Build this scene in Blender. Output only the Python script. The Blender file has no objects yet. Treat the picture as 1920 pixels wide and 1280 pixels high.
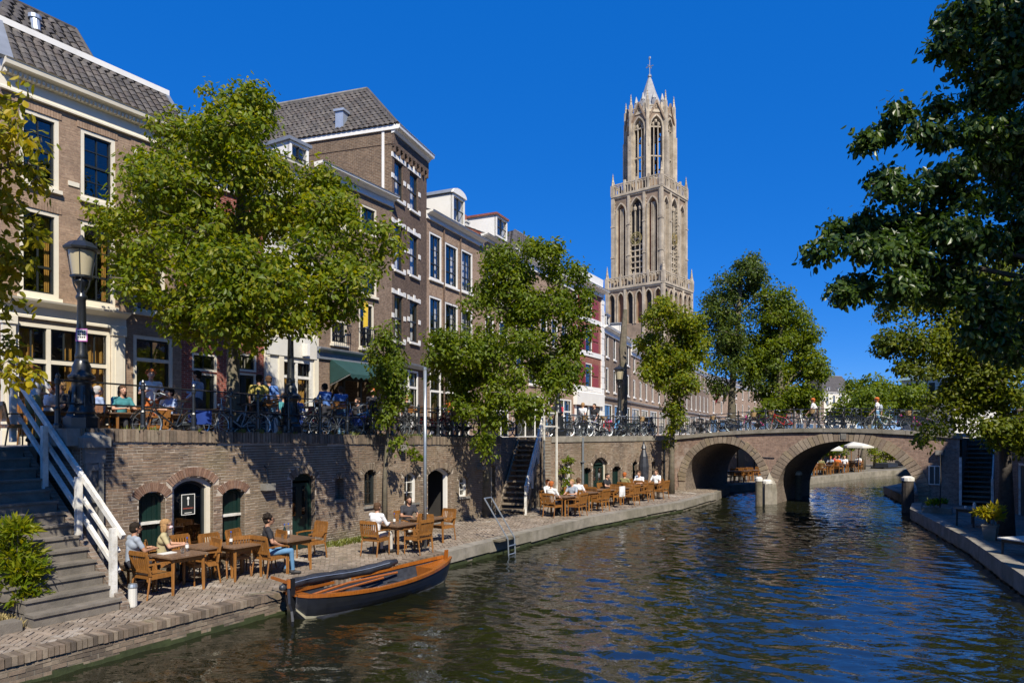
import bpy, bmesh, math, random
import numpy as np
from mathutils import Vector, Matrix
random.seed(7); rng = np.random.default_rng(7)
SC = bpy.context.scene; COL = SC.collection
R = math.radians; PI = math.pi

# ------------------------------------------------------------------ camera
F = 1300.0; EYE = 3.58; HZ = 812.0
cd = bpy.data.cameras.new('camera'); cam = bpy.data.objects.new('camera', cd); COL.objects.link(cam)
cam.location = (0, 0, EYE); cam.rotation_euler = (R(90), 0, 0)
cd.sensor_width = 36; cd.lens = 36*F/1920; cd.shift_y = (HZ-640)/1920
cd.clip_start = .1; cd.clip_end = 6000
SC.camera = cam
# ------------------------------------------------------------------ world and sun
SUN_DIR = Vector((.28, -.96, 1.02)).normalized()          # towards the sun
elev = math.asin(SUN_DIR.z); azim = math.atan2(SUN_DIR.x, SUN_DIR.y)
w = bpy.data.worlds.new('World'); SC.world = w; w.use_nodes = True
wt = w.node_tree; bg = wt.nodes['Background']
sky = wt.nodes.new('ShaderNodeTexSky'); sky.sky_type = 'NISHITA'; sky.sun_disc = False
sky.sun_elevation = elev; sky.sun_rotation = azim
sky.altitude = 3000; sky.air_density = 1.0; sky.dust_density = 0; sky.ozone_density = 8
hs = wt.nodes.new('ShaderNodeHueSaturation'); hs.inputs['Saturation'].default_value = 1.2
wt.links.new(sky.outputs[0], hs.inputs['Color'])
mxs = wt.nodes.new('ShaderNodeMix'); mxs.data_type = 'RGBA'; mxs.inputs[0].default_value = .54; mxs.inputs[7].default_value = (.0, 1.25, 5.8, 1)   # deep clear blue of the whole dome
wt.links.new(hs.outputs[0], mxs.inputs[6]); wt.links.new(mxs.outputs[2], bg.inputs[0])
bg.inputs[1].default_value = .084
sl = bpy.data.lights.new('sun', 'SUN'); sl.energy = 4.0; sl.angle = R(.5); sl.color = (1, .93, .80)
so = bpy.data.objects.new('sun', sl); COL.objects.link(so)
so.rotation_euler = SUN_DIR.to_track_quat('Z', 'Y').to_euler(); so.location = (20, -40, 60)
SC.view_settings.view_transform = 'Standard'; SC.view_settings.look = 'None'
SC.view_settings.exposure = .75; SC.view_settings.gamma = 1; SC.view_settings.use_curve_mapping = False
SC.render.engine = 'CYCLES'
SC.cycles.max_bounces = 7; SC.cycles.transparent_max_bounces = 10; SC.cycles.diffuse_bounces = 4
SC.cycles.glossy_bounces = 4; SC.cycles.transmission_bounces = 4
SC.cycles.caustics_reflective = False; SC.cycles.caustics_refractive = False

# ------------------------------------------------------------------ objects and tags
def new_ob(name, me, parent=None, loc=None, rot=None):
    o = bpy.data.objects.new(name, me); COL.objects.link(o)
    if parent is not None: o.parent = parent
    if loc is not None: o.location = loc
    if rot is not None: o.rotation_euler = rot
    return o
def tag(o, label=None, cat=None, group=None, kind=None):
    if label: o['label'] = label
    if cat: o['category'] = cat
    if group: o['group'] = group
    if kind: o['kind'] = kind
    return o
def empty(name, loc, rz, label, cat, group=None):
    o = new_ob(name, None, None, loc, (0, 0, rz)); o.empty_display_size = .2
    return tag(o, label, cat, group)
def copy_tree(o, parent=None):
    c = o.copy(); COL.objects.link(c)
    if parent is not None: c.parent = parent
    for ch in list(o.children): copy_tree(ch, c)
    return c

# ------------------------------------------------------------------ mesh builder
class MB:
    def __init__(s): s.v = []; s.f = []; s.m = []
    def add(s, vs, fs, mi=0, mx=None):
        b = len(s.v)
        if mx is not None: vs = [mx @ Vector(p) for p in vs]
        s.v += [tuple(p) for p in vs]
        for f in fs: s.f.append([b+i for i in f]); s.m.append(mi)
        return s
    def box(s, x0, x1, y0, y1, z0, z1, mi=0, mx=None):
        return s.add([(x0,y0,z0),(x1,y0,z0),(x1,y1,z0),(x0,y1,z0),(x0,y0,z1),(x1,y0,z1),(x1,y1,z1),(x0,y1,z1)],
            [(0,3,2,1),(4,5,6,7),(0,1,5,4),(1,2,6,5),(2,3,7,6),(3,0,4,7)], mi, mx)
    def beam(s, a, b, w, h, mi=0, up=(0,0,1)):
        a = Vector(a); b = Vector(b); d = b-a; L = d.length; d.normalize()
        u = Vector(up)
        if abs(d.dot(u)) > .98: u = Vector((0,1,0))
        sx = d.cross(u).normalized(); u = sx.cross(d)
        vs = []
        for p in (a, b):
            for i, j in ((-1,-1),(1,-1),(1,1),(-1,1)): vs.append(p+sx*i*w/2+u*j*h/2)
        return s.add(vs, [(0,1,2,3),(7,6,5,4),(0,4,5,1),(1,5,6,2),(2,6,7,3),(3,7,4,0)], mi)
    def quad(s, a, b, c, d, mi=0): return s.add([a,b,c,d], [(0,1,2,3)], mi)
    def tube(s, pts, r, n=8, mi=0, caps=True):
        pts = [Vector(p) for p in pts]
        if not hasattr(r, '__len__'): r = [r]*len(pts)
        vs = []; fs = []; ref = None
        for i, p in enumerate(pts):
            d = (pts[min(i+1, len(pts)-1)]-pts[max(i-1, 0)]).normalized()
            if ref is None: ref = d.orthogonal().normalized()
            else:
                ref = ref-d*ref.dot(d)
                ref = ref.normalized() if ref.length > 1e-5 else d.orthogonal().normalized()
            q = d.cross(ref)
            for k in range(n):
                a = 2*PI*k/n; vs.append(p+(ref*math.cos(a)+q*math.sin(a))*r[i])
        for i in range(len(pts)-1):
            for k in range(n):
                k2 = (k+1) % n; fs.append((i*n+k, i*n+k2, (i+1)*n+k2, (i+1)*n+k))
        if caps: fs += [tuple(reversed(range(n))), tuple((len(pts)-1)*n+k for k in range(n))]
        return s.add(vs, fs, mi)
    def lathe(s, prof, n=16, c=(0,0,0), mi=0, caps=True):
        vs = []; fs = []
        for r, z in prof:
            for k in range(n):
                a = 2*PI*k/n; vs.append((c[0]+r*math.cos(a), c[1]+r*math.sin(a), c[2]+z))
        for i in range(len(prof)-1):
            for k in range(n):
                k2 = (k+1) % n; fs.append((i*n+k, i*n+k2, (i+1)*n+k2, (i+1)*n+k))
        if caps: fs += [tuple(reversed(range(n))), tuple((len(prof)-1)*n+k for k in range(n))]
        return s.add(vs, fs, mi)
    def extr(s, prof, u0, u1, mi=0):                       # (y,z) profile run along x
        n = len(prof)
        vs = [(u0,y,z) for y,z in prof]+[(u1,y,z) for y,z in prof]
        fs = [(i, (i+1) % n, n+(i+1) % n, n+i) for i in range(n)]
        fs += [tuple(reversed(range(n))), tuple(range(n, 2*n))]
        return s.add(vs, fs, mi)
    def slab(s, poly, y0, y1, mi=0):                        # (x,z) outline pushed from y0 to y1
        n = len(poly)
        vs = [(x,y0,z) for x,z in poly]+[(x,y1,z) for x,z in poly]
        fs = [(i, (i+1) % n, n+(i+1) % n, n+i) for i in range(n)]
        fs += [tuple(reversed(range(n))), tuple(range(n, 2*n))]
        return s.add(vs, fs, mi)
    def slabz(s, poly, z0, z1, mi=0):                       # (x,y) outline pushed from z0 to z1
        n = len(poly)
        vs = [(x,y,z0) for x,y in poly]+[(x,y,z1) for x,y in poly]
        fs = [(i, (i+1) % n, n+(i+1) % n, n+i) for i in range(n)]
        fs += [tuple(reversed(range(n))), tuple(range(n, 2*n))]
        return s.add(vs, fs, mi)
    def ring(s, x0, x1, z0, z1, w, y0, y1, mi=0, wb=None):  # rectangular frame
        wb = w if wb is None else wb
        s.box(x0, x0+w, y0, y1, z0, z1, mi); s.box(x1-w, x1, y0, y1, z0, z1, mi)
        s.box(x0+w, x1-w, y0, y1, z1-w, z1, mi)
        if wb: s.box(x0+w, x1-w, y0, y1, z0, z0+wb, mi)
        return s
    def ball(s, c, r, mi=0, n=8, m=6):
        rx, ry, rz = r if hasattr(r, '__len__') else (r, r, r)
        vs = [(c[0], c[1], c[2]-rz)]; fs = []
        for i in range(1, m):
            t = PI*i/m-PI/2
            for k in range(n):
                a = 2*PI*k/n
                vs.append((c[0]+rx*math.cos(t)*math.cos(a), c[1]+ry*math.cos(t)*math.sin(a), c[2]+rz*math.sin(t)))
        vs.append((c[0], c[1], c[2]+rz))
        for k in range(n): fs.append((0, 1+(k+1) % n, 1+k)); fs.append((len(vs)-1, 1+(m-2)*n+k, 1+(m-2)*n+(k+1) % n))
        for i in range(m-2):
            for k in range(n):
                k2 = (k+1) % n; fs.append((1+i*n+k, 1+i*n+k2, 1+(i+1)*n+k2, 1+(i+1)*n+k))
        return s.add(vs, fs, mi)
    def mesh(s, name, mats, smooth=False):
        me = bpy.data.meshes.new(name); me.from_pydata(s.v, [], s.f)
        mats = mats if isinstance(mats, (list, tuple)) else [mats]
        for m in mats: me.materials.append(m)
        if len(mats) > 1: me.polygons.foreach_set('material_index', s.m)
        if smooth: me.polygons.foreach_set('use_smooth', [True]*len(s.f))
        me.update(); return me
    def build(s, name, mats, parent=None, loc=None, rot=None, smooth=False, kind=None):
        o = new_ob(name, s.mesh(name, mats, smooth), parent, loc, rot)
        if kind: o['kind'] = kind
        return o

def np_mesh(name, V, Q, mat, smooth=False):                 # V (n,3), Q (m,k) one polygon size
    me = bpy.data.meshes.new(name); V = np.asarray(V, np.float32); Q = np.asarray(Q, np.int32)
    m, k = Q.shape
    me.vertices.add(len(V)); me.vertices.foreach_set('co', V.ravel())
    me.loops.add(m*k); me.loops.foreach_set('vertex_index', Q.ravel())
    me.polygons.add(m); me.polygons.foreach_set('loop_start', np.arange(0, m*k, k, dtype=np.int32))
    try: me.polygons.foreach_set('loop_total', np.full(m, k, dtype=np.int32))
    except Exception: pass
    me.polygons.foreach_set('use_smooth', np.full(m, bool(smooth)))
    me.materials.append(mat); me.update(calc_edges=True); me.validate(); return me
BQ = np.array([(0,3,2,1),(4,5,6,7),(0,1,5,4),(1,2,6,5),(2,3,7,6),(3,0,4,7)])
def boxes_mesh(name, A, mat, jit=0):                        # A rows x0,x1,y0,y1,z0,z1
    A = np.asarray(A, float); n = len(A)
    ix = [(0,2,4),(1,2,4),(1,3,4),(0,3,4),(0,2,5),(1,2,5),(1,3,5),(0,3,5)]
    V = np.stack([A[:, i] for i in ix], 1)                  # n,8,3
    if jit: V = V+rng.normal(0, jit, V.shape)
    Q = (BQ[None]+8*np.arange(n)[:, None, None]).reshape(-1, 4)
    return np_mesh(name, V.reshape(-1, 3), Q, mat)
UNIT = {}
def unit_box(mat, dx, dy, dz):                               # alike pieces share one mesh, slightly out of true
    key = (mat.name, round(dx, 2), round(dy, 2), round(dz, 3))
    if key not in UNIT:
        x, y, z = key[1]/2, max(.01, key[2])/2, key[3]/2; j = lambda: random.gauss(0, .0012)
        me = bpy.data.meshes.new('brick')
        me.from_pydata([(a*x+j(), b*y, c*z+j()) for c in (-1, 1) for a, b in ((-1,-1),(1,-1),(1,1),(-1,1))], [], [list(q) for q in BQ])
        me.materials.append(mat); UNIT[key] = (me, 2*y)
    return UNIT[key]
def box_parts(name, A, mat, parent, world, n=300, rest='brickwork', jit=.002, see=True):
    """the n boxes that show largest become parts, the rest one piece of real geometry"""
    A = np.asarray(A, float)
    c = np.stack([(A[:,0]+A[:,1])/2, (A[:,2]+A[:,3])/2, (A[:,4]+A[:,5])/2, np.ones(len(A))], 1)
    Wm = np.array(world); P = (Wm @ c.T).T
    d = np.hypot(P[:,0], P[:,1]); px = 960+F*P[:,0]/np.maximum(P[:,1], .5); py = HZ-F*(P[:,2]-EYE)/np.maximum(P[:,1], .5)
    bad = (px < 4) | (px > 1916) | (py > 1275) | (py < 4) | (P[:,1] < 1)
    d = np.where(bad, 1e6+d, d)
    order = np.argsort(d); take = order[:n]; take = take[d[take] < 1e6]
    for i in take:
        a = A[i]; me, dyq = unit_box(mat, a[1]-a[0], a[3]-a[2], a[5]-a[4]); o = bpy.data.objects.new(name, me); COL.objects.link(o); o.parent = parent
        o.location = (c[i, 0], a[2]+dyq/2, c[i, 2])
        o.rotation_euler = (random.gauss(0, .006), random.gauss(0, .004), random.gauss(0, .006))
    left = np.setdiff1d(np.arange(len(A)), take)
    if len(left):
        o = new_ob(rest, boxes_mesh(rest, A[left], mat, jit), parent); o['kind'] = 'stuff'

# ------------------------------------------------------------------ frames: local x along a wall, y into it
class Fr:
    def __init__(s, x, y, dx, dy, z=0):
        s.o = Vector((x, y, z)); L = math.hypot(dx, dy); s.d = Vector((dx/L, dy/L, 0)); s.n = Vector((-s.d.y, s.d.x, 0))
        s.ang = math.atan2(dy, dx); s.m = Matrix.Translation(s.o) @ Matrix.Rotation(s.ang, 4, 'Z')
    def hit(s, px, py, y=0):
        r = Vector(((px-960)/F, 1, -(py-HZ)/F)); C = Vector((0, 0, EYE))
        t = ((s.o-C).dot(s.n)+y)/r.dot(s.n); P = C+r*t-s.o
        return P.dot(s.d), P.z
    def u(s, px, y=0): return s.hit(px, HZ, y)[0]
    def z(s, px, py, y=0): return s.hit(px, py, y)[1]
    def rect(s, px0, yt, yb, px1, y=0):
        return s.u(px0, y), s.u(px1, y), s.z(px0, yb, y), s.z(px0, yt, y)
    def w(s, u, y, z=0): return s.o+s.d*u+s.n*y+Vector((0, 0, z))
    def loc(s, P): P = Vector(P)-s.o; return P.dot(s.d), P.dot(s.n), P.z
def G(px, py, z=.43):                                       # the point of the plane z seen at a pixel of the photograph
    Y = (EYE-z)*F/(py-HZ); return Vector(((px-960)/F*Y, Y, z))
def atY(px, py, Y): return Vector(((px-960)/F*Y, Y, EYE-(py-HZ)/F*Y))

# ------------------------------------------------------------------ materials
def nd(t, typ, **kw):
    n = t.nodes.new(typ)
    for k, v in kw.items():
        if k[0] == '_': setattr(n, k[1:], v)
        else: n.inputs[k.replace('__', ' ')].default_value = v
    return n
def base(name):
    m = bpy.data.materials.new(name); m.use_nodes = True; t = m.node_tree
    return m, t, t.nodes['Principled BSDF']
def pos(t): return t.nodes.new('ShaderNodeNewGeometry').outputs['Position']
def noise(t, vec, scale, detail=4, rough=.6):
    n = nd(t, 'ShaderNodeTexNoise', Scale=scale, Detail=detail, Roughness=rough); t.links.new(vec, n.inputs['Vector']); return n.outputs['Fac']
def ramp(t, fac, stops, interp='LINEAR'):
    n = t.nodes.new('ShaderNodeValToRGB'); n.color_ramp.interpolation = interp; e = n.color_ramp.elements
    while len(e) < len(stops): e.new(.5)
    for q, (p, c) in zip(e, stops): q.position = p; q.color = c if len(c) == 4 else (*c, 1)
    t.links.new(fac, n.inputs[0]); return n.outputs[0]
def mix(t, fac, a, b, blend='MIX'):
    n = t.nodes.new('ShaderNodeMix'); n.data_type = 'RGBA'; n.blend_type = blend
    for sock, val in ((n.inputs[0], fac), (n.inputs[6], a), (n.inputs[7], b)):
        if isinstance(val, (int, float)): sock.default_value = val
        elif isinstance(val, (tuple, list)): sock.default_value = (*val[:3], 1)
        else: t.links.new(val, sock)
    return n.outputs[2]
def maths(t, op, a, b=None, c=None):
    n = t.nodes.new('ShaderNodeMath'); n.operation = op
    for i, v in enumerate((a, b, c)):
        if v is None: continue
        if isinstance(v, (int, float)): n.inputs[i].default_value = v
        else: t.links.new(v, n.inputs[i])
    return n.outputs[0]
def bump(t, b, h, strength=.4, dist=.01, prev=None):
    n = nd(t, 'ShaderNodeBump', Strength=strength, Distance=dist); t.links.new(h, n.inputs['Height'])
    if prev is not None: t.links.new(prev, n.inputs['Normal'])
    t.links.new(n.outputs[0], b.inputs['Normal']); return n.outputs[0]
def rnd(t):                                                  # one number per piece: island and object
    g = t.nodes.new('ShaderNodeNewGeometry'); o = t.nodes.new('ShaderNodeObjectInfo')
    return maths(t, 'FRACT', maths(t, 'ADD', g.outputs['Random Per Island'], o.outputs['Random']))
def sc(c, k): return tuple(min(1, x*k) for x in c[:3])
def plain(name, col, rough=.6, var=.18, scale=2.5, bmp=.15, bscale=40, metal=0, spec=.5, dirt=None, dscale=.8, damt=.5, isl=0):
    m, t, b = base(name); p = pos(t)
    c = ramp(t, noise(t, p, scale, 5), [(.3, sc(col, 1-var)), (.7, sc(col, 1+var))])
    if isl: c = mix(t, maths(t, 'MULTIPLY', rnd(t), isl), c, sc(col, .35))
    if dirt: c = mix(t, maths(t, 'MULTIPLY', ramp(t, noise(t, p, dscale, 6, .7), [(.45, (0,0,0)), (.7, (1,1,1))]), damt), c, dirt)
    t.links.new(c, b.inputs['Base Color'])
    b.inputs['Roughness'].default_value = rough; b.inputs['Metallic'].default_value = metal
    b.inputs['Specular IOR Level'].default_value = spec
    if bmp: bump(t, b, noise(t, p, bscale, 3), bmp, .01)
    return m
def brick_geo(name, cols, rough=.85, dark=(.05,.045,.04), damt=.35, pale=None, moss=None, dscale=.5, soft=.3, streak=0):
    m, t, b = base(name); p = pos(t); r = rnd(t)
    av = tuple(sum(k[i] for k in cols)/len(cols) for i in range(3)); c = mix(t, soft, ramp(t, r, [(i/len(cols), k) for i, k in enumerate(cols)], 'CONSTANT'), av)
    c = mix(t, .5, c, ramp(t, noise(t, p, 14, 4), [(.3, (.55,.55,.55)), (.7, (1.3,1.3,1.3))]), 'MULTIPLY')
    c = mix(t, .5, c, ramp(t, noise(t, p, 1.3, 5), [(.3, (.6,.58,.55)), (.7, (1.35,1.3,1.25))]), 'MULTIPLY')
    c = mix(t, maths(t, 'MULTIPLY', ramp(t, noise(t, p, dscale, 7, .65), [(.48, (0,0,0)), (.66, (1,1,1))]), damt), c, dark)
    if streak:
        ms_ = nd(t, 'ShaderNodeMapping'); ms_.inputs['Scale'].default_value = (1.5, 1.5, .16); t.links.new(p, ms_.inputs[0])
        c = mix(t, maths(t, 'MULTIPLY', ramp(t, noise(t, ms_.outputs[0], 1.1, 7, .68), [(.50, (0,0,0)), (.68, (1,1,1))]), streak), c, (.045,.04,.032))
        ms2 = nd(t, 'ShaderNodeMapping'); ms2.inputs['Location'].default_value = (7, 1, 3); ms2.inputs['Scale'].default_value = (.55, .55, .4); t.links.new(p, ms2.inputs[0])
        sz = t.nodes.new('ShaderNodeSeparateXYZ'); t.links.new(p, sz.inputs[0]); dz_ = maths(t, 'ADD', sz.outputs[2], maths(t, 'MULTIPLY', noise(t, p, 1.7, 6, .7), -1.1))   # rising damp with a ragged edge
        c = mix(t, maths(t, 'MULTIPLY', ramp(t, dz_, [(.05, (1,1,1)), (.42, (0,0,0))]), .55), c, (.085,.08,.05))
        c = mix(t, maths(t, 'MULTIPLY', ramp(t, noise(t, ms2.outputs[0], .9, 6, .6), [(.46, (0,0,0)), (.62, (1,1,1))]), .45), c, (.26,.20,.125))
    if pale: c = mix(t, maths(t, 'MULTIPLY', ramp(t, noise(t, p, .9, 8, .72), [(.55, (0,0,0)), (.68, (1,1,1))]), .6), c, pale)
    if moss:
        mz = nd(t, 'ShaderNodeMapping'); mz.inputs['Location'].default_value = (5, 3, 8); t.links.new(p, mz.inputs[0])
        c = mix(t, maths(t, 'MULTIPLY', ramp(t, noise(t, mz.outputs[0], .8, 8, .7), [(.58, (0,0,0)), (.72, (1,1,1))]), .55), c, moss)
    t.links.new(c, b.inputs['Base Color']); b.inputs['Roughness'].default_value = rough
    b.inputs['Specular IOR Level'].default_value = .25
    bump(t, b, noise(t, p, 55, 4), .5, .008); return m
def brick_tex(name, c1, c2, mortar, bw=.21, rh=.066, ms=.007, rough=.85, dirt=(.06,.05,.045), damt=.35, pale=None):
    m, t, b = base(name); tc = t.nodes.new('ShaderNodeTexCoord'); sx = t.nodes.new('ShaderNodeSeparateXYZ')
    t.links.new(tc.outputs['Object'], sx.inputs[0]); cx = t.nodes.new('ShaderNodeCombineXYZ')
    t.links.new(maths(t, 'ADD', sx.outputs[0], sx.outputs[1]), cx.inputs[0]); t.links.new(sx.outputs[2], cx.inputs[1])
    k = nd(t, 'ShaderNodeTexBrick', Color1=(*c1, 1), Color2=(*c2, 1), Mortar=(*mortar, 1), Scale=1)
    k.inputs['Mortar Size'].default_value = ms; k.inputs['Brick Width'].default_value = bw; k.inputs['Row Height'].default_value = rh
    k.inputs['Mortar Smooth'].default_value = .2; t.links.new(cx.outputs[0], k.inputs['Vector'])
    p = pos(t)
    c = mix(t, .6, k.outputs[0], ramp(t, noise(t, p, 9, 4), [(.3, (.5,.5,.5)), (.7, (1.4,1.4,1.4))]), 'MULTIPLY')
    c = mix(t, .6, c, ramp(t, noise(t, p, .9, 6, .7), [(.3, (.6,.58,.56)), (.7, (1.35,1.32,1.28))]), 'MULTIPLY')
    c = mix(t, maths(t, 'MULTIPLY', ramp(t, noise(t, p, .45, 7, .7), [(.5, (0,0,0)), (.7, (1,1,1))]), damt), c, dirt)
    if pale: c = mix(t, maths(t, 'MULTIPLY', ramp(t, noise(t, p, .35, 8, .75), [(.56, (0,0,0)), (.64, (1,1,1))]), .7), c, pale)
    t.links.new(c, b.inputs['Base Color']); b.inputs['Roughness'].default_value = rough; b.inputs['Specular IOR Level'].default_value = .25
    bump(t, b, maths(t, 'SUBTRACT', 1.0, k.outputs['Fac']), .6, .01, bump(t, b, noise(t, p, 40, 4), .4, .01)); return m
def wood(name, col, rough=.4, var=.3, coat=.15):
    m, t, b = base(name); tc = t.nodes.new('ShaderNodeTexCoord'); mp = nd(t, 'ShaderNodeMapping')
    mp.inputs['Scale'].default_value = (14, 14, 2.2); t.links.new(tc.outputs['Object'], mp.inputs[0])
    n = noise(t, mp.outputs[0], 2.2, 6, .7); c = ramp(t, n, [(.3, sc(col, 1-var)), (.7, sc(col, 1+var))])
    c = mix(t, maths(t, 'MULTIPLY', rnd(t), .45), c, sc(col, .5))
    t.links.new(c, b.inputs['Base Color']); b.inputs['Roughness'].default_value = rough; b.inputs['Coat Weight'].default_value = coat
    bump(t, b, n, .2, .004); return m
def leafmat(name, cols, trans=.35, rough=.45, tcol=None, big=.6):
    m, t, b = base(name); p = pos(t)
    g = t.nodes.new('ShaderNodeNewGeometry')
    c = ramp(t, g.outputs['Random Per Island'], [(i/max(1, len(cols)-1), k) for i, k in enumerate(cols)])
    c = mix(t, .7, c, ramp(t, noise(t, p, big, 3), [(.3, (.6,.7,.6)), (.7, (1.35,1.25,1.1))]), 'MULTIPLY')
    t.links.new(c, b.inputs['Base Color']); b.inputs['Roughness'].default_value = rough; b.inputs['Specular IOR Level'].default_value = .35
    tr = t.nodes.new('ShaderNodeBsdfTranslucent'); t.links.new(mix(t, 1.0, c, tcol or (1.5,1.6,.5), 'MULTIPLY'), tr.inputs[0])
    ms = t.nodes.new('ShaderNodeMixShader'); ms.inputs[0].default_value = trans
    t.links.new(b.outputs[0], ms.inputs[1]); t.links.new(tr.outputs[0], ms.inputs[2])
    t.links.new(ms.outputs[0], t.nodes['Material Output'].inputs[0]); return m
def glassmat(name, tint=(.30,.33,.34), refl=1.0):
    m, t, b = base(name); t.nodes.remove(b); m.use_transparent_shadow = True
    tr = nd(t, 'ShaderNodeBsdfTransparent', Color=(*tint, 1)); gl = nd(t, 'ShaderNodeBsdfGlossy', Color=(refl,)*3+(1,), Roughness=.015)
    p = pos(t); bn = nd(t, 'ShaderNodeBump', Strength=.10, Distance=.05); t.links.new(noise(t, p, 1.6, 2), bn.inputs['Height'])
    t.links.new(bn.outputs[0], gl.inputs['Normal']); ge = t.nodes.new('ShaderNodeNewGeometry'); dp = t.nodes.new('ShaderNodeVectorMath'); dp.operation = 'DOT_PRODUCT'
    t.links.new(ge.outputs['Incoming'], dp.inputs[0]); t.links.new(ge.outputs['Normal'], dp.inputs[1])
    fr = maths(t, 'POWER', maths(t, 'SUBTRACT', 1.0, maths(t, 'ABSOLUTE', dp.outputs['Value'])), 4.0)   # same from both sides of the pane
    ms = t.nodes.new('ShaderNodeMixShader'); t.links.new(maths(t, 'MULTIPLY_ADD', fr, .88, .12), ms.inputs[0])
    t.links.new(tr.outputs[0], ms.inputs[1]); t.links.new(gl.outputs[0], ms.inputs[2])
    t.links.new(ms.outputs[0], t.nodes['Material Output'].inputs[0]); return m

M = {}
M['brick_wall'] = brick_geo('wall_brick', [(.21,.155,.108),(.265,.195,.138),(.16,.12,.088),(.295,.222,.165),(.23,.15,.102),(.185,.145,.112),(.255,.17,.118)], pale=(.40,.345,.275), moss=(.15,.135,.06), damt=.5, soft=.45, streak=.6)
M['brick_red'] = brick_geo('arch_brick', [(.22,.125,.085),(.27,.17,.12),(.18,.105,.075),(.25,.17,.13)], damt=.2)
M['brick_house'] = brick_geo('house_brick', [(.31,.215,.15),(.37,.26,.18),(.26,.175,.125),(.40,.29,.205),(.33,.225,.155)], damt=.15, soft=.6)
M['brick_pave'] = brick_geo('paving_brick', [(.235,.19,.148),(.295,.24,.19),(.185,.15,.118),(.265,.21,.16),(.33,.28,.228)], damt=.35, pale=(.56,.52,.46), moss=(.14,.13,.07), dscale=.8)
M['brick_cope'] = brick_geo('coping_brick', [(.20,.155,.115),(.29,.235,.175),(.145,.115,.088),(.25,.19,.14)], damt=.5, moss=(.15,.14,.05), soft=.1)
M['tile'] = brick_geo('roof_tile', [(.085,.078,.072),(.11,.10,.092),(.065,.06,.056),(.13,.118,.105),(.095,.08,.07)], rough=.6, damt=.25)
M['mortar'] = plain('mortar', (.36,.28,.20), .95, .25, 3, .4, 60, dirt=(.07,.06,.05))
M['mortar_pale'] = plain('pale_mortar', (.50,.43,.35), .95, .25, 2, .4, 60, dirt=(.15,.125,.095), dscale=.4, damt=.85)
M['joint'] = plain('sandy_joint', (.16,.14,.11), .95, .3, 4, .4, 50, dirt=(.08,.08,.04))
M['b_dark'] = brick_tex('dark_brick', (.15,.098,.072), (.11,.07,.053), (.16,.14,.12), damt=.2)
M['b_brown'] = brick_tex('brown_brick', (.25,.17,.12), (.185,.122,.088), (.25,.22,.18), damt=.2)
M['b_tan'] = brick_tex('tan_brick', (.36,.24,.165), (.285,.18,.122), (.36,.31,.25), damt=.12)
M['b_red'] = brick_tex('red_brick', (.30,.075,.05), (.23,.055,.038), (.33,.25,.2), damt=.1)
M['b_side'] = brick_tex('rough_side_brick', (.17,.11,.07), (.11,.07,.048), (.24,.20,.15), ms=.011, damt=.5)
M['b_bridge'] = brick_tex('bridge_brick', (.35,.235,.18), (.26,.17,.13), (.30,.26,.21), damt=.55, dirt=(.085,.07,.06), pale=(.46,.40,.34))
M['b_quay'] = brick_tex('quay_brick', (.21,.155,.11), (.15,.105,.075), (.23,.20,.16), ms=.011, damt=.5, dirt=(.07,.065,.04))
M['b_wet'] = brick_tex('quay_face_brick', (.21,.155,.11), (.15,.105,.075), (.26,.22,.17), ms=.012, damt=.6, dirt=(.06,.062,.035))
M['b_shade'] = brick_tex('old_bank_brick', (.20,.155,.12), (.155,.115,.09), (.24,.22,.19), damt=.4)
M['voussoir'] = brick_geo('voussoir_stone', [(.27,.215,.165),(.34,.28,.215),(.22,.17,.13),(.30,.24,.16)], damt=.3, moss=(.30,.25,.07))
M['cream'] = plain('cream_paint', (.72,.66,.53), .5, .07, 1.2, .06, 30, dirt=(.45,.38,.27), damt=.25)
M['white'] = plain('white_paint', (.78,.76,.71), .45, .06, 1.5, .05, 30, dirt=(.5,.46,.38), damt=.2)
M['plaster'] = plain('grey_white_plaster', (.62,.60,.54), .8, .08, 1, .1, 25, dirt=(.4,.36,.3), damt=.25)
M['rail_white'] = plain('weathered_white_paint', (.72,.70,.64), .5, .12, 5, .25, 50, dirt=(.26,.21,.15), dscale=4, damt=.65)
M['black'] = plain('black_iron', (.016,.018,.02), .32, .3, 6, .15, 25, spec=.6)
M['sash'] = plain('dark_sash_paint', (.022,.026,.026), .35, .2, 3, .05)
M['greenp'] = plain('dark_green_paint', (.008,.026,.022), .3, .2, 2, .08, 20, spec=.6)
M['bluep'] = plain('blue_door_paint', (.02,.09,.42), .4, .15, 2, .05)
M['stone'] = plain('grey_stone', (.23,.215,.19), .85, .25, 4, .5, 30, dirt=(.07,.07,.055), damt=.6)
M['step'] = plain('stair_stone', (.17,.148,.122), .85, .22, 5, .5, 28, dirt=(.07,.065,.05), dscale=1.6, damt=.6)
M['kerb'] = plain('kerb_stone', (.25,.225,.185), .9, .25, 3, .5, 26, dirt=(.09,.085,.045), damt=.6)
M['spire'] = plain('pale_spire_lead', (.31,.305,.30), .6, .2, 1.2, .3, 5, dirt=(.22,.22,.22), dscale=.8, damt=.5)
M['stairwood'] = wood('weathered_stair_wood', (.22,.175,.125), .8, .35, 0)
M['lead'] = plain('lead_sheet', (.24,.26,.29), .5, .15, 3, .1, 20, metal=.3)
M['zinc'] = plain('zinc', (.40,.45,.52), .4, .12, 3, .08, 20, metal=.4)
M['steel'] = plain('galvanised_steel', (.42,.46,.48), .35, .1, 6, .05, metal=.7)
M['tower'] = plain('tower_stone', (.27,.195,.135), .9, .3, .45, .5, 4, dirt=(.11,.085,.06), dscale=.22, damt=.65)
M['tower_pale'] = plain('pale_tower_stone', (.43,.365,.275), .9, .25, .5, .4, 4, dirt=(.15,.115,.08), dscale=.3, damt=.65)
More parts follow.
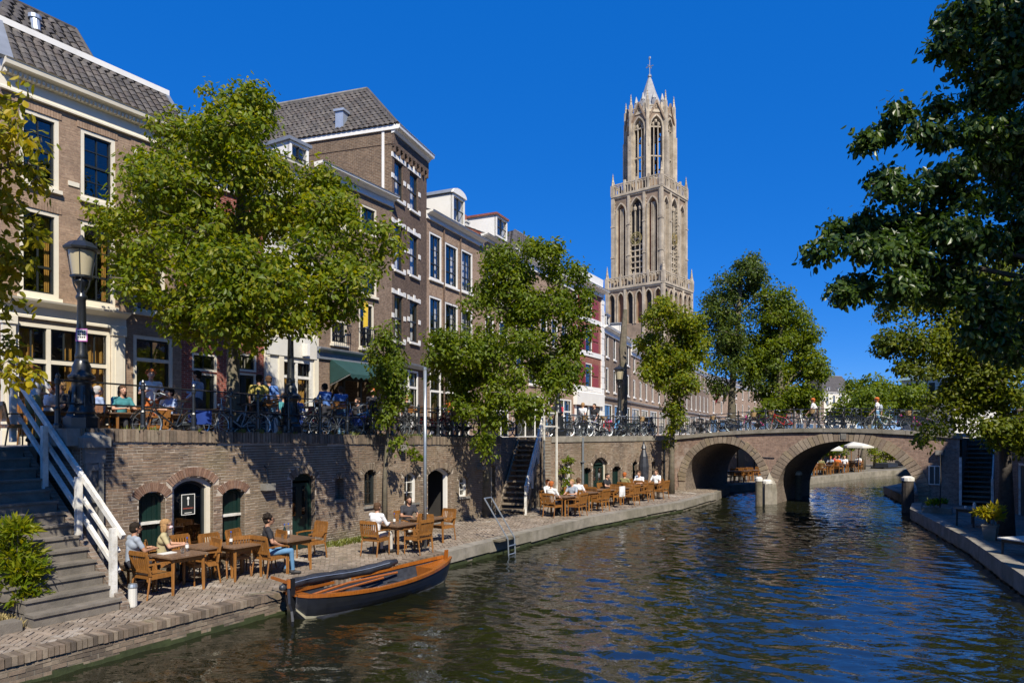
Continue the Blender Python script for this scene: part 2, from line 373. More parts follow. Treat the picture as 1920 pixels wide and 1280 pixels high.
M['tower_brick'] = plain('tower_brick', (.23,.11,.06), .9, .25, .7, .4, 6, dirt=(.13,.08,.055), dscale=.3, damt=.5)
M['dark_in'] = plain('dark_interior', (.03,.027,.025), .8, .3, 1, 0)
M['gold'] = plain('gilded_metal', (.50,.36,.10), .35, .1, 3, 0, metal=.6)
M['glass'] = glassmat('window_glass', (.66,.66,.64))
M['glass_sky'] = glassmat('bright_window_glass', (.80,.82,.85), 1.0)
M['curtain'] = plain('white_curtain', (.68,.66,.62), .9, .1, 3, .2, 8)
M['curtain_gold'] = plain('golden_curtain', (.62,.36,.08), .85, .2, 4, .3, 8)
M['teak'] = wood('teak_wood', (.28,.12,.028), .42, .38)
M['teak_dark'] = wood('worn_table_wood', (.20,.12,.07), .5, .35)
M['varnish'] = wood('varnished_boat_wood', (.34,.105,.015), .25, .3, .4)
M['hull'] = plain('black_hull_paint', (.012,.013,.016), .28, .3, 3, .05, spec=.6)
M['tarp'] = plain('black_boat_cover', (.03,.033,.042), .42, .4, 6, .35, 14)
M['bark'] = plain('grey_bark', (.15,.125,.09), .95, .35, 7, .9, 22, dirt=(.10,.11,.05), dscale=2, damt=.5)
M['bark_dark'] = plain('dark_bark', (.06,.05,.04), .95, .35, 7, .9, 22)
M['awning'] = plain('dark_green_awning', (.014,.052,.048), .7, .15, 3, .15, 12)
M['soil'] = plain('soil', (.09,.07,.045), .95, .3, 6, .5, 30)
M['grass'] = leafmat('weed_green', [(.10,.12,.02),(.16,.17,.03),(.08,.10,.02)], .25)
M['street'] = plain('street_setts', (.30,.265,.22), .9, .2, 2, .4, 14)
M['leaf_lime'] = leafmat('lime_leaf', [(.12,.175,.008),(.175,.225,.009),(.08,.13,.008),(.22,.245,.010),(.27,.26,.012)], .5, tcol=(1.9,1.7,.3))
M['leaf_mid'] = leafmat('mid_green_leaf', [(.115,.175,.009),(.17,.225,.010),(.08,.13,.009),(.215,.245,.012)], .5, tcol=(1.8,1.6,.35))
M['leaf_olive'] = leafmat('olive_leaf', [(.11,.155,.012),(.16,.20,.013),(.08,.12,.011),(.21,.225,.016),(.06,.095,.011)], .5, tcol=(1.8,1.6,.4))
M['leaf_yel'] = leafmat('yellow_green_leaf', [(.28,.27,.012),(.42,.33,.014),(.17,.21,.014),(.36,.32,.014)], .5, tcol=(1.6,1.4,.35))
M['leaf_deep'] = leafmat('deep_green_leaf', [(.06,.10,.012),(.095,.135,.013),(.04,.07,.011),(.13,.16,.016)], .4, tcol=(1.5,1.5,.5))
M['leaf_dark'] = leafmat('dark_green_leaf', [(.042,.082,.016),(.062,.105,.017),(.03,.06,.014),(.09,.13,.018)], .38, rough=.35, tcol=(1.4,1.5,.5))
# ================================================================== SETTING
WZ = .43; SZ = 3.3
Wa = Fr(-5.33, 19.23, .524, .852); Wb = Fr(.015, 27.92, 9.005, 10.78)
BR = Fr(9.02, 38.7, .798, -.602)                            # bridge: x across the canal, y away from the camera
def copz(u): return 3.68-.23*min(1, max(0, (u+6)/12))
def pip(P, poly):
    x, y = P[:, 0], P[:, 1]; ins = np.zeros(len(P), bool); n = len(poly)
    for i in range(n):
        (x0, y0), (x1, y1) = poly[i][:2], poly[(i+1) % n][:2]
        if y0 == y1: continue
        c = ((y0 > y) != (y1 > y)) & (x < (x1-x0)*(y-y0)/(y1-y0)+x0); ins ^= c
    return ins
def isect(p, d, q, e):
    det = d.x*-e.y+e.x*d.y; r = q-p
    return p+d*((r.x*-e.y+e.x*r.y)/det)
EY = -3.5
corner = isect(Wa.w(0, EY), Wa.d, Wb.w(0, EY), Wb.d)
Lcorner = Wa.loc(corner)[0]
EDGE = [Wa.w(-22, EY), corner, Wb.w(8, EY), Wb.w(13.4, -2.75), Vector((13.2, 42.0, 0)), Vector((19.8, 47.8, 0)), Vector((30.5, 57.9, 0)), Vector((55, 74, 0)), Vector((120, 110, 0))]
WALLL = [Wa.w(-22, 0), Wa.w(10.2, 0), Wb.w(14.04, 0), Vector((10.9, 46.8, 0)), Vector((17, 53.6, 0)), Vector((26.5, 62.3, 0)), Vector((51, 85, 0)), Vector((110, 125, 0))]
REDGE = [Vector(p) for p in ((4.5, -3, 0), (10.3, 12.6, 0), (11.2, 15.1, 0), (13.6, 20.6, 0), (16.55, 28.75, 0), (18.9, 32.6, 0), (22, 41, 0), (30, 50, 0), (52, 66, 0), (120, 102, 0))]
def off(poly, dist):
    out = []
    for i, p in enumerate(poly):
        d = (poly[min(i+1, len(poly)-1)]-poly[max(i-1, 0)]).normalized(); out.append(p+Vector((d.y, -d.x, 0))*dist)
    return out
RWALL = off(REDGE, 3.6)

# water ------------------------------------------------------------
m, t, b = base('canal_water'); p = pos(t)
b.inputs['Base Color'].default_value = (.010, .011, .004, 1); b.inputs['Roughness'].default_value = .03; b.inputs['IOR'].default_value = 2.1
b.inputs['Specular IOR Level'].default_value = .7
mp = nd(t, 'ShaderNodeMapping'); mp.inputs['Rotation'].default_value = (0, 0, R(28)); mp.inputs['Scale'].default_value = (.75, 1.5, 1); t.links.new(p, mp.inputs[0])
n1 = noise(t, mp.outputs[0], 2.6, 3, .55); n2 = noise(t, p, 6.5, 3, .5); n3 = noise(t, mp.outputs[0], .8, 2, .5)
h = maths(t, 'ADD', maths(t, 'MULTIPLY', n1, 1.0), maths(t, 'ADD', maths(t, 'MULTIPLY', n2, .30), maths(t, 'MULTIPLY', n3, 1.2)))
bump(t, b, h, .8, .022); M['water'] = m
X0, X1, Y0, Y1, gs = -10.5, 27.0, 5.5, 46.0, .085
gx, gy = np.meshgrid(np.arange(X0, X1+gs, gs), np.arange(Y0, Y1+gs, gs)); gz = np.zeros_like(gx); wr = np.random.default_rng(3)
for lam, amp, n_ in ((2.6, .007, 5), (1.25, .0045, 8), (.68, .0040, 12), (.40, .0034, 16), (.26, .0022, 14)):
    for _ in range(n_):
        th = wr.normal(R(62), .55)+(PI if wr.random() < .3 else 0); k_ = 2*PI/(lam*wr.uniform(.75, 1.3)); gz += amp*wr.uniform(.4, 1.1)*np.sin(k_*(gx*math.cos(th)+gy*math.sin(th))+wr.uniform(0, 6.28)+.8*np.sin(gx*wr.uniform(.1, .5)+gy*wr.uniform(.1, .5)))
gust = .55+.45*np.sin(gx*.31+gy*.17+1)*np.sin(gx*.13-gy*.27+2); gz *= (.36+.60*gust)
ny, nx = gx.shape; ii = (np.arange(ny-1)[:, None]*nx+np.arange(nx-1)[None]).ravel(); cxy = np.stack([gx[:-1, :-1].ravel()+gs/2, gy[:-1, :-1].ravel()+gs/2], 1)
rip = [(v.x, v.y) for v in off(EDGE[:6], -.25)]+[(27.5, 46.5)]+[(v.x, v.y) for v in reversed(off(REDGE[:8], .4))]; keep = pip(cxy, rip); ii = ii[keep]
Vw = np.stack([gx.ravel(), gy.ravel(), gz.ravel()], 1); used = np.unique(np.concatenate([ii, ii+1, ii+nx+1, ii+nx])); rem = np.full(nx*ny, -1); rem[used] = np.arange(len(used))
tag(new_ob('canal_water', np_mesh('canal_water', Vw[used], np.stack([rem[ii], rem[ii+1], rem[ii+nx+1], rem[ii+nx]], 1), M['water'], True)), kind='structure')
mb = MB(); mb.quad((-30, -30, -.16), (130, -30, -.16), (130, 44.5, -.16), (-30, 44.5, -.16)); mb.quad((-30, 44.5, -.02), (130, 44.5, -.02), (130, 130, -.02), (-30, 130, -.02))
tag(mb.build('outer_canal_water', M['water']), kind='structure')
# ground to the horizon and the two streets -----------------------
mb = MB(); mb.quad((-3000, -1500, -1.4), (3000, -1500, -1.4), (3000, 5000, -1.4), (-3000, 5000, -1.4))
tag(mb.build('ground', M['soil']), kind='structure')
SA = Vector((.254, .967, 0)); SW = Vector((-.967, .254, 0))  # the middle stair: up and across
S2 = G(983, 965)
rec = [Wa.w(9.35, 0), Wa.w(9.35, .3), S2+SW*1.12+SA*3.2, S2-SW*.1+SA*3.2, Wb.w(2.6, .3)]
left = [Wa.w(-80, .3), Wa.w(-8.25, .3), Wa.w(-8.25, 1.75), Wa.w(-6.3, 1.75), Wa.w(-6.3, .3)]+rec[1:]+[Wb.w(14.04, .3)]+[v+Vector((-.3, .3, 0)) for v in WALLL[3:]]+[Vector((400, 300, 0)), Vector((900, 2500, 0)), Vector((-2000, 2500, 0)), Vector((-2000, -400, 0))]
mb = MB(); mb.slabz([(v.x, v.y) for v in left], 3.0, SZ)
tag(mb.build('quay_street', M['street']), kind='structure')
right = [v+Vector((.2, 0, 0)) for v in RWALL]+[Vector((900, 500, 0)), Vector((900, -300, 0)), Vector((30, -60, 0))]
mb = MB(); mb.slabz([(v.x, v.y) for v in right], 3.0, SZ)
tag(mb.build('right_bank_street', M['street']), kind='structure')

# wharf on the left: brick paving laid in herringbone --------------
PV = Fr(-5.33, 19.23, .524*.707-.852*.707, .852*.707+.524*.707)   # turned 45 degrees
wpoly = EDGE[:6]+[Vector((17, 53.6, 0))]+[Wb.w(14.04, .05), Wb.w(0, .05), Wa.w(9.8, 2.5), Wa.w(-5.5, .05), Wa.w(-6.6, .05), Wa.w(-22, .05)]
full = EDGE+[v+Vector((-1, 1.5, 0)) for v in reversed(WALLL)]
mb = MB(); vs = [PV.m.inverted() @ v for v in full]; mb.slabz([(v.x, v.y) for v in vs], -1.3, WZ-.02)
wharf = mb.build('wharf', M['joint']); wharf.matrix_world = PV.m; tag(wharf, kind='structure')
A = []; s = .105
for i in range(-340, 340):
    for j in range(-340, 340):
        k = (i-j) % 4
        if k == 0: A.append((i*s, i*s+2*s, j*s, j*s+s))
        elif k == 2: A.append((i*s, i*s+s, j*s-s, j*s+s))
A = np.array(A); c = np.stack([(A[:,0]+A[:,1])/2, (A[:,2]+A[:,3])/2], 1)
Wc = np.stack([PV.o.x+c[:,0]*PV.d.x+c[:,1]*PV.n.x, PV.o.y+c[:,0]*PV.d.y+c[:,1]*PV.n.y], 1)
inner = [(v.x, v.y) for v in off(EDGE[:6], -.30)]+[(v.x, v.y) for v in wpoly[6:]]
ok = pip(Wc, inner) & (Wc[:,1] > 6.5) & (Wc[:,1] < 47)
A = A[ok]; g = .008; dz = rng.normal(0, .004, len(A))
box_parts('paving_brick', np.stack([A[:,0]+g, A[:,1]-g, A[:,2]+g, A[:,3]-g, np.full(len(A), WZ-.06), WZ+dz], 1), M['brick_pave'], wharf, PV.m, 300, 'paving', .002)

# quay edge: brick face, soldier course, then stone blocks ---------
qe = empty('quay_edge', Wa.w(0, EY), Wa.ang, 'brick quay edge of the left bank with soldier course and worn stone blocks', 'quay')
def edge_run(fr, u0, u1, us):
    mi = qe.matrix_world.inverted() if False else (Matrix.Translation(Wa.w(0, EY)) @ Matrix.Rotation(Wa.ang, 4, 'Z')).inverted()
    mt = mi @ Matrix.Translation(fr.w(0, EY)) @ Matrix.Rotation(fr.ang, 4, 'Z')
    return mt
mtA = Matrix.Identity(4); mtB = edge_run(Wb, 0, 1, 0)
mb = MB(); mb.box(-22, Lcorner, .02, .3, -1.2, .30); mb.box(Wb.loc(corner)[0], 8.0, .02, .3, -1.2, .30, 0, mtB)
mb.build('brick_face', M['b_wet'], qe)
A = []
for k in range(6):
    z = -.10+k*.068; o = (k % 2)*.11
    for i in range(90): 
        u = -13+i*.222+o
        if u < 2: A.append((u+random.uniform(0, .01), u+.21, -random.uniform(.0, .014), .06, z, z+.056))
box_parts('face_brick', A, M['brick_cope'], qe, Wa.m @ Matrix.Translation((0, EY, 0)), 200, 'face_brickwork')
A = []; u = -14
while u < 1.1:
    w_ = random.uniform(.062, .075); A.append((u, u+w_, -.03-random.uniform(0, .012), .27, .31+random.gauss(0, .003), WZ+.015+random.gauss(0, .005))); u += w_+.011
box_parts('soldier_brick', A, M['brick_cope'], qe, Wa.m @ Matrix.Translation((0, EY, 0)), 230, 'soldier_course', .003)
def blocks(fr, u, u1, mt):
    while u < u1:
        L = min(random.uniform(.75, 1.4), u1-u)
        if L < .25: break
        b_ = MB().box(u+.008, u+L-.008, -.05-random.uniform(0, .02), .34, .14+random.uniform(-.03, .02), WZ+.02+random.uniform(-.008, .012), 0, mt); b_.build('edge_stone', M['kerb'], qe); u += L
blocks(Wa, 1.15, Lcorner, mtA); blocks(Wb, Wb.loc(corner)[0]+.02, 8.0, mtB)
e2 = Fr(*Wb.w(8, EY).xy, *(EDGE[3]-EDGE[2]).xy); mtC = (Matrix.Translation(Wa.w(0, EY)) @ Matrix.Rotation(Wa.ang, 4, 'Z')).inverted() @ e2.m
MB().box(0, 5.5, .02, .3, -1.2, .3, 0, mtC).build('brick_face', M['b_wet'], qe); blocks(e2, 0, 5.4, mtC)
# far wharf edge past the bridge
for a_, b_ in ((4, 5), (5, 6), (6, 7)):
    f_ = Fr(*EDGE[a_].xy, *(EDGE[b_]-EDGE[a_]).xy); L = (EDGE[b_]-EDGE[a_]).length
    MB().box(0, L, -.02, .4, -1, .44).build('far_quay_face', M['kerb'], qe).matrix_local = (Matrix.Translation(Wa.w(0, EY)) @ Matrix.Rotation(Wa.ang, 4, 'Z')).inverted() @ f_.m

al = MB()                                                   # algae along the waterline
for fr_, a_, b_, mt_ in ((Wa, -14, Lcorner, mtA), (Wb, Wb.loc(corner)[0], 8, mtB)):
    u = a_
    while u < b_: 
        n_ = min(b_, u+random.uniform(.15, .5)); hh = random.uniform(.03, .11); al.box(u, n_, -.024, .0, -.3, hh, 0, mt_); u = n_
o = al.build('waterline_algae', plain('wet_algae', (.035,.045,.016), .6, .35, 6, .5, 30), qe); o['kind'] = 'stuff'
# right wharf ------------------------------------------------------
poly = REDGE+[v+Vector((1.5, 0, 0)) for v in reversed(RWALL)]
mb = MB(); mb.slabz([(v.x, v.y) for v in poly], -1.3, WZ-.01)
rw = tag(mb.build('right_wharf', M['kerb']), kind='structure')
for i in range(1, 6):
    f_ = Fr(*REDGE[i].xy, *(REDGE[i+1]-REDGE[i]).xy); L = (REDGE[i+1]-REDGE[i]).length; u = 0
    while u < L-.3:
        l_ = min(random.uniform(.8, 1.5), L-u)
        o = MB().box(u+.01, u+l_-.01, -.35, .04, .05, WZ+.03+random.uniform(-.01, .01)).build('edge_stone', M['kerb'], rw); o.matrix_local = f_.m; u += l_
    A = []
    for a_ in np.arange(0, L, .42):
        for b_ in np.arange(-3.55, -.36, .42): A.append((a_+.008, min(a_+.412, L), b_+.008, b_+.412, WZ-.05, WZ+random.gauss(0, .004)))
    o = new_ob('paving_slabs', boxes_mesh('paving_slabs', A, M['step'], .003), rw); o.matrix_local = f_.m; o['kind'] = 'stuff'

# ------------------------------------------------------------------ the cellar wall
wall = empty('quay_wall', Wa.w(0, 0, WZ), Wa.ang, 'long sunlit brick quay wall with arched cellar doors behind the tables', 'wall')
wallb = empty('quay_wall', Wb.w(0, 0, WZ), Wb.ang, 'brick quay wall with green cellar shutters between the wooden stair and the bridge', 'wall')
def arch(u0, u1, z0, zc, rise, n=10):
    if rise <= 0: return [(u0, z0), (u0, zc), (u1, zc), (u1, z0)]
    wd = (u1-u0)/2; Rr = (wd*wd+rise*rise)/(2*rise); um = (u0+u1)/2; zc0 = zc-Rr; a = math.asin(min(1, wd/Rr))
    return [(u0, z0)]+[(um-Rr*math.sin(a*(1-2*i/n)), zc0+Rr*math.cos(a*(1-2*i/n))) for i in range(n+1)]+[(u1, z0)]
def half_at(o, z, extra=0):
    u0, u1, z0, zc, rise = o
    if z < z0 or z > zc+extra: return None
    wd = (u1-u0)/2; um = (u0+u1)/2
    if rise <= 0: return (u0, u1) if z < zc else None
    Rr = (wd*wd+rise*rise)/(2*rise); zs = zc-rise
    if z <= zs: return u0, u1
    h2 = (Rr+extra)**2-(z-(zc-Rr))**2
    if h2 <= 0: return None
    h_ = math.sqrt(h2); sl_ = Rr+extra
    lim = wd*(Rr+extra)/Rr
    h_ = min(h_, lim); return um-h_, um+h_
def arch_bricks(o, thick, parent, world, mat, n_, name='arch_brick', y0=-.016, y1=.12):
    u0, u1, z0, zc, rise = o; wd = (u1-u0)/2; um = (u0+u1)/2; Rr = (wd*wd+rise*rise)/(2*rise); a = math.asin(min(1, wd/Rr)) if Rr >= wd and rise <= wd else PI/2
    for i in range(n_):
        t0 = -a+2*a*i/n_+.04*2*a/n_; t1 = -a+2*a*(i+1)/n_-.12*2*a/n_; j = random.uniform(-.008, .008)
        P = [(um+r_*math.sin(t_), zc-Rr+r_*math.cos(t_)) for r_, t_ in ((Rr+.004, t0), (Rr+thick+j, t0), (Rr+thick+j, t1), (Rr+.004, t1))]
        MB().slab(P, y0-random.uniform(0, .006), y1).build(name, mat, parent)
def frame_strip(mb, po, pi, y0, y1, mi=0):                  # between two outlines of the same count
    for i in range(len(po)-1):
        a, b_, c_, d_ = po[i], po[i+1], pi[i+1], pi[i]
        mb.add([(a[0],y0,a[1]),(b_[0],y0,b_[1]),(c_[0],y0,c_[1]),(d_[0],y0,d_[1]),(a[0],y1,a[1]),(b_[0],y1,b_[1]),(c_[0],y1,c_[1]),(d_[0],y1,d_[1])],
            [(0,1,2,3),(7,6,5,4),(0,4,5,1),(3,2,6,7),(0,3,7,4),(1,5,6,2)], mi)
def opening(fr, par, holes, kind, px0, yt, yb, px1, rise, ring=.2, nb=20):
    u0, u1 = fr.u(px0), fr.u(px1); pc = (px0+px1)/2
    zc = fr.z(pc, yt)-WZ; z0 = max(0, fr.z(px0, yb)-WZ) if yb else 0
    o = (u0, u1, z0, zc, rise); holes.append((o, ring)); po = arch(*o); D = .24
    mb = MB()
    for i in range(len(po)-1):
        (a, za), (b_, zb) = po[i], po[i+1]; mb.quad((a,0,za),(b_,0,zb),(b_,D+.1,zb),(a,D+.1,za))
    if z0 > .02: mb.quad((u0,0,z0),(u1,0,z0),(u1,D+.1,z0),(u0,D+.1,z0))
    mb.build('reveal', M['b_quay'], par)
    if ring: arch_bricks(o, ring, par, None, M['brick_red'] if px0 < 470 else M['brick_cope'], nb)
    w_ = .07
    def inset(k): return arch(u0+k, u1-k, z0+(k if z0 > .02 else 0), zc-k, rise*(u1-u0-2*k)/(u1-u0) if rise else 0)
    def fan(poly, y0, y1, mat, name, parent): return MB().slab(poly, y0, y1).build(name, mat, parent)
    um = (u0+u1)/2; H = zc-z0
    if kind in ('shutter', 'green'):
        n = 'cellar_shutter'
        s_ = MB(); frame_strip(s_, po, inset(w_), D-.07, D+.02); d_ = s_.build(n, M['greenp'], par)
        pi = inset(w_); nbd = 4
        for i in range(nbd):
            a = u0+w_+(u1-u0-2*w_)*i/nbd; b_ = u0+w_+(u1-u0-2*w_)*(i+1)/nbd
            hz = lambda u_: (half_z(pi, u_))
            MB().slab([(a+.004, z0+w_*(z0 > .02)), (a+.004, hz(a)), ((a+b_)/2, hz((a+b_)/2)), (b_-.004, hz(b_)), (b_-.004, z0+w_*(z0 > .02))], D-.02, D+.03).build('plank', M['greenp'], d_)
        if kind == 'shutter':
            MB().box(u0+.01, u1-.01, D-.11, D-.03, z0+H*.48, z0+H*.48+.06).build('rail', M['rail_white'], d_)
    elif kind == 'glassdoor':
        s_ = MB(); frame_strip(s_, po, inset(.11), D-.12, D+.02); d_ = s_.build('cellar_door', M['cream'], par)
        s_ = MB(); frame_strip(s_, inset(.112), inset(.17), D-.05, D+.01); s_.box(u0+.17, u1-.17, D-.05, D+.01, z0, z0+.25); s_.build('door_leaf', M['sash'], d_)
        fan(inset(.168), D-.02, D-.012, M['glass'], 'pane', d_)
        pu, pz = fr.hit(352, 945, D-.03); pz -= WZ
        p_ = MB(); p_.box(pu-.17, pu+.17, D-.045, D-.03, pz-.24, pz+.24, 0); p_.ring(pu-.17, pu+.17, pz-.24, pz+.24, .014, D-.05, D-.044, 1)
        p_.box(pu-.012, pu+.012, D-.049, D-.044, pz-.02, pz+.13, 1); p_.ball((pu, D-.05, pz+.14), (.03, .004, .04), 1); p_.box(pu-.13, pu+.13, D-.049, D-.044, pz-.10, pz-.075, 2); p_.box(pu-.09, pu+.09, D-.049, D-.044, pz-.2, pz-.185, 1)
        p_.build('poster', [M['sash'], M['white'], M['b_red']], d_)
    elif kind == 'greendoor':
        s_ = MB(); frame_strip(s_, po, inset(.07), D-.08, D+.02); d_ = s_.build('cellar_door', M['greenp'] if px0 < 700 else M['cream'], par)
        zt = zc-rise-.1
        for a, b_ in ((u0+.075, um-.004), (um+.004, u1-.075)):
            l_ = MB(); l_.ring(a, b_, z0+.02, zt, .085, D-.05, D); l_.box(a+.085, b_-.085, D-.05, D, z0+H*.40, z0+H*.40+.09); l_.box(a+.085, b_-.085, D-.035, D-.01, z0+.1, z0+H*.40)
            q = l_.build('door_leaf', M['greenp'], d_)
            MB().box(a+.084, b_-.084, D-.03, D-.022, z0+H*.40+.085, zt-.084).build('pane', M['glass'], d_)
        fan([(x_, max(zt, z_)) for x_, z_ in inset(.07)][1:-1], D-.04, D, M['greenp'], 'transom', d_)
        MB().ball((um+.06, D-.07, z0+H*.42), .022, 0, 8, 5).build('handle', M['gold'], d_)
    elif kind in ('window', 'whitewin', 'yellowwin'):
        wm = M['sash'] if kind == 'window' else M['white']
        s_ = MB(); frame_strip(s_, po, inset(.06), D-.12, D); s_.box(u0+.005, u1-.005, D-.12, D, z0, z0+.06); d_ = s_.build('cellar_window', wm, par)
        b_ = MB(); 
        for k in (1, 2): zz = z0+H*k/3; b_.box(u0+.06, u1-.06, D-.06, D-.03, zz-.012, zz+.012)
        b_.box(um-.012, um+.012, D-.062, D-.028, z0+.06, zc-.06); b_.build('glazing_bar', wm if kind != 'window' else M['sash'], d_)
        fan(inset(.055), D-.045, D-.04, M['glass'], 'pane', d_)
        if kind == 'yellowwin': MB().box(u0+.02, u1-.02, D+.05, D+.07, z0, zc-.1).build('curtain', M['curtain_gold'], d_)
        MB().box(u0-.04, u1+.04, -.06, .12, z0-.07, z0-.002).build('sill', M['stone'], d_)
    elif kind == 'opendoor':
        s_ = MB(); frame_strip(s_, po, inset(.08), D-.1, D+.04); d_ = s_.build('cellar_door', M['white'], par)
        MB().box(u0+.08, u0+.13, D+.04, D+.75, .05, zc-rise-.05).build('door_leaf', M['bluep'], d_)
        MB().box(u0+.06, u1, .0, D+.1, -.02, .08).build('step', M['stone'], d_)
    elif kind == 'niche':
        fan(po, D, D+.05, M['b_shade'], 'niche_back', par)
        MB().box(u0-.05, u1+.05, -.05, .1, z0-.08, z0-.002).build('sill', M['stone'], par)
    elif kind == 'dark':
        fan(po, D+.02, D+.06, M['greenp'], 'cellar_door', par)
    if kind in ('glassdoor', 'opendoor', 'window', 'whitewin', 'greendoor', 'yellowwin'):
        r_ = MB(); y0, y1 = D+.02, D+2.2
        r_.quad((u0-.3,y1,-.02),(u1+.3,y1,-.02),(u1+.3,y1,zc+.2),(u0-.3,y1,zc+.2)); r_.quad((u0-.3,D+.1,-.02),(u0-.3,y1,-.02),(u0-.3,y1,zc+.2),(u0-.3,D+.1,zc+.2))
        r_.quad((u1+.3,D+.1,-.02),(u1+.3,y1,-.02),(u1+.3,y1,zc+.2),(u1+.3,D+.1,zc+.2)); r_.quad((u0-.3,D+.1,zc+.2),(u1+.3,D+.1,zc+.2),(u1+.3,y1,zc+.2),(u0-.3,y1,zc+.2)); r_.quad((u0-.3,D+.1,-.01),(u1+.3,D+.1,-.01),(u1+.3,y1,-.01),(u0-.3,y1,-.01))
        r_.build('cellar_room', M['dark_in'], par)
    return o
def half_z(pi, u_):
    best = pi[1][1]
    for (a, za), (b_, zb) in zip(pi[1:-2], pi[2:-1]):
        if a-1e-6 <= u_ <= b_+1e-6: best = za+(zb-za)*((u_-a)/max(1e-6, b_-a))
    return best
HA = []; HB = []
for a in (('shutter', 260, 921, 1045, 310, .16), ('glassdoor', 323, 892, 0, 400, .22), ('shutter', 417, 915, 1020, 459, .13), ('greendoor', 548, 887, 0, 591, .17), ('niche', 628, 894, 937, 645, .1, .12, 7),
          ('window', 683, 880, 949, 706, .13), ('whitewin', 758, 885, 944, 783, .14), ('opendoor', 802, 877, 0, 845, .22), ('whitewin', 861, 893, 932, 878, .13, .15, 10), ('greendoor', 914, 871, 0, 929, .12, .15, 10)): opening(Wa, wall, HA, *a)
for a in (('yellowwin', 1058, 865, 913, 1072, .13, .16, 12), ('green', 1091, 876, 0, 1109, .15, .15, 12), ('glassdoor', 1112, 857, 0, 1139, .32, .22, 20) if False else ('greendoor', 1112, 857, 0, 1139, .32, .22, 20), ('green', 1148, 873, 916, 1164, .15, .15, 12), ('green', 1186, 864, 0, 1195, .12, .15, 10), ('niche', 1222, 864, 897, 1229, .08, .1, 5)): opening(Wb, wallb, HB, *a)
def brickwork(fr, par, holes, u0, u1, ztop, mat, nparts, H=.0665, L=.212, J=.015, world=None, y=0):
    A = []; mort = MB(); k = 0; z = 0
    while z < max(ztop(u0), ztop(u1))-.02:
        zm = z+H/2; cuts = []
        for o, rg in holes:
            h_ = half_at(o, zm, rg if o[4] > 0 else 0)
            if h_: cuts.append(h_)
        cuts.sort(); spans = []; a = u0
        for c0, c1 in cuts:
            if c0 > a: spans.append((a, c0))
            a = max(a, c1)
        if a < u1: spans.append((a, u1))
        inner = []
        for o, rg in holes:
            h_ = half_at(o, zm)
            if h_: inner.append(h_)
        inner.sort(); a = u0
        for c0, c1 in inner+[(u1, u1)]:
            if c0 > a: mort.quad((a, y, z), (c0, y, z), (c0, y, z+H), (a, y, z+H))
            a = max(a, c1)
        for a, b_ in spans:
            Lk = L if k % 4 in (0, 2, 1) else L/2
            o_ = (k % 2)*L*.5+random.uniform(-.02, .02); i = math.floor((a-u0-o_)/Lk)
            while u0+o_+i*Lk < b_:
                p0 = max(a, u0+o_+i*Lk)+J*.25; p1 = min(b_, u0+o_+(i+1)*Lk)-J*.25; i += 1
                if p1-p0 < .03 or z+H > ztop((p0+p1)/2): continue
                A.append((p0, p1, y-.004-abs(random.gauss(0, .003)), y+.02, z+J/2+random.gauss(0, .0012), z+H-J/2+random.gauss(0, .0012)))
        z += H; k += 1
    mort.build('mortar_bed', M['mortar_pale'], par)
    box_parts('brick', A, mat, par, world, nparts, 'brickwork', .0018)
wm_ = Wa.m @ Matrix.Translation((0, 0, WZ)); wmb_ = Wb.m @ Matrix.Translation((0, 0, WZ))
brickwork(Wa, wall, HA, -6.3, 9.35, lambda u: copz(u)-WZ-.27, M['brick_wall'], 300, world=wm_)
brickwork(Wb, wallb, HB, 2.6, 14.0, lambda u: 3.45-WZ-.27, M['brick_wall'], 40, world=wmb_)
# rowlock coping
A = []; u = -6.3
while u < 9.35:
    w_ = random.uniform(.062, .078); zt = copz(u)-WZ+random.gauss(0, .006); A.append((u, u+w_, -.04-random.uniform(0, .02), .36, zt-.27, zt)); u += w_+.016
box_parts('coping_brick', A, M['brick_cope'], wall, wm_, 200, 'coping', .004)
A = []; u = 2.6
while u < 14:
    A.append((u, u+.6, -.05, .36, 3.45-WZ-.26, 3.45-WZ+random.gauss(0, .006))); u += .61
box_parts('coping_stone', A, M['kerb'], wallb, wmb_, 30, 'coping', .006)
# returns of the wall at the stairs, and the run left of the first stair
mb = MB(); mb.quad((-6.3,0,0),(-6.3,1.8,0),(-6.3,1.8,3.1),(-6.3,0,3.1)); mb.quad((-8.25,1.76,0),(-6.3,1.76,0),(-6.3,1.76,2.87),(-8.25,1.76,2.87))
mb.quad((-8.25,1.8,0),(-8.25,0,0),(-8.25,0,2.9),(-8.25,1.8,2.9)); mb.quad((-22,0,0),(-8.25,0,0),(-8.25,0,3.1),(-22,0,3.1))
mb.box(-22, -8.25, -.05, .36, 2.88, 3.24)
mb.quad((-.2,.36,2.8),(9.4,.36,2.8),(9.4,.36,3.05),(-.2,.36,3.05)); mb.build('return_wall', M['b_quay'], wall)
iw = (Wa.m @ Matrix.Translation((0, 0, WZ))).inverted()
P = [iw @ (v+Vector((0, 0, WZ))) for v in (Wa.w(9.35, 0), S2+SW*1.12+SA*.3, S2+SW*1.12+SA*3.2, S2-SW*.1+SA*3.2, Wb.w(2.6, 0))]
mb = MB()
for a, b_ in zip(P[:-1], P[1:]): mb.quad((a.x,a.y,0),(b_.x,b_.y,0),(b_.x,b_.y,2.99),(a.x,a.y,2.99))
mb.build('stair_recess', M['b_quay'], wall)
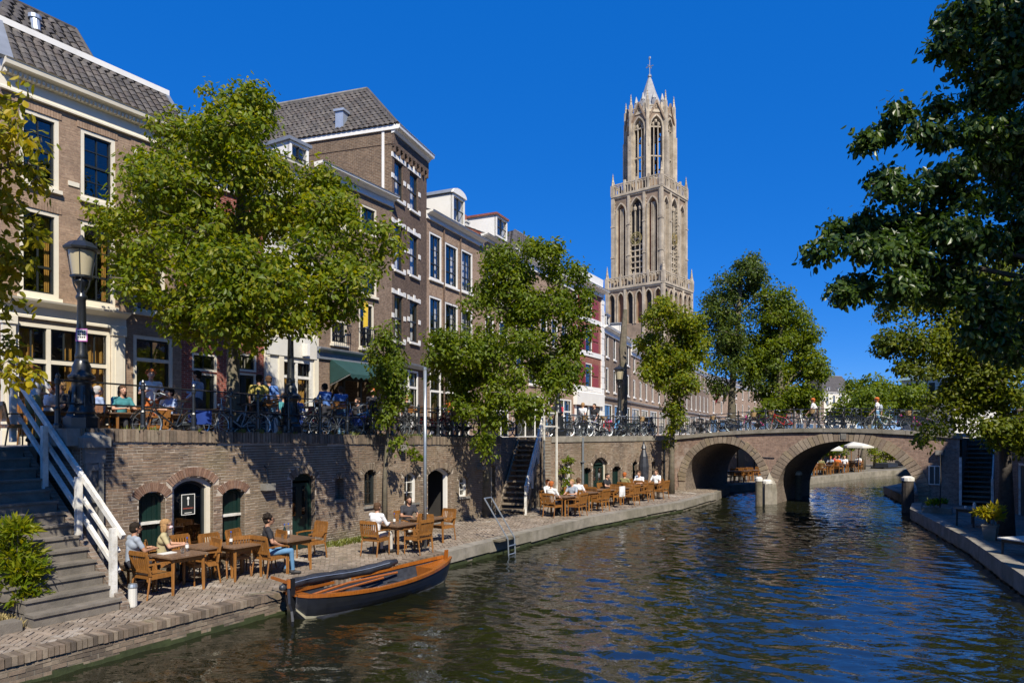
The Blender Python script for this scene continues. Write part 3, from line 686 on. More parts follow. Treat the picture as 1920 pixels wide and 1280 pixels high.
# stone corbels, brackets, pipes
for px_, py_, wd, hd, dp in ((497, 912, .30, .17, .22), (748, 839, .2, .2, .25), (897, 877, .2, .13, .25)):
    u, z = Wa.hit(px_, py_); z -= WZ
    c_ = MB().box(u-wd/2, u+wd/2, -dp, .05, z-hd/2, z+hd/2).build('corbel_stone', M['stone'], wall)
for px_, y0_, y1_, fr_, pr_ in ((1090, 780+40, 925, Wb, wallb), (1243, 830, 925, Wb, wallb)):
    u = fr_.u(px_); z1 = fr_.z(px_, y0_)-WZ
    p_ = MB().tube([(u,-.09,0),(u,-.09,z1)], .05, 8); p_.box(u-.1, u+.1, -.18, -.02, z1*.62, z1*.62+.05); p_.build('drain_pipe', M['black'] if px_ > 1200 else M['steel'], pr_)
u, z = Wa.hit(495, 888); MB().tube([(u,-.02,z-WZ+.2),(u,-.1,z-WZ+.15),(u+.03,-.14,z-WZ-.12)], .018, 6).build('wall_hook', M['black'], wall)
# stone pier at the head of the stair
mb = MB(); mb.box(-6.34, -5.8, -.2, .3, 2.86, 3.06); mb.add([(-6.34,-.2,3.06),(-5.8,-.2,3.06),(-5.8,.3,3.06),(-6.34,.3,3.06),(-6.22,-.1,3.17),(-5.92,-.1,3.17),(-5.92,.25,3.17),(-6.22,.25,3.17)], [(0,1,5,4),(1,2,6,5),(2,3,7,6),(3,0,4,7),(4,5,6,7)])
mb.build('pier_cap', M['stone'], wall)
MB().box(-6.27, -5.87, -.13, .2, 2.55, 2.86).build('pier_block', M['stone'], wall)
mb = MB(); mb.box(-6.24, -6.14, -.11, .2, .0, 2.55); mb.box(-6.0, -5.9, -.11, .2, .0, 2.55); mb.box(-6.14, -6.0, -.03, .1, 0, 2.55)
for z in (0, .9, 1.75, 2.4): mb.box(-6.14, -6.0, -.1, .1, z, z+.13)
mb.build('pier_shaft', M['stone'], wall)
# weeds at the foot of the wall and on the coping
V = []; Q = []
def tuft(x, y, z, n, h_, r_):
    for _ in range(n):
        a = random.uniform(0, 2*PI); d = random.uniform(0, r_); bx_, by_ = x+d*math.cos(a), y+d*math.sin(a); hh = h_*random.uniform(.4, 1.1); a2 = random.uniform(0, 2*PI); l_ = hh*random.uniform(.2, .8)
        k = len(V); wx, wy = .012*math.cos(a2+1.57), .012*math.sin(a2+1.57)
        V.extend([(bx_-wx, by_-wy, z), (bx_+wx, by_+wy, z), (bx_+l_*.5*math.cos(a2)+wx*1.2, by_+l_*.5*math.sin(a2)+wy*1.2, z+hh*.7), (bx_+l_*math.cos(a2), by_+l_*math.sin(a2), z+hh)]); Q.append((k, k+1, k+2, k+3))
for px_ in range(610, 690, 3):
    u = Wa.u(px_); P_ = Wa.w(u, -random.uniform(.02, .35)); tuft(P_.x, P_.y, WZ, 26, .16, .16)
for _ in range(46):
    u = random.uniform(-5.5, 9); P_ = Wa.w(u, random.choice((-.06, -.03, .2))); tuft(P_.x, P_.y, copz(u)-.02, 8, .12, .1)
for _ in range(30):
    u = random.uniform(3, 13.5); P_ = Wb.w(u, -random.uniform(.02, .12)); tuft(P_.x, P_.y, WZ, 12, .2, .15)
o = new_ob('wall_weeds', np_mesh('wall_weeds', V, Q, M['grass'])); tag(o, kind='stuff')
# ================================================================== STAIRS
st = empty('stone_stair', Wa.w(-6.7, -2.2, WZ), Wa.ang, 'worn grey stone stair with a white wooden handrail at the near end of the quay', 'stair')
RI, TR = .205, .274                                          # local x: along the quay (0 = right flank), y: up the stair
for k in range(14):
    w0 = -1.42 if k < 2 else (-1.62 if k < 3 else -1.55)
    mb = MB(); mb.box(w0+.02, -.02, k*TR+.035, 4.0, max(0, k*RI-.02), k*RI+RI-.045)
    mb.box(w0-.0, .0, k*TR, k*TR+TR+.03, k*RI+RI-.045, k*RI+RI)
    mb.build('step', M['step'], st)
MB().slab([(0,0),(.0,.01)], 0, .01) if False else None
mb = MB(); P_ = [(0,-.02),(0,.1),(3.8,2.87),(4.0,2.87),(4.0,-.02)]
mb.add([(.0,y,z) for y,z in P_]+[(.14,y,z) for y,z in P_], [(0,1,2,3,4),(9,8,7,6,5),(0,5,6,1),(1,6,7,2),(2,7,8,3),(3,8,9,4),(4,9,5,0)]); mb.build('stringer', M['b_shade'], st)
MB().box(-2.05, -1.55, .05, .35, 0, .16).build('kerb_stone', M['step'], st)
PY = (.29, 1.48, 2.78, 4.1)
for i, y in enumerate(PY):
    zb = max(0, (y/TR)*RI-.1); zt = (y/TR)*RI+1.22
    MB().box(-.045, .06, y-.05, y+.05, zb, zt).build('rail_post', M['rail_white'], st)
def sl_(y, h_): return (y/TR)*RI+h_
for h_, wd, nm in ((1.2, .10, 'top_rail'), (.78, .055, 'middle_rail'), (.42, .075, 'low_rail')):
    x = .09 if nm == 'top_rail' else .105
    y0 = PY[0]-(.18 if nm == 'top_rail' else 0)
    MB().beam((x, y0, sl_(y0, h_)), (x, PY[3]+.1, sl_(PY[3]+.1, h_)), .07, wd).build(nm, M['rail_white'], st)
# middle stair: open wooden treads beside the wall
ms_ = empty('wooden_stair', S2, math.atan2(SA.y, SA.x), 'weathered open wooden stair with white handrail climbing from the wharf in mid quay', 'stair')
NS, RT, TT = 14, 2.87/14, .235                               # local x up the stair, y across to the left
for k in range(NS): MB().box(k*TT, k*TT+.29, .02, 1.02, k*RT+RT-.06, k*RT+RT).build('tread', M['stairwood'], ms_)
for y in (.0, 1.02): MB().beam((-.05, y, .05), (NS*TT, y, 2.85), .07, .28).build('stringer', M['stairwood'], ms_)
for x in (.35, 1.3, 2.3): MB().box(x, x+.1, .05, .15, 0, x/TT*RT).build('prop', M['bark'], ms_)
for x in (0, 1.1, 2.2, 3.3):
    z = x/TT*RT; MB().box(x-.045, x+.045, -.1, -.01, z*.98, z+1.1).build('rail_post', M['rail_white'], ms_)
for h_ in (1.1, .75): MB().beam((-.05, -.06, h_-.02), (3.4, -.06, 3.4/TT*RT+h_), .08, .11).build('handrail', M['rail_white'], ms_)
# landing gate at the top
ga = empty('landing_gate', S2+SA*2.75-SW*.05+Vector((0, 0, 2.85)), Wb.ang, 'white painted railing frame on tall poles at the head of the wooden stair', 'railing')
MB().beam((.1,-.1,0), (.1,-.1,1.2), .07, .07).build('post', M['rail_white'], ga); MB().beam((1.0,-.1,-2.2), (1.0,-.1,1.25), .07, .07).build('post', M['rail_white'], ga)
for z in (1.17, .6): MB().beam((.1,-.1,z), (1.0,-.1,z), .06, .06).build('rail', M['rail_white'], ga)
MB().beam((.1,-.1,-2.85), (.1,-.1,0), .06, .06).build('support_pole', M['steel'], ga)

# ================================================================== BRIDGE
br = empty('arched_bridge', BR.w(0, 0, 0), BR.ang, 'old brick canal bridge with one small and one wide stone ringed arch', 'bridge')
BL, BD = 13.45, 6.5
def deck(s): return 3.84-.42*((s-7.6)/7.6)**2 if s < 7.6 else 3.84-.30*((s-7.6)/5.85)**2
ARC = [(.7, 4.88, .95, 3.08-.02), (5.6, 11.87, .55, 3.20)]   # from, to, springing, crown
def intr(s):
    for a, b_, zs, zc in ARC:
        if a < s < b_: return zs+(zc-zs)*math.sqrt(max(0, 1-((s-(a+b_)/2)/((b_-a)/2))**2))
    return None
S = sorted(set(list(np.round(np.linspace(-1.8, BL, 62), 3))+[round((a+b_)/2-(b_-a)/2*math.cos(PI*i/28), 4) for a, b_, _, _ in ARC for i in range(29)]))
mb = MB(); mv = MB(); mbk = MB()
for a, b_ in zip(S[:-1], S[1:]):
    if b_-a < 1e-5: continue
    mid = (a+b_)/2; inside = any(q[0] <= mid <= q[1] for q in ARC)
    z0 = z1 = -.6
    if inside:
        q = next(q for q in ARC if q[0] <= mid <= q[1]); z0 = intr(a) or q[2]; z1 = intr(b_) or q[2]
        mv.quad((a,0,z0),(b_,0,z1),(b_,BD,z1),(a,BD,z0))
    mb.quad((a,0,z0),(b_,0,z1),(b_,0,deck(b_)-.22),(a,0,deck(a)-.22)); mbk.quad((a,BD,z0),(b_,BD,z1),(b_,BD,deck(b_)-.22),(a,BD,deck(a)-.22))
for a, b_, zs, zc in ARC:
    for s_ in (a, b_): mv.quad((s_,0,-.6),(s_,BD,-.6),(s_,BD,zs),(s_,0,zs))
mb.build('spandrel_wall', M['b_bridge'], br); mbk.build('spandrel_wall', M['b_bridge'], br); mv.build('vault', M['b_shade'], br)
md = MB(); ss = np.linspace(-1.8, BL+.1, 30)
for a, b_ in zip(ss[:-1], ss[1:]): md.add([(a,-.02,deck(a)-.21),(b_,-.02,deck(b_)-.21),(b_,BD,deck(b_)-.21),(a,BD,deck(a)-.21),(a,-.02,deck(a)-.09),(b_,-.02,deck(b_)-.09),(b_,BD,deck(b_)-.09),(a,BD,deck(a)-.09)], [(4,5,6,7),(0,1,5,4)])
md.build('deck', M['street'], br)
s_ = -1.8
while s_ < BL:
    L = min(random.uniform(.9, 1.3), BL-s_+.1); a, b_ = s_+.006, s_+L-.006
    for y0, y1 in ((-.10, .30), (BD-.3, BD+.1)):
        MB().add([(a,y0,deck(a)-.20),(b_,y0,deck(b_)-.20),(b_,y1,deck(b_)-.20),(a,y1,deck(a)-.20),(a,y0,deck(a)),(b_,y0,deck(b_)),(b_,y1,deck(b_)),(a,y1,deck(a))], [(0,3,2,1),(4,5,6,7),(0,1,5,4),(1,2,6,5),(2,3,7,6),(3,0,4,7)]).build('coping_stone', M['kerb'], br)
    s_ += L
for ai, (a, b_, zs, zc) in enumerate(ARC):                   # arch rings
    n = 30 if ai == 0 else 46; th = .42 if ai == 0 else .5; hw, hh = (b_-a)/2, zc-zs; c = (a+b_)/2
    for i in range(n):
        t0 = PI-PI*(i+.06)/n; t1 = PI-PI*(i+.94)/n; j = random.uniform(-.03, .03); big = th+j
        Pq = []
        for t_, e in ((t0, .005), (t0, big), (t1, big), (t1, .005)): Pq.append((c+(hw+e)*math.cos(t_), zs+(hh+e)*math.sin(t_)))
        MB().slab(Pq, -.035-random.uniform(0, .02), .3).build('arch_stone', M['voussoir'], br)
    for sg in (-1, 1):                                       # jambs below the springing
        z = -.3; x0 = c+sg*hw
        while z < zs-.05:
            h_ = min(.3, zs-z); xx = sorted((x0+sg*.005, x0+sg*random.uniform(.3, .48)))
            MB().box(xx[0], xx[1], -.03, .3, z+.006, z+h_-.006).build('jamb_stone', M['voussoir'], br); z += h_
mb = MB(); mb.slabz([(4.85,0),(5.24,-.75),(5.62,0)], -.8, 1.0); mb.add([(4.85,0,1.0),(5.24,-.75,1.0),(5.62,0,1.0),(5.24,0,1.6)], [(0,1,3),(1,2,3)]); mb.build('cutwater', M['kerb'], br)
MB().box(8.62, 8.86, -.07, .2, 3.30, 3.58).build('keystone', M['stone'], br)
MB().tube([(3.4,-.03,3.55),(4.3,-.03,2.75),(4.75,-.03,2.35),(5.5,-.03,2.33)], .018, 5).build('iron_tie', M['black'], br)
mb = MB(); mb.box(12.55, 12.85, -.22, .0, 2.62, 2.82); mb.slab([(12.6,2.62),(12.8,2.62),(12.7,2.2)], -.12, 0); mb.build('corbel_stone', M['stone'], br)
# window in the right abutment
u0, z1 = BR.hit(1741, 872); u1, _ = BR.hit(1764, 872); z0 = BR.z(1741, 908)
mb = MB(); mb.ring(u0, u1, z0, z1, .05, -.05, .02); mb.box((u0+u1)/2-.02, (u0+u1)/2+.02, -.045, .02, z0, z1); w_ = mb.build('window', M['rail_white'], br); MB().box(u0+.04, u1-.04, -.02, -.01, z0+.04, z1-.04).build('pane', M['sash'], w_)

# iron railings -----------------------------------------------------
def railing(name, label, pts, posts, h_=1.05, orn=True, rails=(.95, .5), group=None):
    """pts: world foot points, one per post"""
    o = empty(name, pts[0], 0, label, 'railing', group); b0 = Vector(pts[0])
    for i, p in enumerate(pts):
        p = Vector(p)-b0
        mb = MB()
        if orn: mb.lathe([(.085,0),(.085,.06),(.055,.1),(.05,.35),(.062,.38),(.04,.42),(.036,.85),(.055,.88),(.055,.96),(.035,.99),(.045,1.03),(.02,h_+.03)], 8, p)
        else: mb.tube([p, p+Vector((0, 0, h_))], .028, 6); mb.ball(p+Vector((0, 0, h_)), .04, 0, 6, 4)
        mb.build('post', M['black'], o)
    for z in rails:
        for a, b_ in zip(pts[:-1], pts[1:]):
            MB().tube([Vector(a)-b0+Vector((0, 0, z)), Vector(b_)-b0+Vector((0, 0, z))], .019, 6).build('rail', M['black'], o)
    return o
def cw(px_): u = Wa.u(px_, .15); P_ = Wa.w(u, .15); return Vector((P_.x, P_.y, copz(u)))
railing('quay_railing', 'black iron railing on the quay wall, from the lamp post to the wooden stair', [cw(p_) for p_ in (108, 268, 363, 433, 484, 541, 600, 651, 695, 735, 785, 821, 847, 867, 898, 925, 948, 968)], None)
railing('quay_railing', 'black iron railing on the quay wall between the wooden stair and the bridge', [Wb.w(u, .15, 3.45) for u in (3.9, 5.2, 6.6, 7.9, 9.2, 10.5, 11.8, 13.2)], None, orn=False)
br_r = [BR.w(s_, .12, deck(s_)) for s_ in (.3, 1.45, 3.6, 5.0, 6.4, 7.55, 8.75, 10.1, 11.6, 13.2)]
railing('bridge_railing', 'black iron railing with slim posts on the near side of the bridge', br_r, None, orn=False)
railing('bridge_railing', 'black iron railing on the far side of the bridge', [BR.w(s_, BD-.15, deck(s_)) for s_ in np.linspace(.3, 13.2, 9)], None, orn=False)

# ================================================================== right bank walls and stair
rb = empty('right_bank_wall', BR.w(BL+1.15, 0, WZ), BR.ang, 'shaded brick quay wall with dark cellar doors on the right bank', 'wall')
Rf = Fr(RWALL[5].x, RWALL[5].y, *(RWALL[4]-RWALL[5]).xy)     # runs back towards the camera
inv = (Matrix.Translation(BR.w(BL+1.15, 0, WZ)) @ Matrix.Rotation(BR.ang, 4, 'Z')).inverted()
pts = [BR.w(BL+1.2, 1.8), BR.w(BL+1.25, 0), RWALL[4]+Vector((.3, 1.6, 0)), RWALL[4], RWALL[3], RWALL[2], RWALL[1]]
mb = MB(); pl = [inv @ Vector((p.x, p.y, WZ)) for p in pts]
for a, b_ in zip(pl[:-1], pl[1:]): mb.quad((a.x,a.y,0),(b_.x,b_.y,0),(b_.x,b_.y,2.9),(a.x,a.y,2.9))
mb.build('masonry', M['b_shade'], rb)
for a, b_ in zip(pl[1:-1], pl[2:]): MB().beam((a.x,a.y,2.82), (b_.x,b_.y,2.82), .4, .2).build('coping_stone', M['kerb'], rb)
for pa, pb in ((pl[2], pl[3]), (pl[3], pl[4])):
    d_ = (pb-pa); L = d_.length; d_.normalize(); nn = Vector((d_.y, -d_.x, 0))
    if nn.y > 0: nn = -nn
    for t_ in np.arange(.5, L-1.2, 1.9):
        A_, B_ = pa+d_*t_, pa+d_*(t_+.85); mb = MB()
        for q0, q1, z0, z1 in ((A_, A_+d_*.08, 0, 2), (B_-d_*.08, B_, 0, 2), (A_, B_, 1.92, 2)): mb.beam(((q0+q1)/2).xy.to_3d()+nn*.03+Vector((0,0,z0)), ((q0+q1)/2).xy.to_3d()+nn*.03+Vector((0,0,z1)), .09, .09) if z1-z0 > 1 else mb.beam(q0.xy.to_3d()+nn*.03+Vector((0,0,1.96)), q1.xy.to_3d()+nn*.03+Vector((0,0,1.96)), .08, .08)
        f_ = mb.build('door_frame', M['rail_white'], rb); MB().add([(A_+nn*.02).xy.to_3d(), (B_+nn*.02).xy.to_3d(), (B_+nn*.02).xy.to_3d()+Vector((0,0,1.95)), (A_+nn*.02).xy.to_3d()+Vector((0,0,1.95))], [(0,1,2,3)]).build('cellar_door', M['sash'], f_)
rs = empty('bank_stair', BR.w(BL+.05, .1, WZ), BR.ang, 'dark shaded stair with white posts climbing beside the bridge on the right', 'stair')
for k in range(14): MB().box(.05, 1.15, -.3+k*.24, .05+k*.24, k*RT+RT-.06, k*RT+RT).build('tread', M['step'], rs)
mb = MB(); mb.quad((.05,3.3,0),(1.15,3.3,0),(1.15,3.3,2.9),(.05,3.3,2.9)); mb.quad((.04,-.1,0),(.04,3.3,0),(.04,3.3,2.9),(.04,-.1,2.9)); mb.build('side_wall', M['b_shade'], rs)
for x in (0, 1.15):
    MB().box(x-.05, x+.05, -.45, -.35, 0, 2.1 if x == 0 else 1.2).build('post', M['rail_white'], rs)
MB().beam((1.15,-.4,1.15), (1.15,3.2,4.0), .06, .08).build('handrail', M['rail_white'], rs)
# ================================================================== HOUSES
def nxt(p, tan, px_):
    r = (px_-960)/F; L = math.hypot(tan, 1); d = (tan/L, 1/L); t_ = (r*p[1]-p[0])/(d[0]-r*d[1]); return (p[0]+t_*d[0], p[1]+t_*d[1])
TILE = None
def tile_mesh(mat, tw=1, th=1):
    global TILE
    if TILE is None:
        x = [-.5, -.2, .15, .5]; h_ = [.012, .05, .05, .0]
        V = [(a, -.5, b_+.02) for a, b_ in zip(x, h_)]+[(a, .5, b_) for a, b_ in zip(x, h_)]+[(a, -.5, b_-.03) for a, b_ in zip(x, h_)]
        Q = [(i, i+1, i+5, i+4) for i in range(3)]+[(i+8, i+9, i+1, i) for i in range(3)]
        TILE = (np.array(V), np.array(Q)); 
    me = bpy.data.meshes.new('roof_tile'); me.from_pydata([(v[0]*tw, v[1]*th, v[2]) for v in TILE[0]], [], [list(q) for q in TILE[1]]); me.materials.append(mat); return me
def tiles(par, a0, a1, b0, b1, tw=.24, th=.30, nparts=0, world=None, mat=None):
    """tile rows from eave line a0-a1 up to b0-b1 (local points)"""
    mat = mat or M['tile']; a0, a1, b0, b1 = map(Vector, (a0, a1, b0, b1))
    up = ((b0+b1)/2-(a0+a1)/2); L = up.length; nr = max(1, int(L/(th*.82))); ax = (a1-a0).normalized()
    mats = []
    for r_ in range(nr):
        f0 = (r_+.5)/nr; l, q = a0.lerp(b0, f0), a1.lerp(b1, f0); W_ = (q-l).length; n = max(1, int(W_/tw)); upn = (b0-a0).normalized() if False else (up-ax*up.dot(ax)).normalized(); nz = ax.cross(upn)
        for i in range(n):
            c = l.lerp(q, (i+.5)/n)+nz*(.02+random.gauss(0, .003)); m3 = Matrix((ax*(W_/n)*.98, upn*th, nz)).transposed().to_4x4(); m3.translation = c
            mats.append(m3)
    if nparts:
        Wm = world; order = sorted(range(len(mats)), key=lambda i: (Wm @ mats[i].translation).xy.length)[:nparts]; me = tile_mesh(mat, tw*.98, th)
        for i in order:
            o = bpy.data.objects.new('roof_tile', me); COL.objects.link(o); o.parent = par; o.matrix_local = mats[i].normalized()
        os_ = set(order); mats = [m_ for i, m_ in enumerate(mats) if i not in os_]
    tile_mesh(mat) if TILE is None else None
    if mats:
        T = np.array([np.array(m_) for m_ in mats]); Vh = np.concatenate([TILE[0], np.ones((len(TILE[0]), 1))], 1)
        V = np.einsum('nij,kj->nki', T, Vh)[..., :3].reshape(-1, 3); Q = (TILE[1][None]+len(TILE[0])*np.arange(len(mats))[:, None, None]).reshape(-1, 4)
        o = new_ob('roof_tiles', np_mesh('roof_tiles', V, Q, mat), par); o['kind'] = 'stuff'
class House:
    def __init__(s, name, label, p0, p1, group=None):
        s.fr = Fr(p0[0], p0[1], p1[0]-p0[0], p1[1]-p0[1], SZ); s.L = math.hypot(p1[0]-p0[0], p1[1]-p0[1])
        s.root = empty(name, s.fr.o, s.fr.ang, label, 'house', group); s.holes = []; s.u, s.z, s.hit = s.fr.u, s.fr.z, s.fr.hit
    def walls(s, top, mat, depth=7, side=None, bricks=None, y=0):
        hs_ = s.holes; us = sorted(set([0, s.L]+[c for h_ in hs_ for c in h_[:2]])); zs = sorted(set([-.3, top]+[c for h_ in hs_ for c in h_[2:]]))
        mb = MB()
        for a, b_ in zip(us[:-1], us[1:]):
            for c, d in zip(zs[:-1], zs[1:]):
                m_, q = (a+b_)/2, (c+d)/2
                if m_ < 0 or m_ > s.L or q > top or any(h_[0] < m_ < h_[1] and h_[2] < q < h_[3] for h_ in hs_): continue
                mb.quad((a,y,c),(b_,y,c),(b_,y,d),(a,y,d))
        for u0, u1, z0, z1 in hs_:
            e = y+.22; mb.quad((u0,y,z0),(u0,e,z0),(u0,e,z1),(u0,y,z1)); mb.quad((u1,y,z0),(u1,e,z0),(u1,e,z1),(u1,y,z1)); mb.quad((u0,y,z1),(u1,y,z1),(u1,e,z1),(u0,e,z1)); mb.quad((u0,y,z0),(u1,y,z0),(u1,e,z0),(u0,e,z0))
        mb.build('front_wall', mat, s.root); mb = MB(); e = .004
        mb.quad((e,y,-.3),(e,depth,-.3),(e,depth,top),(e,y,top)); mb.quad((s.L-e,y,-.3),(s.L-e,depth,-.3),(s.L-e,depth,top),(s.L-e,y,top)); mb.quad((0,depth,-.3),(s.L,depth,-.3),(s.L,depth,top),(0,depth,top)); mb.quad((0,y+.25,top-.02),(s.L,y+.25,top-.02),(s.L,depth,top-.02),(0,depth,top-.02))
        mb.build('side_wall', side or mat, s.root)
        mb = MB(); zf = sorted(set([round(h_[2]*2)/2 for h_ in hs_]))
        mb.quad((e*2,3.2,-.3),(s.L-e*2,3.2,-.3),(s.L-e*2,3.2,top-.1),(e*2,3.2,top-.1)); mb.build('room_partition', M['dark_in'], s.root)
        if bricks:
            A = []; k = 0; z = -.3; H, L, J = .066, .212, .011
            while z < top-.05:
                zm = z+H/2; cuts = sorted([h_[:2] for h_ in s.holes+bricks if h_[2]-.02 < zm < h_[3]+.02]); spans = []; a = 0
                for c0, c1 in cuts:
                    if c0 > a: spans.append((a, c0))
                    a = max(a, c1)
                if a < s.L: spans.append((a, s.L))
                for a, b_ in spans:
                    i = math.floor(a/L)-1; o_ = (k % 2)*L/2
                    while o_+i*L < b_:
                        q0 = max(a, o_+i*L)+J*.25; q1 = min(b_, o_+(i+1)*L)-J*.25; i += 1
                        if q1-q0 > .03: A.append((q0, q1, y-.002-abs(random.gauss(0, .0008)), y+.02, z+J*.4, z+H-J*.4))
                z += H; k += 1
            box_parts('brick', A, M['brick_house'], s.root, s.fr.m, 300, 'brickwork', .0012)
    def win(s, r_, frame=None, sash=None, cols=2, rows=3, fw=.08, sw=.045, sill=True, curtain=None, split=False, glass=None, mid=True, y=0, sillm=None, hole=True, lintel=None):
        u0, u1, z0, z1 = r_
        if hole: s.holes.append((u0, u1, z0, z1))
        frame = frame or M['cream']; sash = sash or M['sash']; glass = glass or M['glass']
        w_ = MB().ring(u0, u1, z0, z1, fw, y+.01, y+.17).build('window', frame, s.root)
        a, b_, c, d = u0+fw, u1-fw, z0+fw, z1-fw
        mb = MB(); mb.ring(a, b_, c, d, sw, y+.06, y+.15)
        zm = c+(d-c)*(1-1/rows*round(rows/2)) if rows > 1 else None
        if mid and rows > 1: mb.box(a+sw, b_-sw, y+.055, y+.15, zm-.03, zm+.03)
        for i in range(1, cols): x = a+(b_-a)*i/cols; mb.box(x-.014, x+.014, y+.08, y+.14, c+sw, d-sw)
        for j in range(1, rows):
            zz = c+(d-c)*j/rows
            if mid and abs(zz-zm) < .05: continue
            mb.box(a+sw, b_-sw, y+.083, y+.137, zz-.012, zz+.012)
        mb.build('sash', sash, w_)
        if split:
            for i in range(cols):
                for j in range(rows):
                    x0, x1 = a+(b_-a)*i/cols+.018, a+(b_-a)*(i+1)/cols-.018; q0, q1 = c+(d-c)*j/rows+.014, c+(d-c)*(j+1)/rows-.014
                    t_ = random.uniform(-.004, .004); MB().add([(x0,y+.11+t_,q0),(x1,y+.11-t_,q0),(x1,y+.11-t_*.5,q1),(x0,y+.11+t_,q1)], [(0,1,2,3)]).build('pane', glass, w_)
        else: MB().quad((a+sw*.5,y+.11,c+sw*.5),(b_-sw*.5,y+.11,c+sw*.5),(b_-sw*.5,y+.11,d-sw*.5),(a+sw*.5,y+.11,d-sw*.5)).build('pane', glass, w_)
        if sill: MB().box(u0-.05, u1+.05, y-.1, y+.05, z0-.1, z0-.004).build('sill', sillm or frame, w_)
        if lintel: MB().box(u0-.1, u1+.1, y-.02, y+.02, z1+.006, z1+.2).build('lintel', lintel, w_)
        if curtain:
            for (x0, x1), mt in curtain:
                x0, x1 = a+(b_-a)*x0, a+(b_-a)*x1; mb = MB(); n = 7
                for i in range(n): mb.quad((x0+(x1-x0)*i/n, y+.26+.03*(i % 2), c), (x0+(x1-x0)*(i+1)/n, y+.26+.03*((i+1) % 2), c), (x0+(x1-x0)*(i+1)/n, y+.26+.03*((i+1) % 2), d), (x0+(x1-x0)*i/n, y+.26+.03*(i % 2), d))
                mb.build('curtain', mt, w_)
        return w_
    def cornice(s, zt, zb, out=.35, mat=None, dent=0, u0=-.05, u1=None, frieze=True):
        u1 = s.L+.05 if u1 is None else u1; h_ = zt-zb; mat = mat or M['cream']
        c_ = MB().extr([(0,zb+h_*.55),(-.12,zb+h_*.58),(-out*.55,zb+h_*.74),(-out*.95,zb+h_*.80),(-out,zt-.02),(-out-.03,zt),(.05,zt)], u0, u1).build('cornice', mat, s.root)
        if frieze: MB().extr([(0,zb),(-.10,zb),(-.10,zb+h_*.08),(-.06,zb+h_*.14),(-.05,zb+h_*.545),(0,zb+h_*.545)], u0, u1).build('frieze', mat, s.root)
        if dent:
            mb = MB()
            for i in range(dent): x = u0+(u1-u0)*(i+.3)/dent; mb.box(x, x+(u1-u0)/dent*.5, -out*.6, -.06, zb+h_*.56, zb+h_*.70)
            mb.build('dentils', mat, c_)
        return c_
    def shop(s, r_, ncol=3, frame=None, trans=.7, y=0, curtain=None):
        u0, u1, z0, z1 = r_; s.holes.append(r_); frame = frame or M['cream']; w_ = MB().ring(u0, u1, z0, z1, .09, y+.0, y+.15, 0, .3).build('shop_window', frame, s.root); zt = z0+(z1-z0)*trans; mb = MB()
        mb.box(u0+.09, u1-.09, y+.02, y+.13, zt-.05, zt+.05)
        for i in range(1, ncol): x = u0+(u1-u0)*i/ncol; mb.box(x-.05, x+.05, y+.01, y+.14, z0+.3, z1-.09)
        mb.build('mullion', frame, w_); mb = MB()
        for i in range(ncol):
            a = u0+(u1-u0)*i/ncol+.06; b_ = u0+(u1-u0)*(i+1)/ncol-.06
            for c, d in ((z0+.31, zt-.05), (zt+.05, z1-.1)):
                mb.ring(a, b_, c, d, .035, y+.05, y+.12); MB().quad((a+.02,y+.09,c+.02),(b_-.02,y+.09,c+.02),(b_-.02,y+.09,d-.02),(a+.02,y+.09,d-.02)).build('pane', M['glass'], w_)
            mb.box((a+b_)/2-.015, (a+b_)/2+.015, y+.06, y+.11, zt+.05, z1-.1)
        mb.build('sash', M['sash'], w_)
        if curtain:
            for (x0, x1), mt in curtain:
                x0, x1 = u0+(u1-u0)*x0, u0+(u1-u0)*x1; n = 9; mb = MB()
                for i in range(n): mb.quad((x0+(x1-x0)*i/n, y+.3+.05*(i % 2), z0), (x0+(x1-x0)*(i+1)/n, y+.3+.05*((i+1) % 2), z0), (x0+(x1-x0)*(i+1)/n, y+.3+.05*((i+1) % 2), z1), (x0+(x1-x0)*i/n, y+.3+.05*(i % 2), z1))
                mb.build('curtain', mt, w_)
        return w_
    def roof(s, zt, ridge, depth=7, y0=-.1, hip=.0, tw=.3, mat=None, over=0):
        """ridge parallel to the street"""
        a0, a1 = (0, y0, zt), (s.L, y0, zt); b0, b1 = (hip, depth/2, zt+ridge), (s.L-hip, depth/2, zt+ridge); c0, c1 = (0, depth, zt), (s.L, depth, zt)
        mb = MB(); mb.add([a0, a1, b1, b0, c1, c0], [(0,1,2,3),(3,2,4,5),(0,3,5),(1,4,2)]); mb.build('roof', mat or M['tile'], s.root)
        if tw: tiles(s.root, a0, a1, b0, b1, tw, tw*1.25)
        MB().tube([b0, b1], .09, 6).build('ridge', M['stone'], s.root)
    def chimney(s, u, y, z, h_, w_=.5, mat=None, pot=True):
        c_ = MB().box(u-w_/2, u+w_/2, y-w_/2, y+w_/2, z, z+h_).box(u-w_/2-.05, u+w_/2+.05, y-w_/2-.05, y+w_/2+.05, z+h_, z+h_+.1).build('chimney', mat or M['b_brown'], s.root)
        if pot: MB().lathe([(.1,0),(.09,.35)], 8, (u, y, z+h_+.1)).build('chimney_pot', M['b_red'], c_)
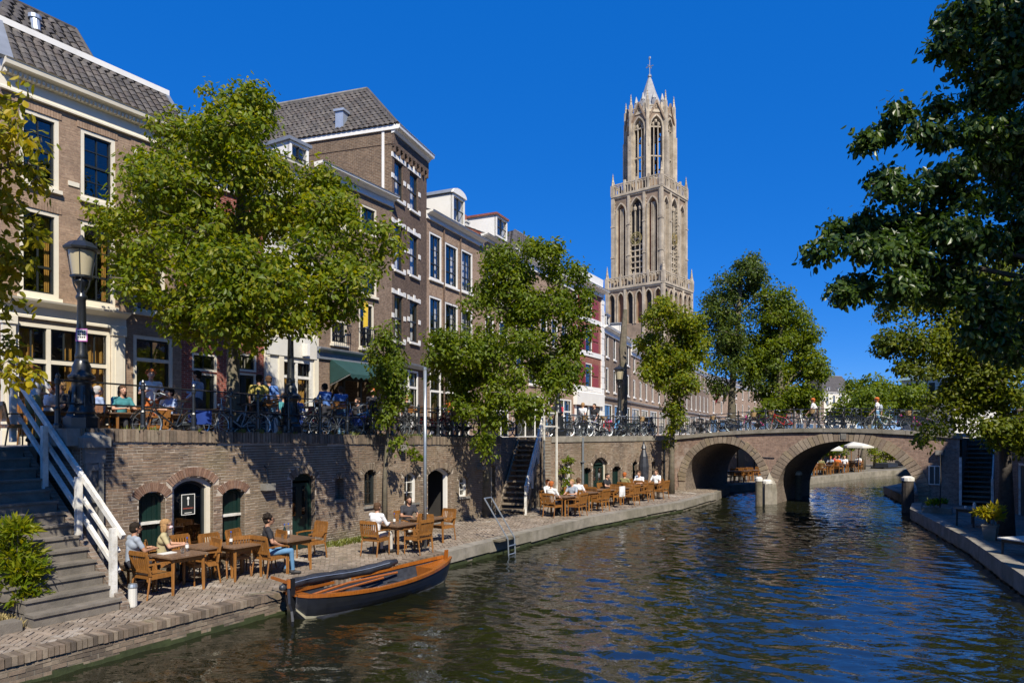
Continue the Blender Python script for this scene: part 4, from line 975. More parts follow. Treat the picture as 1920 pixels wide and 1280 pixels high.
    def dormer(s, u, z, w_, h_, dep=1.6, y=.25, mat=None, roofm=None, arch_=False):
        mat = mat or M['white']; d_ = MB().box(u-w_/2, u-w_/2+.1, y, y+dep, z, z+h_).box(u+w_/2-.1, u+w_/2, y, y+dep, z, z+h_).build('dormer', mat, s.root)
        if arch_: P_ = [(u-w_/2-.1, z+h_)]+[(u+(w_/2+.1)*math.cos(PI-PI*i/8), z+h_+.35*math.sin(PI*i/8)) for i in range(1, 8)]+[(u+w_/2+.1, z+h_)]; P_ = [(x, q+.03) for x, q in P_]; MB().slab(P_, y-.12, y+.0).build('pediment', mat, d_); MB().slab([(x, q+.02) for x, q in P_], y+.0, y+dep).build('dormer_roof', roofm or M['lead'], d_)
        else: MB().box(u-w_/2-.1, u+w_/2+.1, y-.12, y+dep, z+h_, z+h_+.12).build('dormer_roof', roofm or M['lead'], d_)
        MB().ring(u-w_/2, u+w_/2, z, z+h_, .1, y-.04, y+.1).build('dormer_frame', mat, d_)
        MB().box(u-.02, u+.02, y+.0, y+.05, z+.1, z+h_-.1).box(u-w_/2+.1, u+w_/2-.1, y+.0, y+.05, z+h_*.5-.02, z+h_*.5+.02).build('sash', M['sash'], d_)
        MB().quad((u-w_/2+.1,y+.06,z+.1),(u+w_/2-.1,y+.06,z+.1),(u+w_/2-.1,y+.06,z+h_-.1),(u-w_/2+.1,y+.06,z+h_-.1)).build('pane', M['glass_sky'], d_)

pA = (-10.03, 21.32)
C0 = nxt(pA, .61, 2); C1 = nxt(pA, .61, 340); C2 = nxt(C1, .61, 495); C3 = nxt(C2, .58, 592); C4 = nxt(C3, .56, 735); C5 = nxt(C4, .33, 800); C6 = nxt(C5, .46, 903); C7 = nxt(C6, .46, 960); C8 = nxt(C7, .5, 1075); C9 = nxt(C8, .55, 1131); C10 = nxt(C9, .4, 1183); C11 = nxt(C10, .4, 1217); C12 = nxt(C11, .42, 1262); C13 = nxt(C12, .45, 1330)

# --- corner shop with the mansard roof ------------------------------
h = House('corner_house', 'tan brick corner house with cream cornice, scalloped tile mansard roof and shopfront', C0, C1)
GC, WC = M['curtain_gold'], M['curtain']
r1 = h.fr.rect(151, 240, 370, 216); r0 = h.fr.rect(149, 412, 567, 212)
uw = r1[1]-r1[0]; uL = h.u(36)
for k, (u0, gold) in enumerate(((uL, 0), (r1[0], 1), (r1[0]*2-uL, 0))):
    h.win((u0, u0+uw, r1[2], r1[3]), cols=2, rows=4, fw=.10, split=True, lintel=None)
    h.win((u0, u0+uw, r0[2], r0[3]), cols=2, rows=3, fw=.10, split=True, curtain=[((.8, 1), GC)]+([((.0, .15), GC)] if gold else []))
zc = h.z(165, 168, -.35); zf = h.z(165, 226)
zs1 = h.z(140, 571, -.3); zs0 = h.z(140, 606, -.1)
uS = h.u(231); uP = h.u(208)
h.shop((.3, uP-.02, -.1, zs0-.12), 3, curtain=[((.05, .25), GC), ((.55, .64), GC), ((.72, 1), GC)])
uD0, uD1 = h.u(250), h.u(324); zd = h.z(250, 627)
h.win((uD0, uD1, -.1, zd), cols=2, rows=1, fw=.1, mid=False, split=True, sill=False, curtain=[((.85, 1), GC)])
zt = h.z(250, 672); MB().box(uD0+.1, uD1-.1, .03, .16, zt-.05, zt+.05).build('transom', M['cream'], h.root)
skip = [(0, uS+.05, -.4, zs1+.05)]
h.walls(zf+.02, M['mortar'], 8, M['b_tan'], bricks=skip)
for z_ in (r1[3], r0[3]):                                     # soldier lintels of single bricks
    for u0 in (uL, r1[0], r1[0]*2-uL):
        n = int((uw+.2)/.068)
        for i in range(n): MB().box(u0-.1+i*.068+.004, u0-.1+(i+1)*.068-.005, -.02-random.uniform(0, .004), .02, z_+.01, z_+.2).build('lintel_brick', M['brick_house'], h.root)
h.cornice(zc, zf, .38, dent=46)
sf = MB().extr([(0,zs0),(-.08,zs0),(-.08,zs0+.06),(-.05,zs0+.1),(-.05,zs1-.16),(-.15,zs1-.12),(-.30,zs1-.05),(-.32,zs1),(0,zs1+.03)], -.05, uS+.06).build('shop_fascia', M['cream'], h.root)
for a, b_ in ((uP, uS), (.0, .28)):
    mb = MB(); mb.box(a, b_, -.1, .02, -.2, zs0-.2); mb.box(a-.03, b_+.03, -.14, .02, zs0-.2, zs0-.005); mb.box(a-.03, b_+.03, -.13, .02, -.2, .35); mb.box(a+.07, b_-.07, -.115, -.09, .5, zs0-.35); mb.build('pilaster', M['cream'], h.root)
mb = MB(); mb.box(r1[0]-.32, r1[0]-.04, -.03, .02, (r1[2]+r1[3])/2-.7, (r1[2]+r1[3])/2-.58); mb.build('stone_band', M['cream'], h.root)
zb = h.z(165, 117, .75); zb2 = zb+.16; L = h.L
o = MB().add([(-.05,-.3,zc),(L+.05,-.3,zc),(L-.05,.75,zb),(.1,.75,zb),(.1,6,zb),(L-.05,6,zb)], [(0,1,2,3),(3,2,5,4)]); o.quad((L+.05,-.3,zc),(L+.05,7,zc),(L-.05,6,zb),(L-.05,.75,zb)); o.quad((-.05,-.3,zc),(-.05,7,zc),(.1,6,zb),(.1,.75,zb)); o.build('mansard', M['tile'], h.root)
tiles(h.root, (.15,-.28,zc+.02), (L-.02,-.28,zc+.02), (.25,.72,zb), (L-.1,.72,zb), .235, .27, 220, h.fr.m)
MB().beam((.08,.72,zb+.07), (L,.72,zb+.07), .22, .16).build('roof_curb', M['white'], h.root)
MB().beam((-.02,-.3,zc), (.15,.74,zb+.1), .3, .1).build('hip_flashing', M['lead'], h.root); MB().beam((L+.03,-.3,zc), (L-.06,.74,zb+.1), .14, .08).build('hip_flashing', M['lead'], h.root)
uf = h.u(181, .9); u2 = h.u(144, 1.9); zu = h.z(144, 58, 1.9); u1_ = h.u(72, 1.9); zu1 = h.z(72, 22, 1.9)
zq = zu; mb = MB(); mb.add([(.2,.9,zb),(uf,.9,zb),(u2,2.0,zq),(.9,2.0,zq+.0),(.9,5,zq),(u2,5,zq),(uf,6,zb),(.2,6,zb)], [(0,1,2,3),(1,6,5,2),(3,2,5,4),(0,3,4,7)]); mb.build('upper_roof', M['tile'], h.root)
tiles(h.root, (.25,.88,zb+.04), (uf,.88,zb+.04), (.9,1.98,zq), (u2,1.98,zq), .24, .27, 80, h.fr.m)
MB().tube([(.9,2,zq+.04),(u2,2,zq+.04)], .09, 8).build('ridge', M['tile'], h.root); MB().tube([(uf,.9,zb+.05),(u2,2,zq+.05)], .08, 8).build('ridge', M['tile'], h.root)
uv, zv = h.hit(70, 62, 1.2); MB().tube([(uv,1.2,zv-.3),(uv,1.35,zv+.45)], .12, 10).lathe([(.16,0),(.16,.1)], 10, (uv, 1.35, zv+.42)).build('vent_pipe', M['zinc'], h.root)

# --- red brick house behind the big tree ----------------------------
h = House('terraced_house', 'dark red brick house with cream framed double doors behind the big tree trunk', C1, C2)
top = 8.3
for a, b_ in ((360, 407), (438, 481)):
    u0, u1, zt, zr = h.u(a), h.u(b_), h.z(a, 660), h.z(a, 697)
    h.win((u0, u1, zr+.05, zt), cols=2, rows=1, fw=.07, sill=False, mid=False, split=True)
    h.holes.append((u0, u1, -.1, zr+.0)); d_ = MB().ring(u0, u1, -.1, zr, .07, .02, .18, 0, 0).build('door', M['cream'], h.root)
    um = (u0+u1)/2
    for x0, x1 in ((u0+.07, um-.005), (um+.005, u1-.07)): MB().ring(x0, x1, -.08, zr-.07, .09, .08, .14).box(x0+.09, x1-.09, .1, .13, 0, .75).build('door_leaf', M['sash'], d_); MB().quad((x0+.08,.12,.75),(x1-.08,.12,.75),(x1-.08,.12,zr-.15),(x0+.08,.12,zr-.15)).build('pane', M['glass'], d_)
    for z0 in (3.6, 6.0): h.win((u0+.05, u1-.05, z0, z0+1.7), cols=2, rows=3)
h.walls(top, M['b_red'], 8, M['b_side']); h.cornice(top+.4, top-.2); h.roof(top+.4, 1.4, 7)
# --- white plastered house ------------------------------------------
h = House('plastered_house', 'white plastered house with wide shop window behind the second lamp post', C2, C3)
h.shop((h.u(528), h.u(584), h.z(528, 780), h.z(528, 672)), 2, curtain=[((.02, .45), GC), ((.6, .98), GC)], frame=M['rail_white'])
for a, b_ in ((515, 537), (556, 580)):
    for y0, y1 in ((560, 626), (465, 535), (378, 440)): h.win(h.fr.rect(a, y0, y1, b_), cols=2, rows=2, curtain=[((0, 1), M['awning'])] if y0 == 560 and False else None)
top = h.z(540, 320); h.walls(top, M['plaster'], 8)
for a in (495.5, 522, 588): mb = MB().box(max(0, h.u(a)), h.u(a)+.2, -.06, .01, -.2, h.z(560, 625)); mb.build('pilaster', M['cream'], h.root)
MB().box(0.01, h.L-.01, -.08, .01, h.z(540, 668), h.z(540, 628)).build('shop_fascia', M['plaster'], h.root)
uu = h.u(566); MB().box(uu-.06, uu+.06, -.35, -.085, h.z(566, 668), h.z(566, 645)).build('sign_box', M['white'], h.root)
h.cornice(top+.3, top-.25); h.roof(top+.3, 1.2, 7); h.dormer(h.L*.75, top+.25, .9, 1.0)
# --- grey-brown house with awning -----------------------------------
h = House('cafe_house', 'brown brick house with deep white cornice, balconettes and green awning', C3, C4)
zt = h.z(650, 322, -.35); zb = h.z(650, 352)
for r_ in ((620, 597, 643, 650), (673, 565, 651, 701)):
    q = h.fr.rect(*r_); h.win(q, cols=2, rows=3, curtain=[((.0, .45), WC), ((.6, 1), WC)], split=True)
    bl = MB(); bl.beam((q[0]-.03,-.22,q[2]+.75), (q[1]+.03,-.22,q[2]+.75), .03, .04); bl.beam((q[0]-.03,-.22,q[2]+.06), (q[1]+.03,-.22,q[2]+.06), .03, .03)
    for i in range(9): x = q[0]+(q[1]-q[0])*i/8; bl.beam((x,-.22,q[2]+.05), (x,-.22,q[2]+.75), .016, .016)
    for x in (q[0]-.03, q[1]+.03): bl.beam((x,-.22,q[2]+.75), (x,.02,q[2]+.75), .03, .03)
    bl.build('balconette', M['black'], h.root)
q2 = h.fr.rect(682, 500, 545, 705); q3 = h.fr.rect(682, 388, 425, 705); h.fr.rect
for a, b_ in ((620, 650), (676, 706)):
    h.win(h.fr.rect(a, 487-(650-a)*.3+(14 if a > 650 else 0), 545-(650-a)*.2, b_), cols=2, rows=3, curtain=[((0, .3), WC)])
    h.win(h.fr.rect(a, 375+(a-676)*.25+6, 432+(a-676)*.2, b_), cols=2, rows=2)
uA0, uA1 = h.u(618), h.u(712); zA = h.z(618, 672)
h.holes.append((uA0, uA1, -.2, zA-.05))
h.walls(zb+.02, M['b_brown'], 8, M['b_side']); h.cornice(zt, zb, .4, M['white'])
z0 = h.z(660, 677, -.1); z1 = h.z(660, 662, -.25)
MB().extr([(0,z0-.05),(-.08,z0-.05),(-.08,z0+.2),(-.26,z1),(-.28,z1+.06),(0,z1+.12)], -.02, h.L+.02).build('shop_fascia', M['lead'], h.root)
aw = MB(); zr = zA; zf_ = zA-.62; n = 10
for i in range(n):
    a = uA0+(uA1-uA0)*i/n; b_ = uA0+(uA1-uA0)*(i+1)/n; aw.quad((a,-.02,zr),(b_,-.02,zr),(b_,-1.05,zf_),(a,-1.05,zf_)); aw.add([(a,-1.05,zf_),(b_,-1.05,zf_),(b_,-1.06,zf_-.1),((a+b_)/2,-1.06,zf_-.19),(a,-1.06,zf_-.1)], [(0,1,2,3,4)])
for x in (uA0, uA1): aw.add([(x,-.02,zr),(x,-1.05,zf_),(x,-.02,zf_-.35)], [(0,1,2)])
aw = aw.build('awning', M['awning'], h.root)
for x in (uA0+.02, uA1-.02): MB().beam((x,-.03,zf_-.4), (x,-1.04,zf_-.02), .025, .025).build('awning_arm', M['steel'], aw)
mb = MB()
for i in range(4): x = uA0+(uA1-uA0)*i/3; mb.box(x-.05, x+.05, .15, .22, -.2, zA)
mb.box(uA0, uA1, .15, .22, zA-.75, zA-.65); mb.build('doorway_frame', M['sash'], h.root)
fl = h.hit(683, 590, -.5); MB().add([(fl[0]-.05,-.55,fl[1]+.5),(fl[0]+.12,-.6,fl[1]+.45),(fl[0]+.12,-.58,fl[1]-.45),(fl[0]-.05,-.53,fl[1]-.5),(fl[0]-.05,-.51,fl[1]+.5),(fl[0]+.12,-.56,fl[1]+.45),(fl[0]+.12,-.54,fl[1]-.45),(fl[0]-.05,-.49,fl[1]-.5)], [(0,1,2,3),(7,6,5,4),(0,4,5,1),(1,5,6,2),(2,6,7,3),(3,7,4,0)]).beam((fl[0],0,fl[1]+.5), (fl[0],-.65,fl[1]+.5), .02, .02).build('yellow_banner', plain('yellow_cloth', (.62,.42,.03), .8, .15), h.root)
# --- tall dark house ------------------------------------------------
h = House('tall_house', 'tallest dark brown brick house with white window blocks and a rough side wall', C4, C5)
zt = h.z(767, 250, -.35); zb = zt-.75
for col in ((739, 756, ((296, 371), (418, 504), (550, 638))), (768, 784, ((319, 391), (436, 514), (562, 640)))):
    for y0, y1 in col[2]:
        q = h.fr.rect(col[0], y0, y1, col[1]); h.win(q, M['b_dark'], M['sash'], 1, 2, .04, .05, True, [((0, .35), WC), ((.7, 1), WC)], True, M['glass_sky'], sillm=M['white'])
        k = (q[3]-q[2]); mb = MB()
        for x0, x1 in ((q[0]-.22, q[0]-.02), (q[1]+.02, q[1]+.22)):
            for f_ in (-.02, .48, 1.0): MB().box(x0, x1, -.03, .02, q[2]+k*f_, q[2]+k*f_+.2).build('quoin_block', M['white'], h.root)
        mb.box(q[0]-.05, q[1]+.05, -.03, .02, q[3]+.01, q[3]+.16); mb.box((q[0]+q[1])/2-.08, (q[0]+q[1])/2+.08, -.045, .02, q[3]+.0, q[3]+.28); mb.build('lintel', M['white'], h.root)
h.shop((h.u(750), h.u(784), h.z(750, 800), h.z(750, 690)), 2, frame=M['white'], curtain=[((.5, 1), WC)])
h.walls(zb, M['b_dark'], 9, M['b_side']); h.cornice(zt, zb, .4, M['white'], frieze=False); MB().box(-.02, h.L+.02, -.1, .02, zb-.05, zb+.4).build('frieze', M['b_dark'], h.root)
mb = MB()
for i in range(9): x = .1+i*(h.L-.2)/8; mb.box(x-.05, x+.05, -.12, .0, zb-.35, zb-.06); mb.box(x-.1, x+.1, -.1, 0, zb-.12, zb-.06)
mb.build('brick_corbels', M['b_dark'], h.root)
mb = MB().extr([(0,0),(-.12,0),(-.25,.12),(-.27,.2),(0,.24)], -.03, h.L+.03); z_ = h.z(767, 690); o = mb.build('shop_fascia', M['lead'], h.root); o.location.z = z_
lc = h.z(727, 228)
mb = MB().box(-.10, .0, -.3, 9, zt-.2, zt); mb.build('side_gutter', M['white'], h.root)
MB().box(-.02, .25, .02, 14, zb-.02, zt-.02).build('attic_wall', M['b_side'], h.root); MB().box(-.05, -.022, .35, .47, zt-5.2, zt-.2).build('downpipe', M['white'], h.root)
# hip roof running back from the street, seen above the side wall
w_ = h.L; zr = zt; D_ = 9; hipy = 2.2
rz = h.z(690, 170, hipy)
P = [(-.1,-.3,zr),(w_+.1,-.3,zr),(w_+.1,D_+5,zr),(-.1,D_+5,zr),(w_/2,hipy,rz),(w_/2,D_+5,rz)]
MB().add(P, [(0,1,4),(1,2,5,4),(3,0,4,5)]).build('roof', M['tile'], h.root)
tiles(h.root, (-.1,D_+4,zr+.02), (-.1,-.25,zr+.02), (w_/2,D_+4,rz), (w_/2,hipy,rz), .25, .3); MB().tube([(w_/2,hipy,rz+.03),(w_/2,D_+5,rz+.03)], .1, 8).build('ridge', M['stone'], h.root); MB().tube([(-.1,-.3,zr+.03),(w_/2,hipy,rz+.03)], .08, 8).build('ridge', M['tile'], h.root)
mb = MB().quad((0,8,0),(0,14,0),(0,14,zr),(0,8,zr)); mb.build('rear_side_wall', M['b_side'], h.root)
y_ = 2.6; MB().box(-.0, .4, y_-.2, y_+.2, zr-.1, zr+1.0).box(-.06, .46, y_-.26, y_+.26, zr+1.0, zr+1.1).build('chimney', M['zinc'], h.root); h.chimney(w_-.25, .9, zr-.1, .75, .4, M['zinc'], False)
# --- three-bay house with the round dormer --------------------------
def rows(h, cols_, frame=None, glass=None, sash=None, nc=2, curtain=True, sillm=None, rws=3):
    for a, b_, ys in cols_:
        for y0, y1 in ys: h.win(h.fr.rect(a, y0, y1, b_), frame or M['white'], sash, nc, rws, .09, .05, True, ([((0, .3), WC), ((.72, 1), WC)] if random.random() < .75 else [((0, 1), WC)]) if curtain else None, False, glass or M['glass_sky'], sillm=sillm)
h = House('three_bay_house', 'tan brick house with white framed windows and a round topped dormer', C5, C6)
rows(h, ((805, 828, ((433, 521), (553, 645))), (834.5, 858.5, ((453, 534), (565, 648))), (865, 886, ((466, 545), (577, 645)))))
zt = h.z(850, 414, -.35); zb = h.z(850, 436)
h.shop((h.u(806), h.u(880), -.2, h.z(806, 690)), 4, frame=M['white']); h.walls(zb+.02, M['b_tan'], 8); h.cornice(zt, zb, .4, M['white']); h.roof(zt, 1.7, 7)
uu = h.u(850, .6); h.dormer(uu, h.z(840, 410, .3), h.u(862, .3)-h.u(839, .3), h.z(839, 357, .3)-h.z(839, 410, .3), 2.2, .3, None, None, True)
MB().extr([(0,0),(-.12,0),(-.25,.12),(-.27,.2),(0,.24)], -.03, h.L+.03).build('shop_fascia', M['lead'], h.root).location.z = h.z(850, 668)
for x in (h.u(831), h.u(862)): MB().tube([(x,-.06,.2),(x,-.06,zb-.1)], .04, 6).build('drain_pipe', M['b_dark'], h.root)
h.chimney(h.u(872, 1.2), 1.2, zt+.3, .9, .35, M['plaster'])
# --- next one with orange tiled dormer ------------------------------
h = House('narrow_house', 'narrow tan brick house with an orange tiled dormer half behind the second tree', C6, C7)
zt = h.z(930, 446, -.35); zb = h.z(930, 462)
rows(h, ((910, 926, ((480, 560), (590, 660))), (936, 952, ((492, 568), (600, 665)))))
h.shop((.5, h.L-.5, -.2, 2.3), 3, frame=M['white']); h.walls(zb+.02, M['b_tan'], 8); h.cornice(zt, zb, .4, M['white']); h.roof(zt, 1.6, 7, mat=M['b_red'])
h.dormer(h.u(943, .3), h.z(930, 440, .3), 1.5, 1.25, 2.4, .4, None, M['b_red'])
# --- behind the second tree ------------------------------------------
h = House('hip_roofed_house', 'white ground floored house with hipped grey roof mostly hidden by the second tree', C7, C8)
zt = h.z(1000, 482, -.35)
for i in range(5):
    u0 = .6+i*(h.L-1)/5
    for z0 in (3.4, 6.2): h.win((u0, u0+1.05, z0, z0+1.9), M['white'], None, 2, 3, glass=M['glass_sky'], curtain=[((0, .3), WC)])
h.shop((.5, h.L*.48, -.2, 2.7), 3, frame=M['white']); h.shop((h.L*.55, h.L-.4, -.2, 2.7), 3, frame=M['white'])
h.walls(zt-.4, M['b_tan'], 9); h.cornice(zt, zt-.7, .4, M['white']); MB().box(.02, h.L-.02, -.05, .02, -.1, 3.1).build('white_ground_floor', M['white'], h.root) if False else None
ua, ub = h.u(966, 4.5), h.u(1030, 4.5); zr = h.z(972, 436, 4.5)
MB().add([(0,-.1,zt),(h.L,-.1,zt),(h.L,9,zt),(0,9,zt),(ua,4.5,zr),(ub,4.5,zr)], [(0,1,5,4),(1,2,5),(2,3,4,5),(3,0,4)]).build('roof', M['tile'], h.root); MB().tube([(ua,4.5,zr),(ub,4.5,zr)], .1, 6).build('ridge', M['stone'], h.root); tiles(h.root, (0,-.1,zt+.02), (h.L,-.1,zt+.02), (ua,4.5,zr), (ub,4.5,zr), .3, .36); tiles(h.root, (0,9,zt+.02), (0,-.1,zt+.02), (ua,4.55,zr), (ua,4.45,zr), .3, .36); h.dormer(h.L*.78, zt+.1, 1.2, 1.4, 2, .4)
# --- red and white house ---------------------------------------------
h = House('red_and_white_house', 'red brick house with white bands and dark red shutters, white shop below', C8, C9)
zt = h.z(1105, 528, -.5); zb = h.z(1105, 548); RS = plain('dark_red_shutter', (.24,.035,.03), .5, .12)
for a, b_ in ((1073, 1083), (1097.5, 1110)):
    k = (a-1073)*.28
    for y0, y1 in ((548+k, 588+k*.9), (607+k, 652+k*.9), (676+k*.5, 725+k*.3)):
        if a < 1080: a = 1076
        q = h.fr.rect(a, y0, y1, b_); h.win(q, M['white'], None, 1, 2, .08, .05, True, [((0, .4), WC)], False, M['glass_sky'])
        for x0, x1 in ((q[0]-.75, q[0]-.06), (q[1]+.06, q[1]+1.25)):
            MB().box(max(.02, x0), min(h.L-.5, x1), -.05, .01, q[2]+.02, q[2]+(q[3]-q[2])*.45).box(max(.02, x0), min(h.L-.5, x1), -.05, .01, q[2]+(q[3]-q[2])*.52, q[3]-.02).build('shutter', RS, h.root)
h.walls(zb, M['b_red'], 9); h.cornice(zt, zb, .6, M['white'])
for y in (600, 664, 730):
    z_ = h.z(1100, y); MB().box(0, h.L-.5, -.07, .01, z_-.12, z_+.25).build('white_band', M['white'], h.root)
z = -.2
while z < zb-.3: MB().box(h.L-.55, h.L+.02, -.09-.03*(int(z*2) % 2), .02, z+.01, z+.44).build('quoin_block', M['white'], h.root); z += .45
z0 = h.z(1100, 760); z1 = h.z(1100, 737); MB().extr([(0,z0),(-.3,z0),(-.35,z1),(0,z1+.15)], 0, h.L-.56).build('shop_fascia', M['white'], h.root)
h.holes.clear(); MB().box(.3, h.L-.7, -.03, .0, -.1, z0-.1).build('shop_glass', M['sash'], h.root)
for i in range(5): x = .3+i*(h.L-1.1)/4; MB().box(x-.1, x+.1, -.1, .0, -.2, z0).build('shop_pillar', M['white'], h.root)
h.roof(zt, 2.0, 8, hip=1)
MB().extr([(0,0),(-.2,0),(-.25,.8),(0,.85)], .1, h.L*.9).build('parapet', M['white'], h.root).location.z = zt+.02
# --- the row up to the tower ------------------------------------------
def plainhouse(name, label, p0, p1, ztop, nwin, floors, mat, group=None, roofh=1.8, frame=None, tw=.35, ww=.9, dormers=0, shopm=None, curtain=True):
    h = House(name, label, p0, p1, group); fh = (ztop-3.4)/max(1, floors); 
    for f_ in range(floors):
        for i in range(nwin):
            u0 = h.L*(i+.5)/nwin-ww/2; z0 = 3.5+f_*fh+.25; h.win((u0, u0+ww, z0, z0+fh*.70), frame or M['white'], None, 1, 2, .1, .05, True, [((0, .35), WC), ((.7, 1), WC)] if curtain else None, False, M['glass_sky'])
    for i in range(max(1, nwin-1)):
        u0 = h.L*(i+.12)/max(1, nwin-1); u1 = h.L*(i+.88)/max(1, nwin-1); h.win((u0, u1, .1, 2.7), shopm or M['white'], None, 2, 2, .1, .05, False)
    h.walls(ztop-.35, mat, 8); h.cornice(ztop, ztop-.6, .4, M['white']); h.cornice(3.3, 3.0, .2, shopm or M['white'], frieze=False)
    h.roof(ztop, roofh, 8, hip=.6, tw=tw)
    for i in range(dormers): h.dormer(h.L*(i+.5)/dormers, ztop, 1.1, 1.2, 2, .3)
    return h
plainhouse('brown_house', 'brown brick house with four narrow windows per floor right of the red and white one', C9, C10, 8.6*1.05, 4, 2, M['b_brown'], dormers=2)
plainhouse('tan_house', 'slim tan brick house left of the third tree', C10, C11, 8.3, 3, 2, M['b_tan'], dormers=1)
plainhouse('tan_house', 'tan brick house seen through the left side of the third tree', C11, C12, 9.5, 4, 2, M['b_tan'], dormers=2)
plainhouse('tan_house', 'long tan brick house hidden behind the third tree', C12, C13, 10, 8, 2, M['b_brown'])
C14 = nxt(C13, .62, 1420); C15 = nxt(C14, .8, 1545); C16 = nxt(C15, 1.5, 1606)
plainhouse('brick_house', 'pale brick house front between the two tall trunks beyond the bridge', C13, C14, 9.5, 7, 2, M['b_tan'], tw=0)
plainhouse('brick_house', 'brown brick house behind the leafy double tree beyond the bridge', C14, C15, 9.5, 7, 2, M['b_brown'], tw=0)
hh = plainhouse('mansard_house', 'cream fronted corner house with dark mansard and dormers right of the tall trees', C15, C16, 11.5, 5, 2, M['cream'], roofh=5, tw=0, dormers=3, ww=1.3)
# --- right bank row: shades the right of the bridge -------------------
RL = [(16.9, 2.5), (19.9, 10.2), (22.9, 18.0), (26.2, 26.6), (29.6, 35.2), (34.0, 44.0), (41.5, 53.5), (52.0, 63.5)]
lab = ['nearest brown brick house of the right bank row', 'second house of the right bank row, brown brick', 'third house of the right bank row, tan brick', 'fourth house of the right bank row, brown brick', 'house behind the right hand wharf tree, dark brick', 'brick house beyond the bridge end on the right bank', 'far right bank house behind the overhanging foliage']
for i in range(7):
    a, b_ = RL[i+1], RL[i]
    plainhouse('right_bank_house', lab[i], a, b_, (12.4, 12.8, 12.5, 12.2, 10.4, 9.2, 9.6)[i], 4, 3, (M['b_brown'], M['b_brown'], M['b_tan'], M['b_brown'], M['b_dark'], M['b_tan'], M['b_brown'])[i], 'right bank houses' if False else None, 2.6, tw=0, curtain=False)
P0 = atY(1690, 800, 82); P1 = atY(1790, 800, 76)
hh = House('glass_roofed_hall', 'pale building with a blue green roof peeping over the far tree', (P0.x, P0.y), (P1.x, P1.y)); hh.walls(6.5, M['plaster'], 8)
MB().extr([(-.3,6.5),(3.5,9.4),(7,6.5)], -.3, hh.L+.3).build('roof', plain('blue_green_roof', (.20,.29,.30), .4, .1), hh.root)
for i in range(5): x = .8+i*1.35; MB().box(x, x+.7, -.05, .02, 4.6, 6.0).build('window', M['gold'] if i < 0 else M['sash'], hh.root)
# ================================================================== CATHEDRAL TOWER
TW = Fr(29.25, 200.1, .775, -.632, 0)
tw = empty('gothic_tower', (TW.o.x, TW.o.y, SZ), TW.ang, 'very tall gothic stone tower with open octagonal lantern and gilded clock', 'tower'); tw.scale = (.95, .95, 1.018)
TZ = -SZ
def pz(x, a, zs): return zs+math.sqrt(max(0, 4*a*a-(a+abs(x))**2))
def arch_wall(mb, T, w_, z0, z1, ops, th, mi=0, mr=None):
    """wall in the local xz plane of T with pointed openings (xc, a, bottom, spring)"""
    mr = mi if mr is None else mr
    xs = {0, w_}
    for xc, a, zb, zs in ops:
        for i in range(-6, 7): xs.add(round(xc+a*i/6, 4))
    xs = sorted(xs)
    def q(*p, m=mi): mb.add([T @ Vector(v) for v in p], [(0,1,2,3)], m)
    for a_, b_ in zip(xs[:-1], xs[1:]):
        mid = (a_+b_)/2; op = next((o for o in ops if abs(mid-o[0]) < o[1]), None)
        if op is None: q((a_,0,z0),(b_,0,z0),(b_,0,z1),(a_,0,z1))
        else:
            xc, a, zb, zs = op; ta, tb = pz(a_-xc, a, zs), pz(b_-xc, a, zs)
            q((a_,0,z0),(b_,0,z0),(b_,0,zb),(a_,0,zb)); q((a_,0,ta),(b_,0,tb),(b_,0,z1),(a_,0,z1)); q((a_,0,ta),(b_,0,tb),(b_,th,tb),(a_,th,ta), m=mr); q((a_,0,zb),(b_,0,zb),(b_,th,zb+.3),(a_,th,zb+.3), m=mr)
    for xc, a, zb, zs in ops:
        for sg in (-1, 1): q((xc+sg*a,0,zb),(xc+sg*a,0,zs),(xc+sg*a,th,zs),(xc+sg*a,th,zb), m=mr)
def arch_rim(par, T, xc, a, zb, zs, wd, pr, mat, name='arch_moulding'):
    mb = MB(); pts = [(xc-a-wd/2, zb)]+[(xc+x*(1+wd/(2*a)), pz(x, a, zs)+wd/2*(1-abs(x)/a)) for x in [a*(i/6) for i in range(-6, 7)]]+[(xc+a+wd/2, zb)]
    for p, q in zip(pts[:-1], pts[1:]): mb.beam(T @ Vector((p[0], -pr/2, p[1])), T @ Vector((q[0], -pr/2, q[1])), wd, pr, 0, (T.to_3x3() @ Vector((0, 1, 0))))
    return mb.build(name, mat, par)
def pinnacle(par, x, y, z, w_, h_, T=None, mat=None):
    c = (T @ Vector((x, y, z))) if T else Vector((x, y, z)); mb = MB(); q = w_/2
    mb.box(c.x-q, c.x+q, c.y-q, c.y+q, c.z, c.z+h_*.45); mb.lathe([(w_*.62, h_*.43), (w_*.5, h_*.5), (.06, h_*.97), (.12, h_*.98), (.02, h_)], 4, c)
    for k in (.6, .75, .88): mb.lathe([(w_*.62*(1-k)+.12, h_*k), (w_*.8*(1-k)+.2, h_*k+.12), (w_*.5*(1-k)+.08, h_*k+.22)], 4, c)
    return mb.build('pinnacle', mat or M['tower_pale'], par)
def rotT(cx, cy, k): return Matrix.Translation((cx, cy, 0)) @ Matrix.Rotation(k, 4, 'Z')
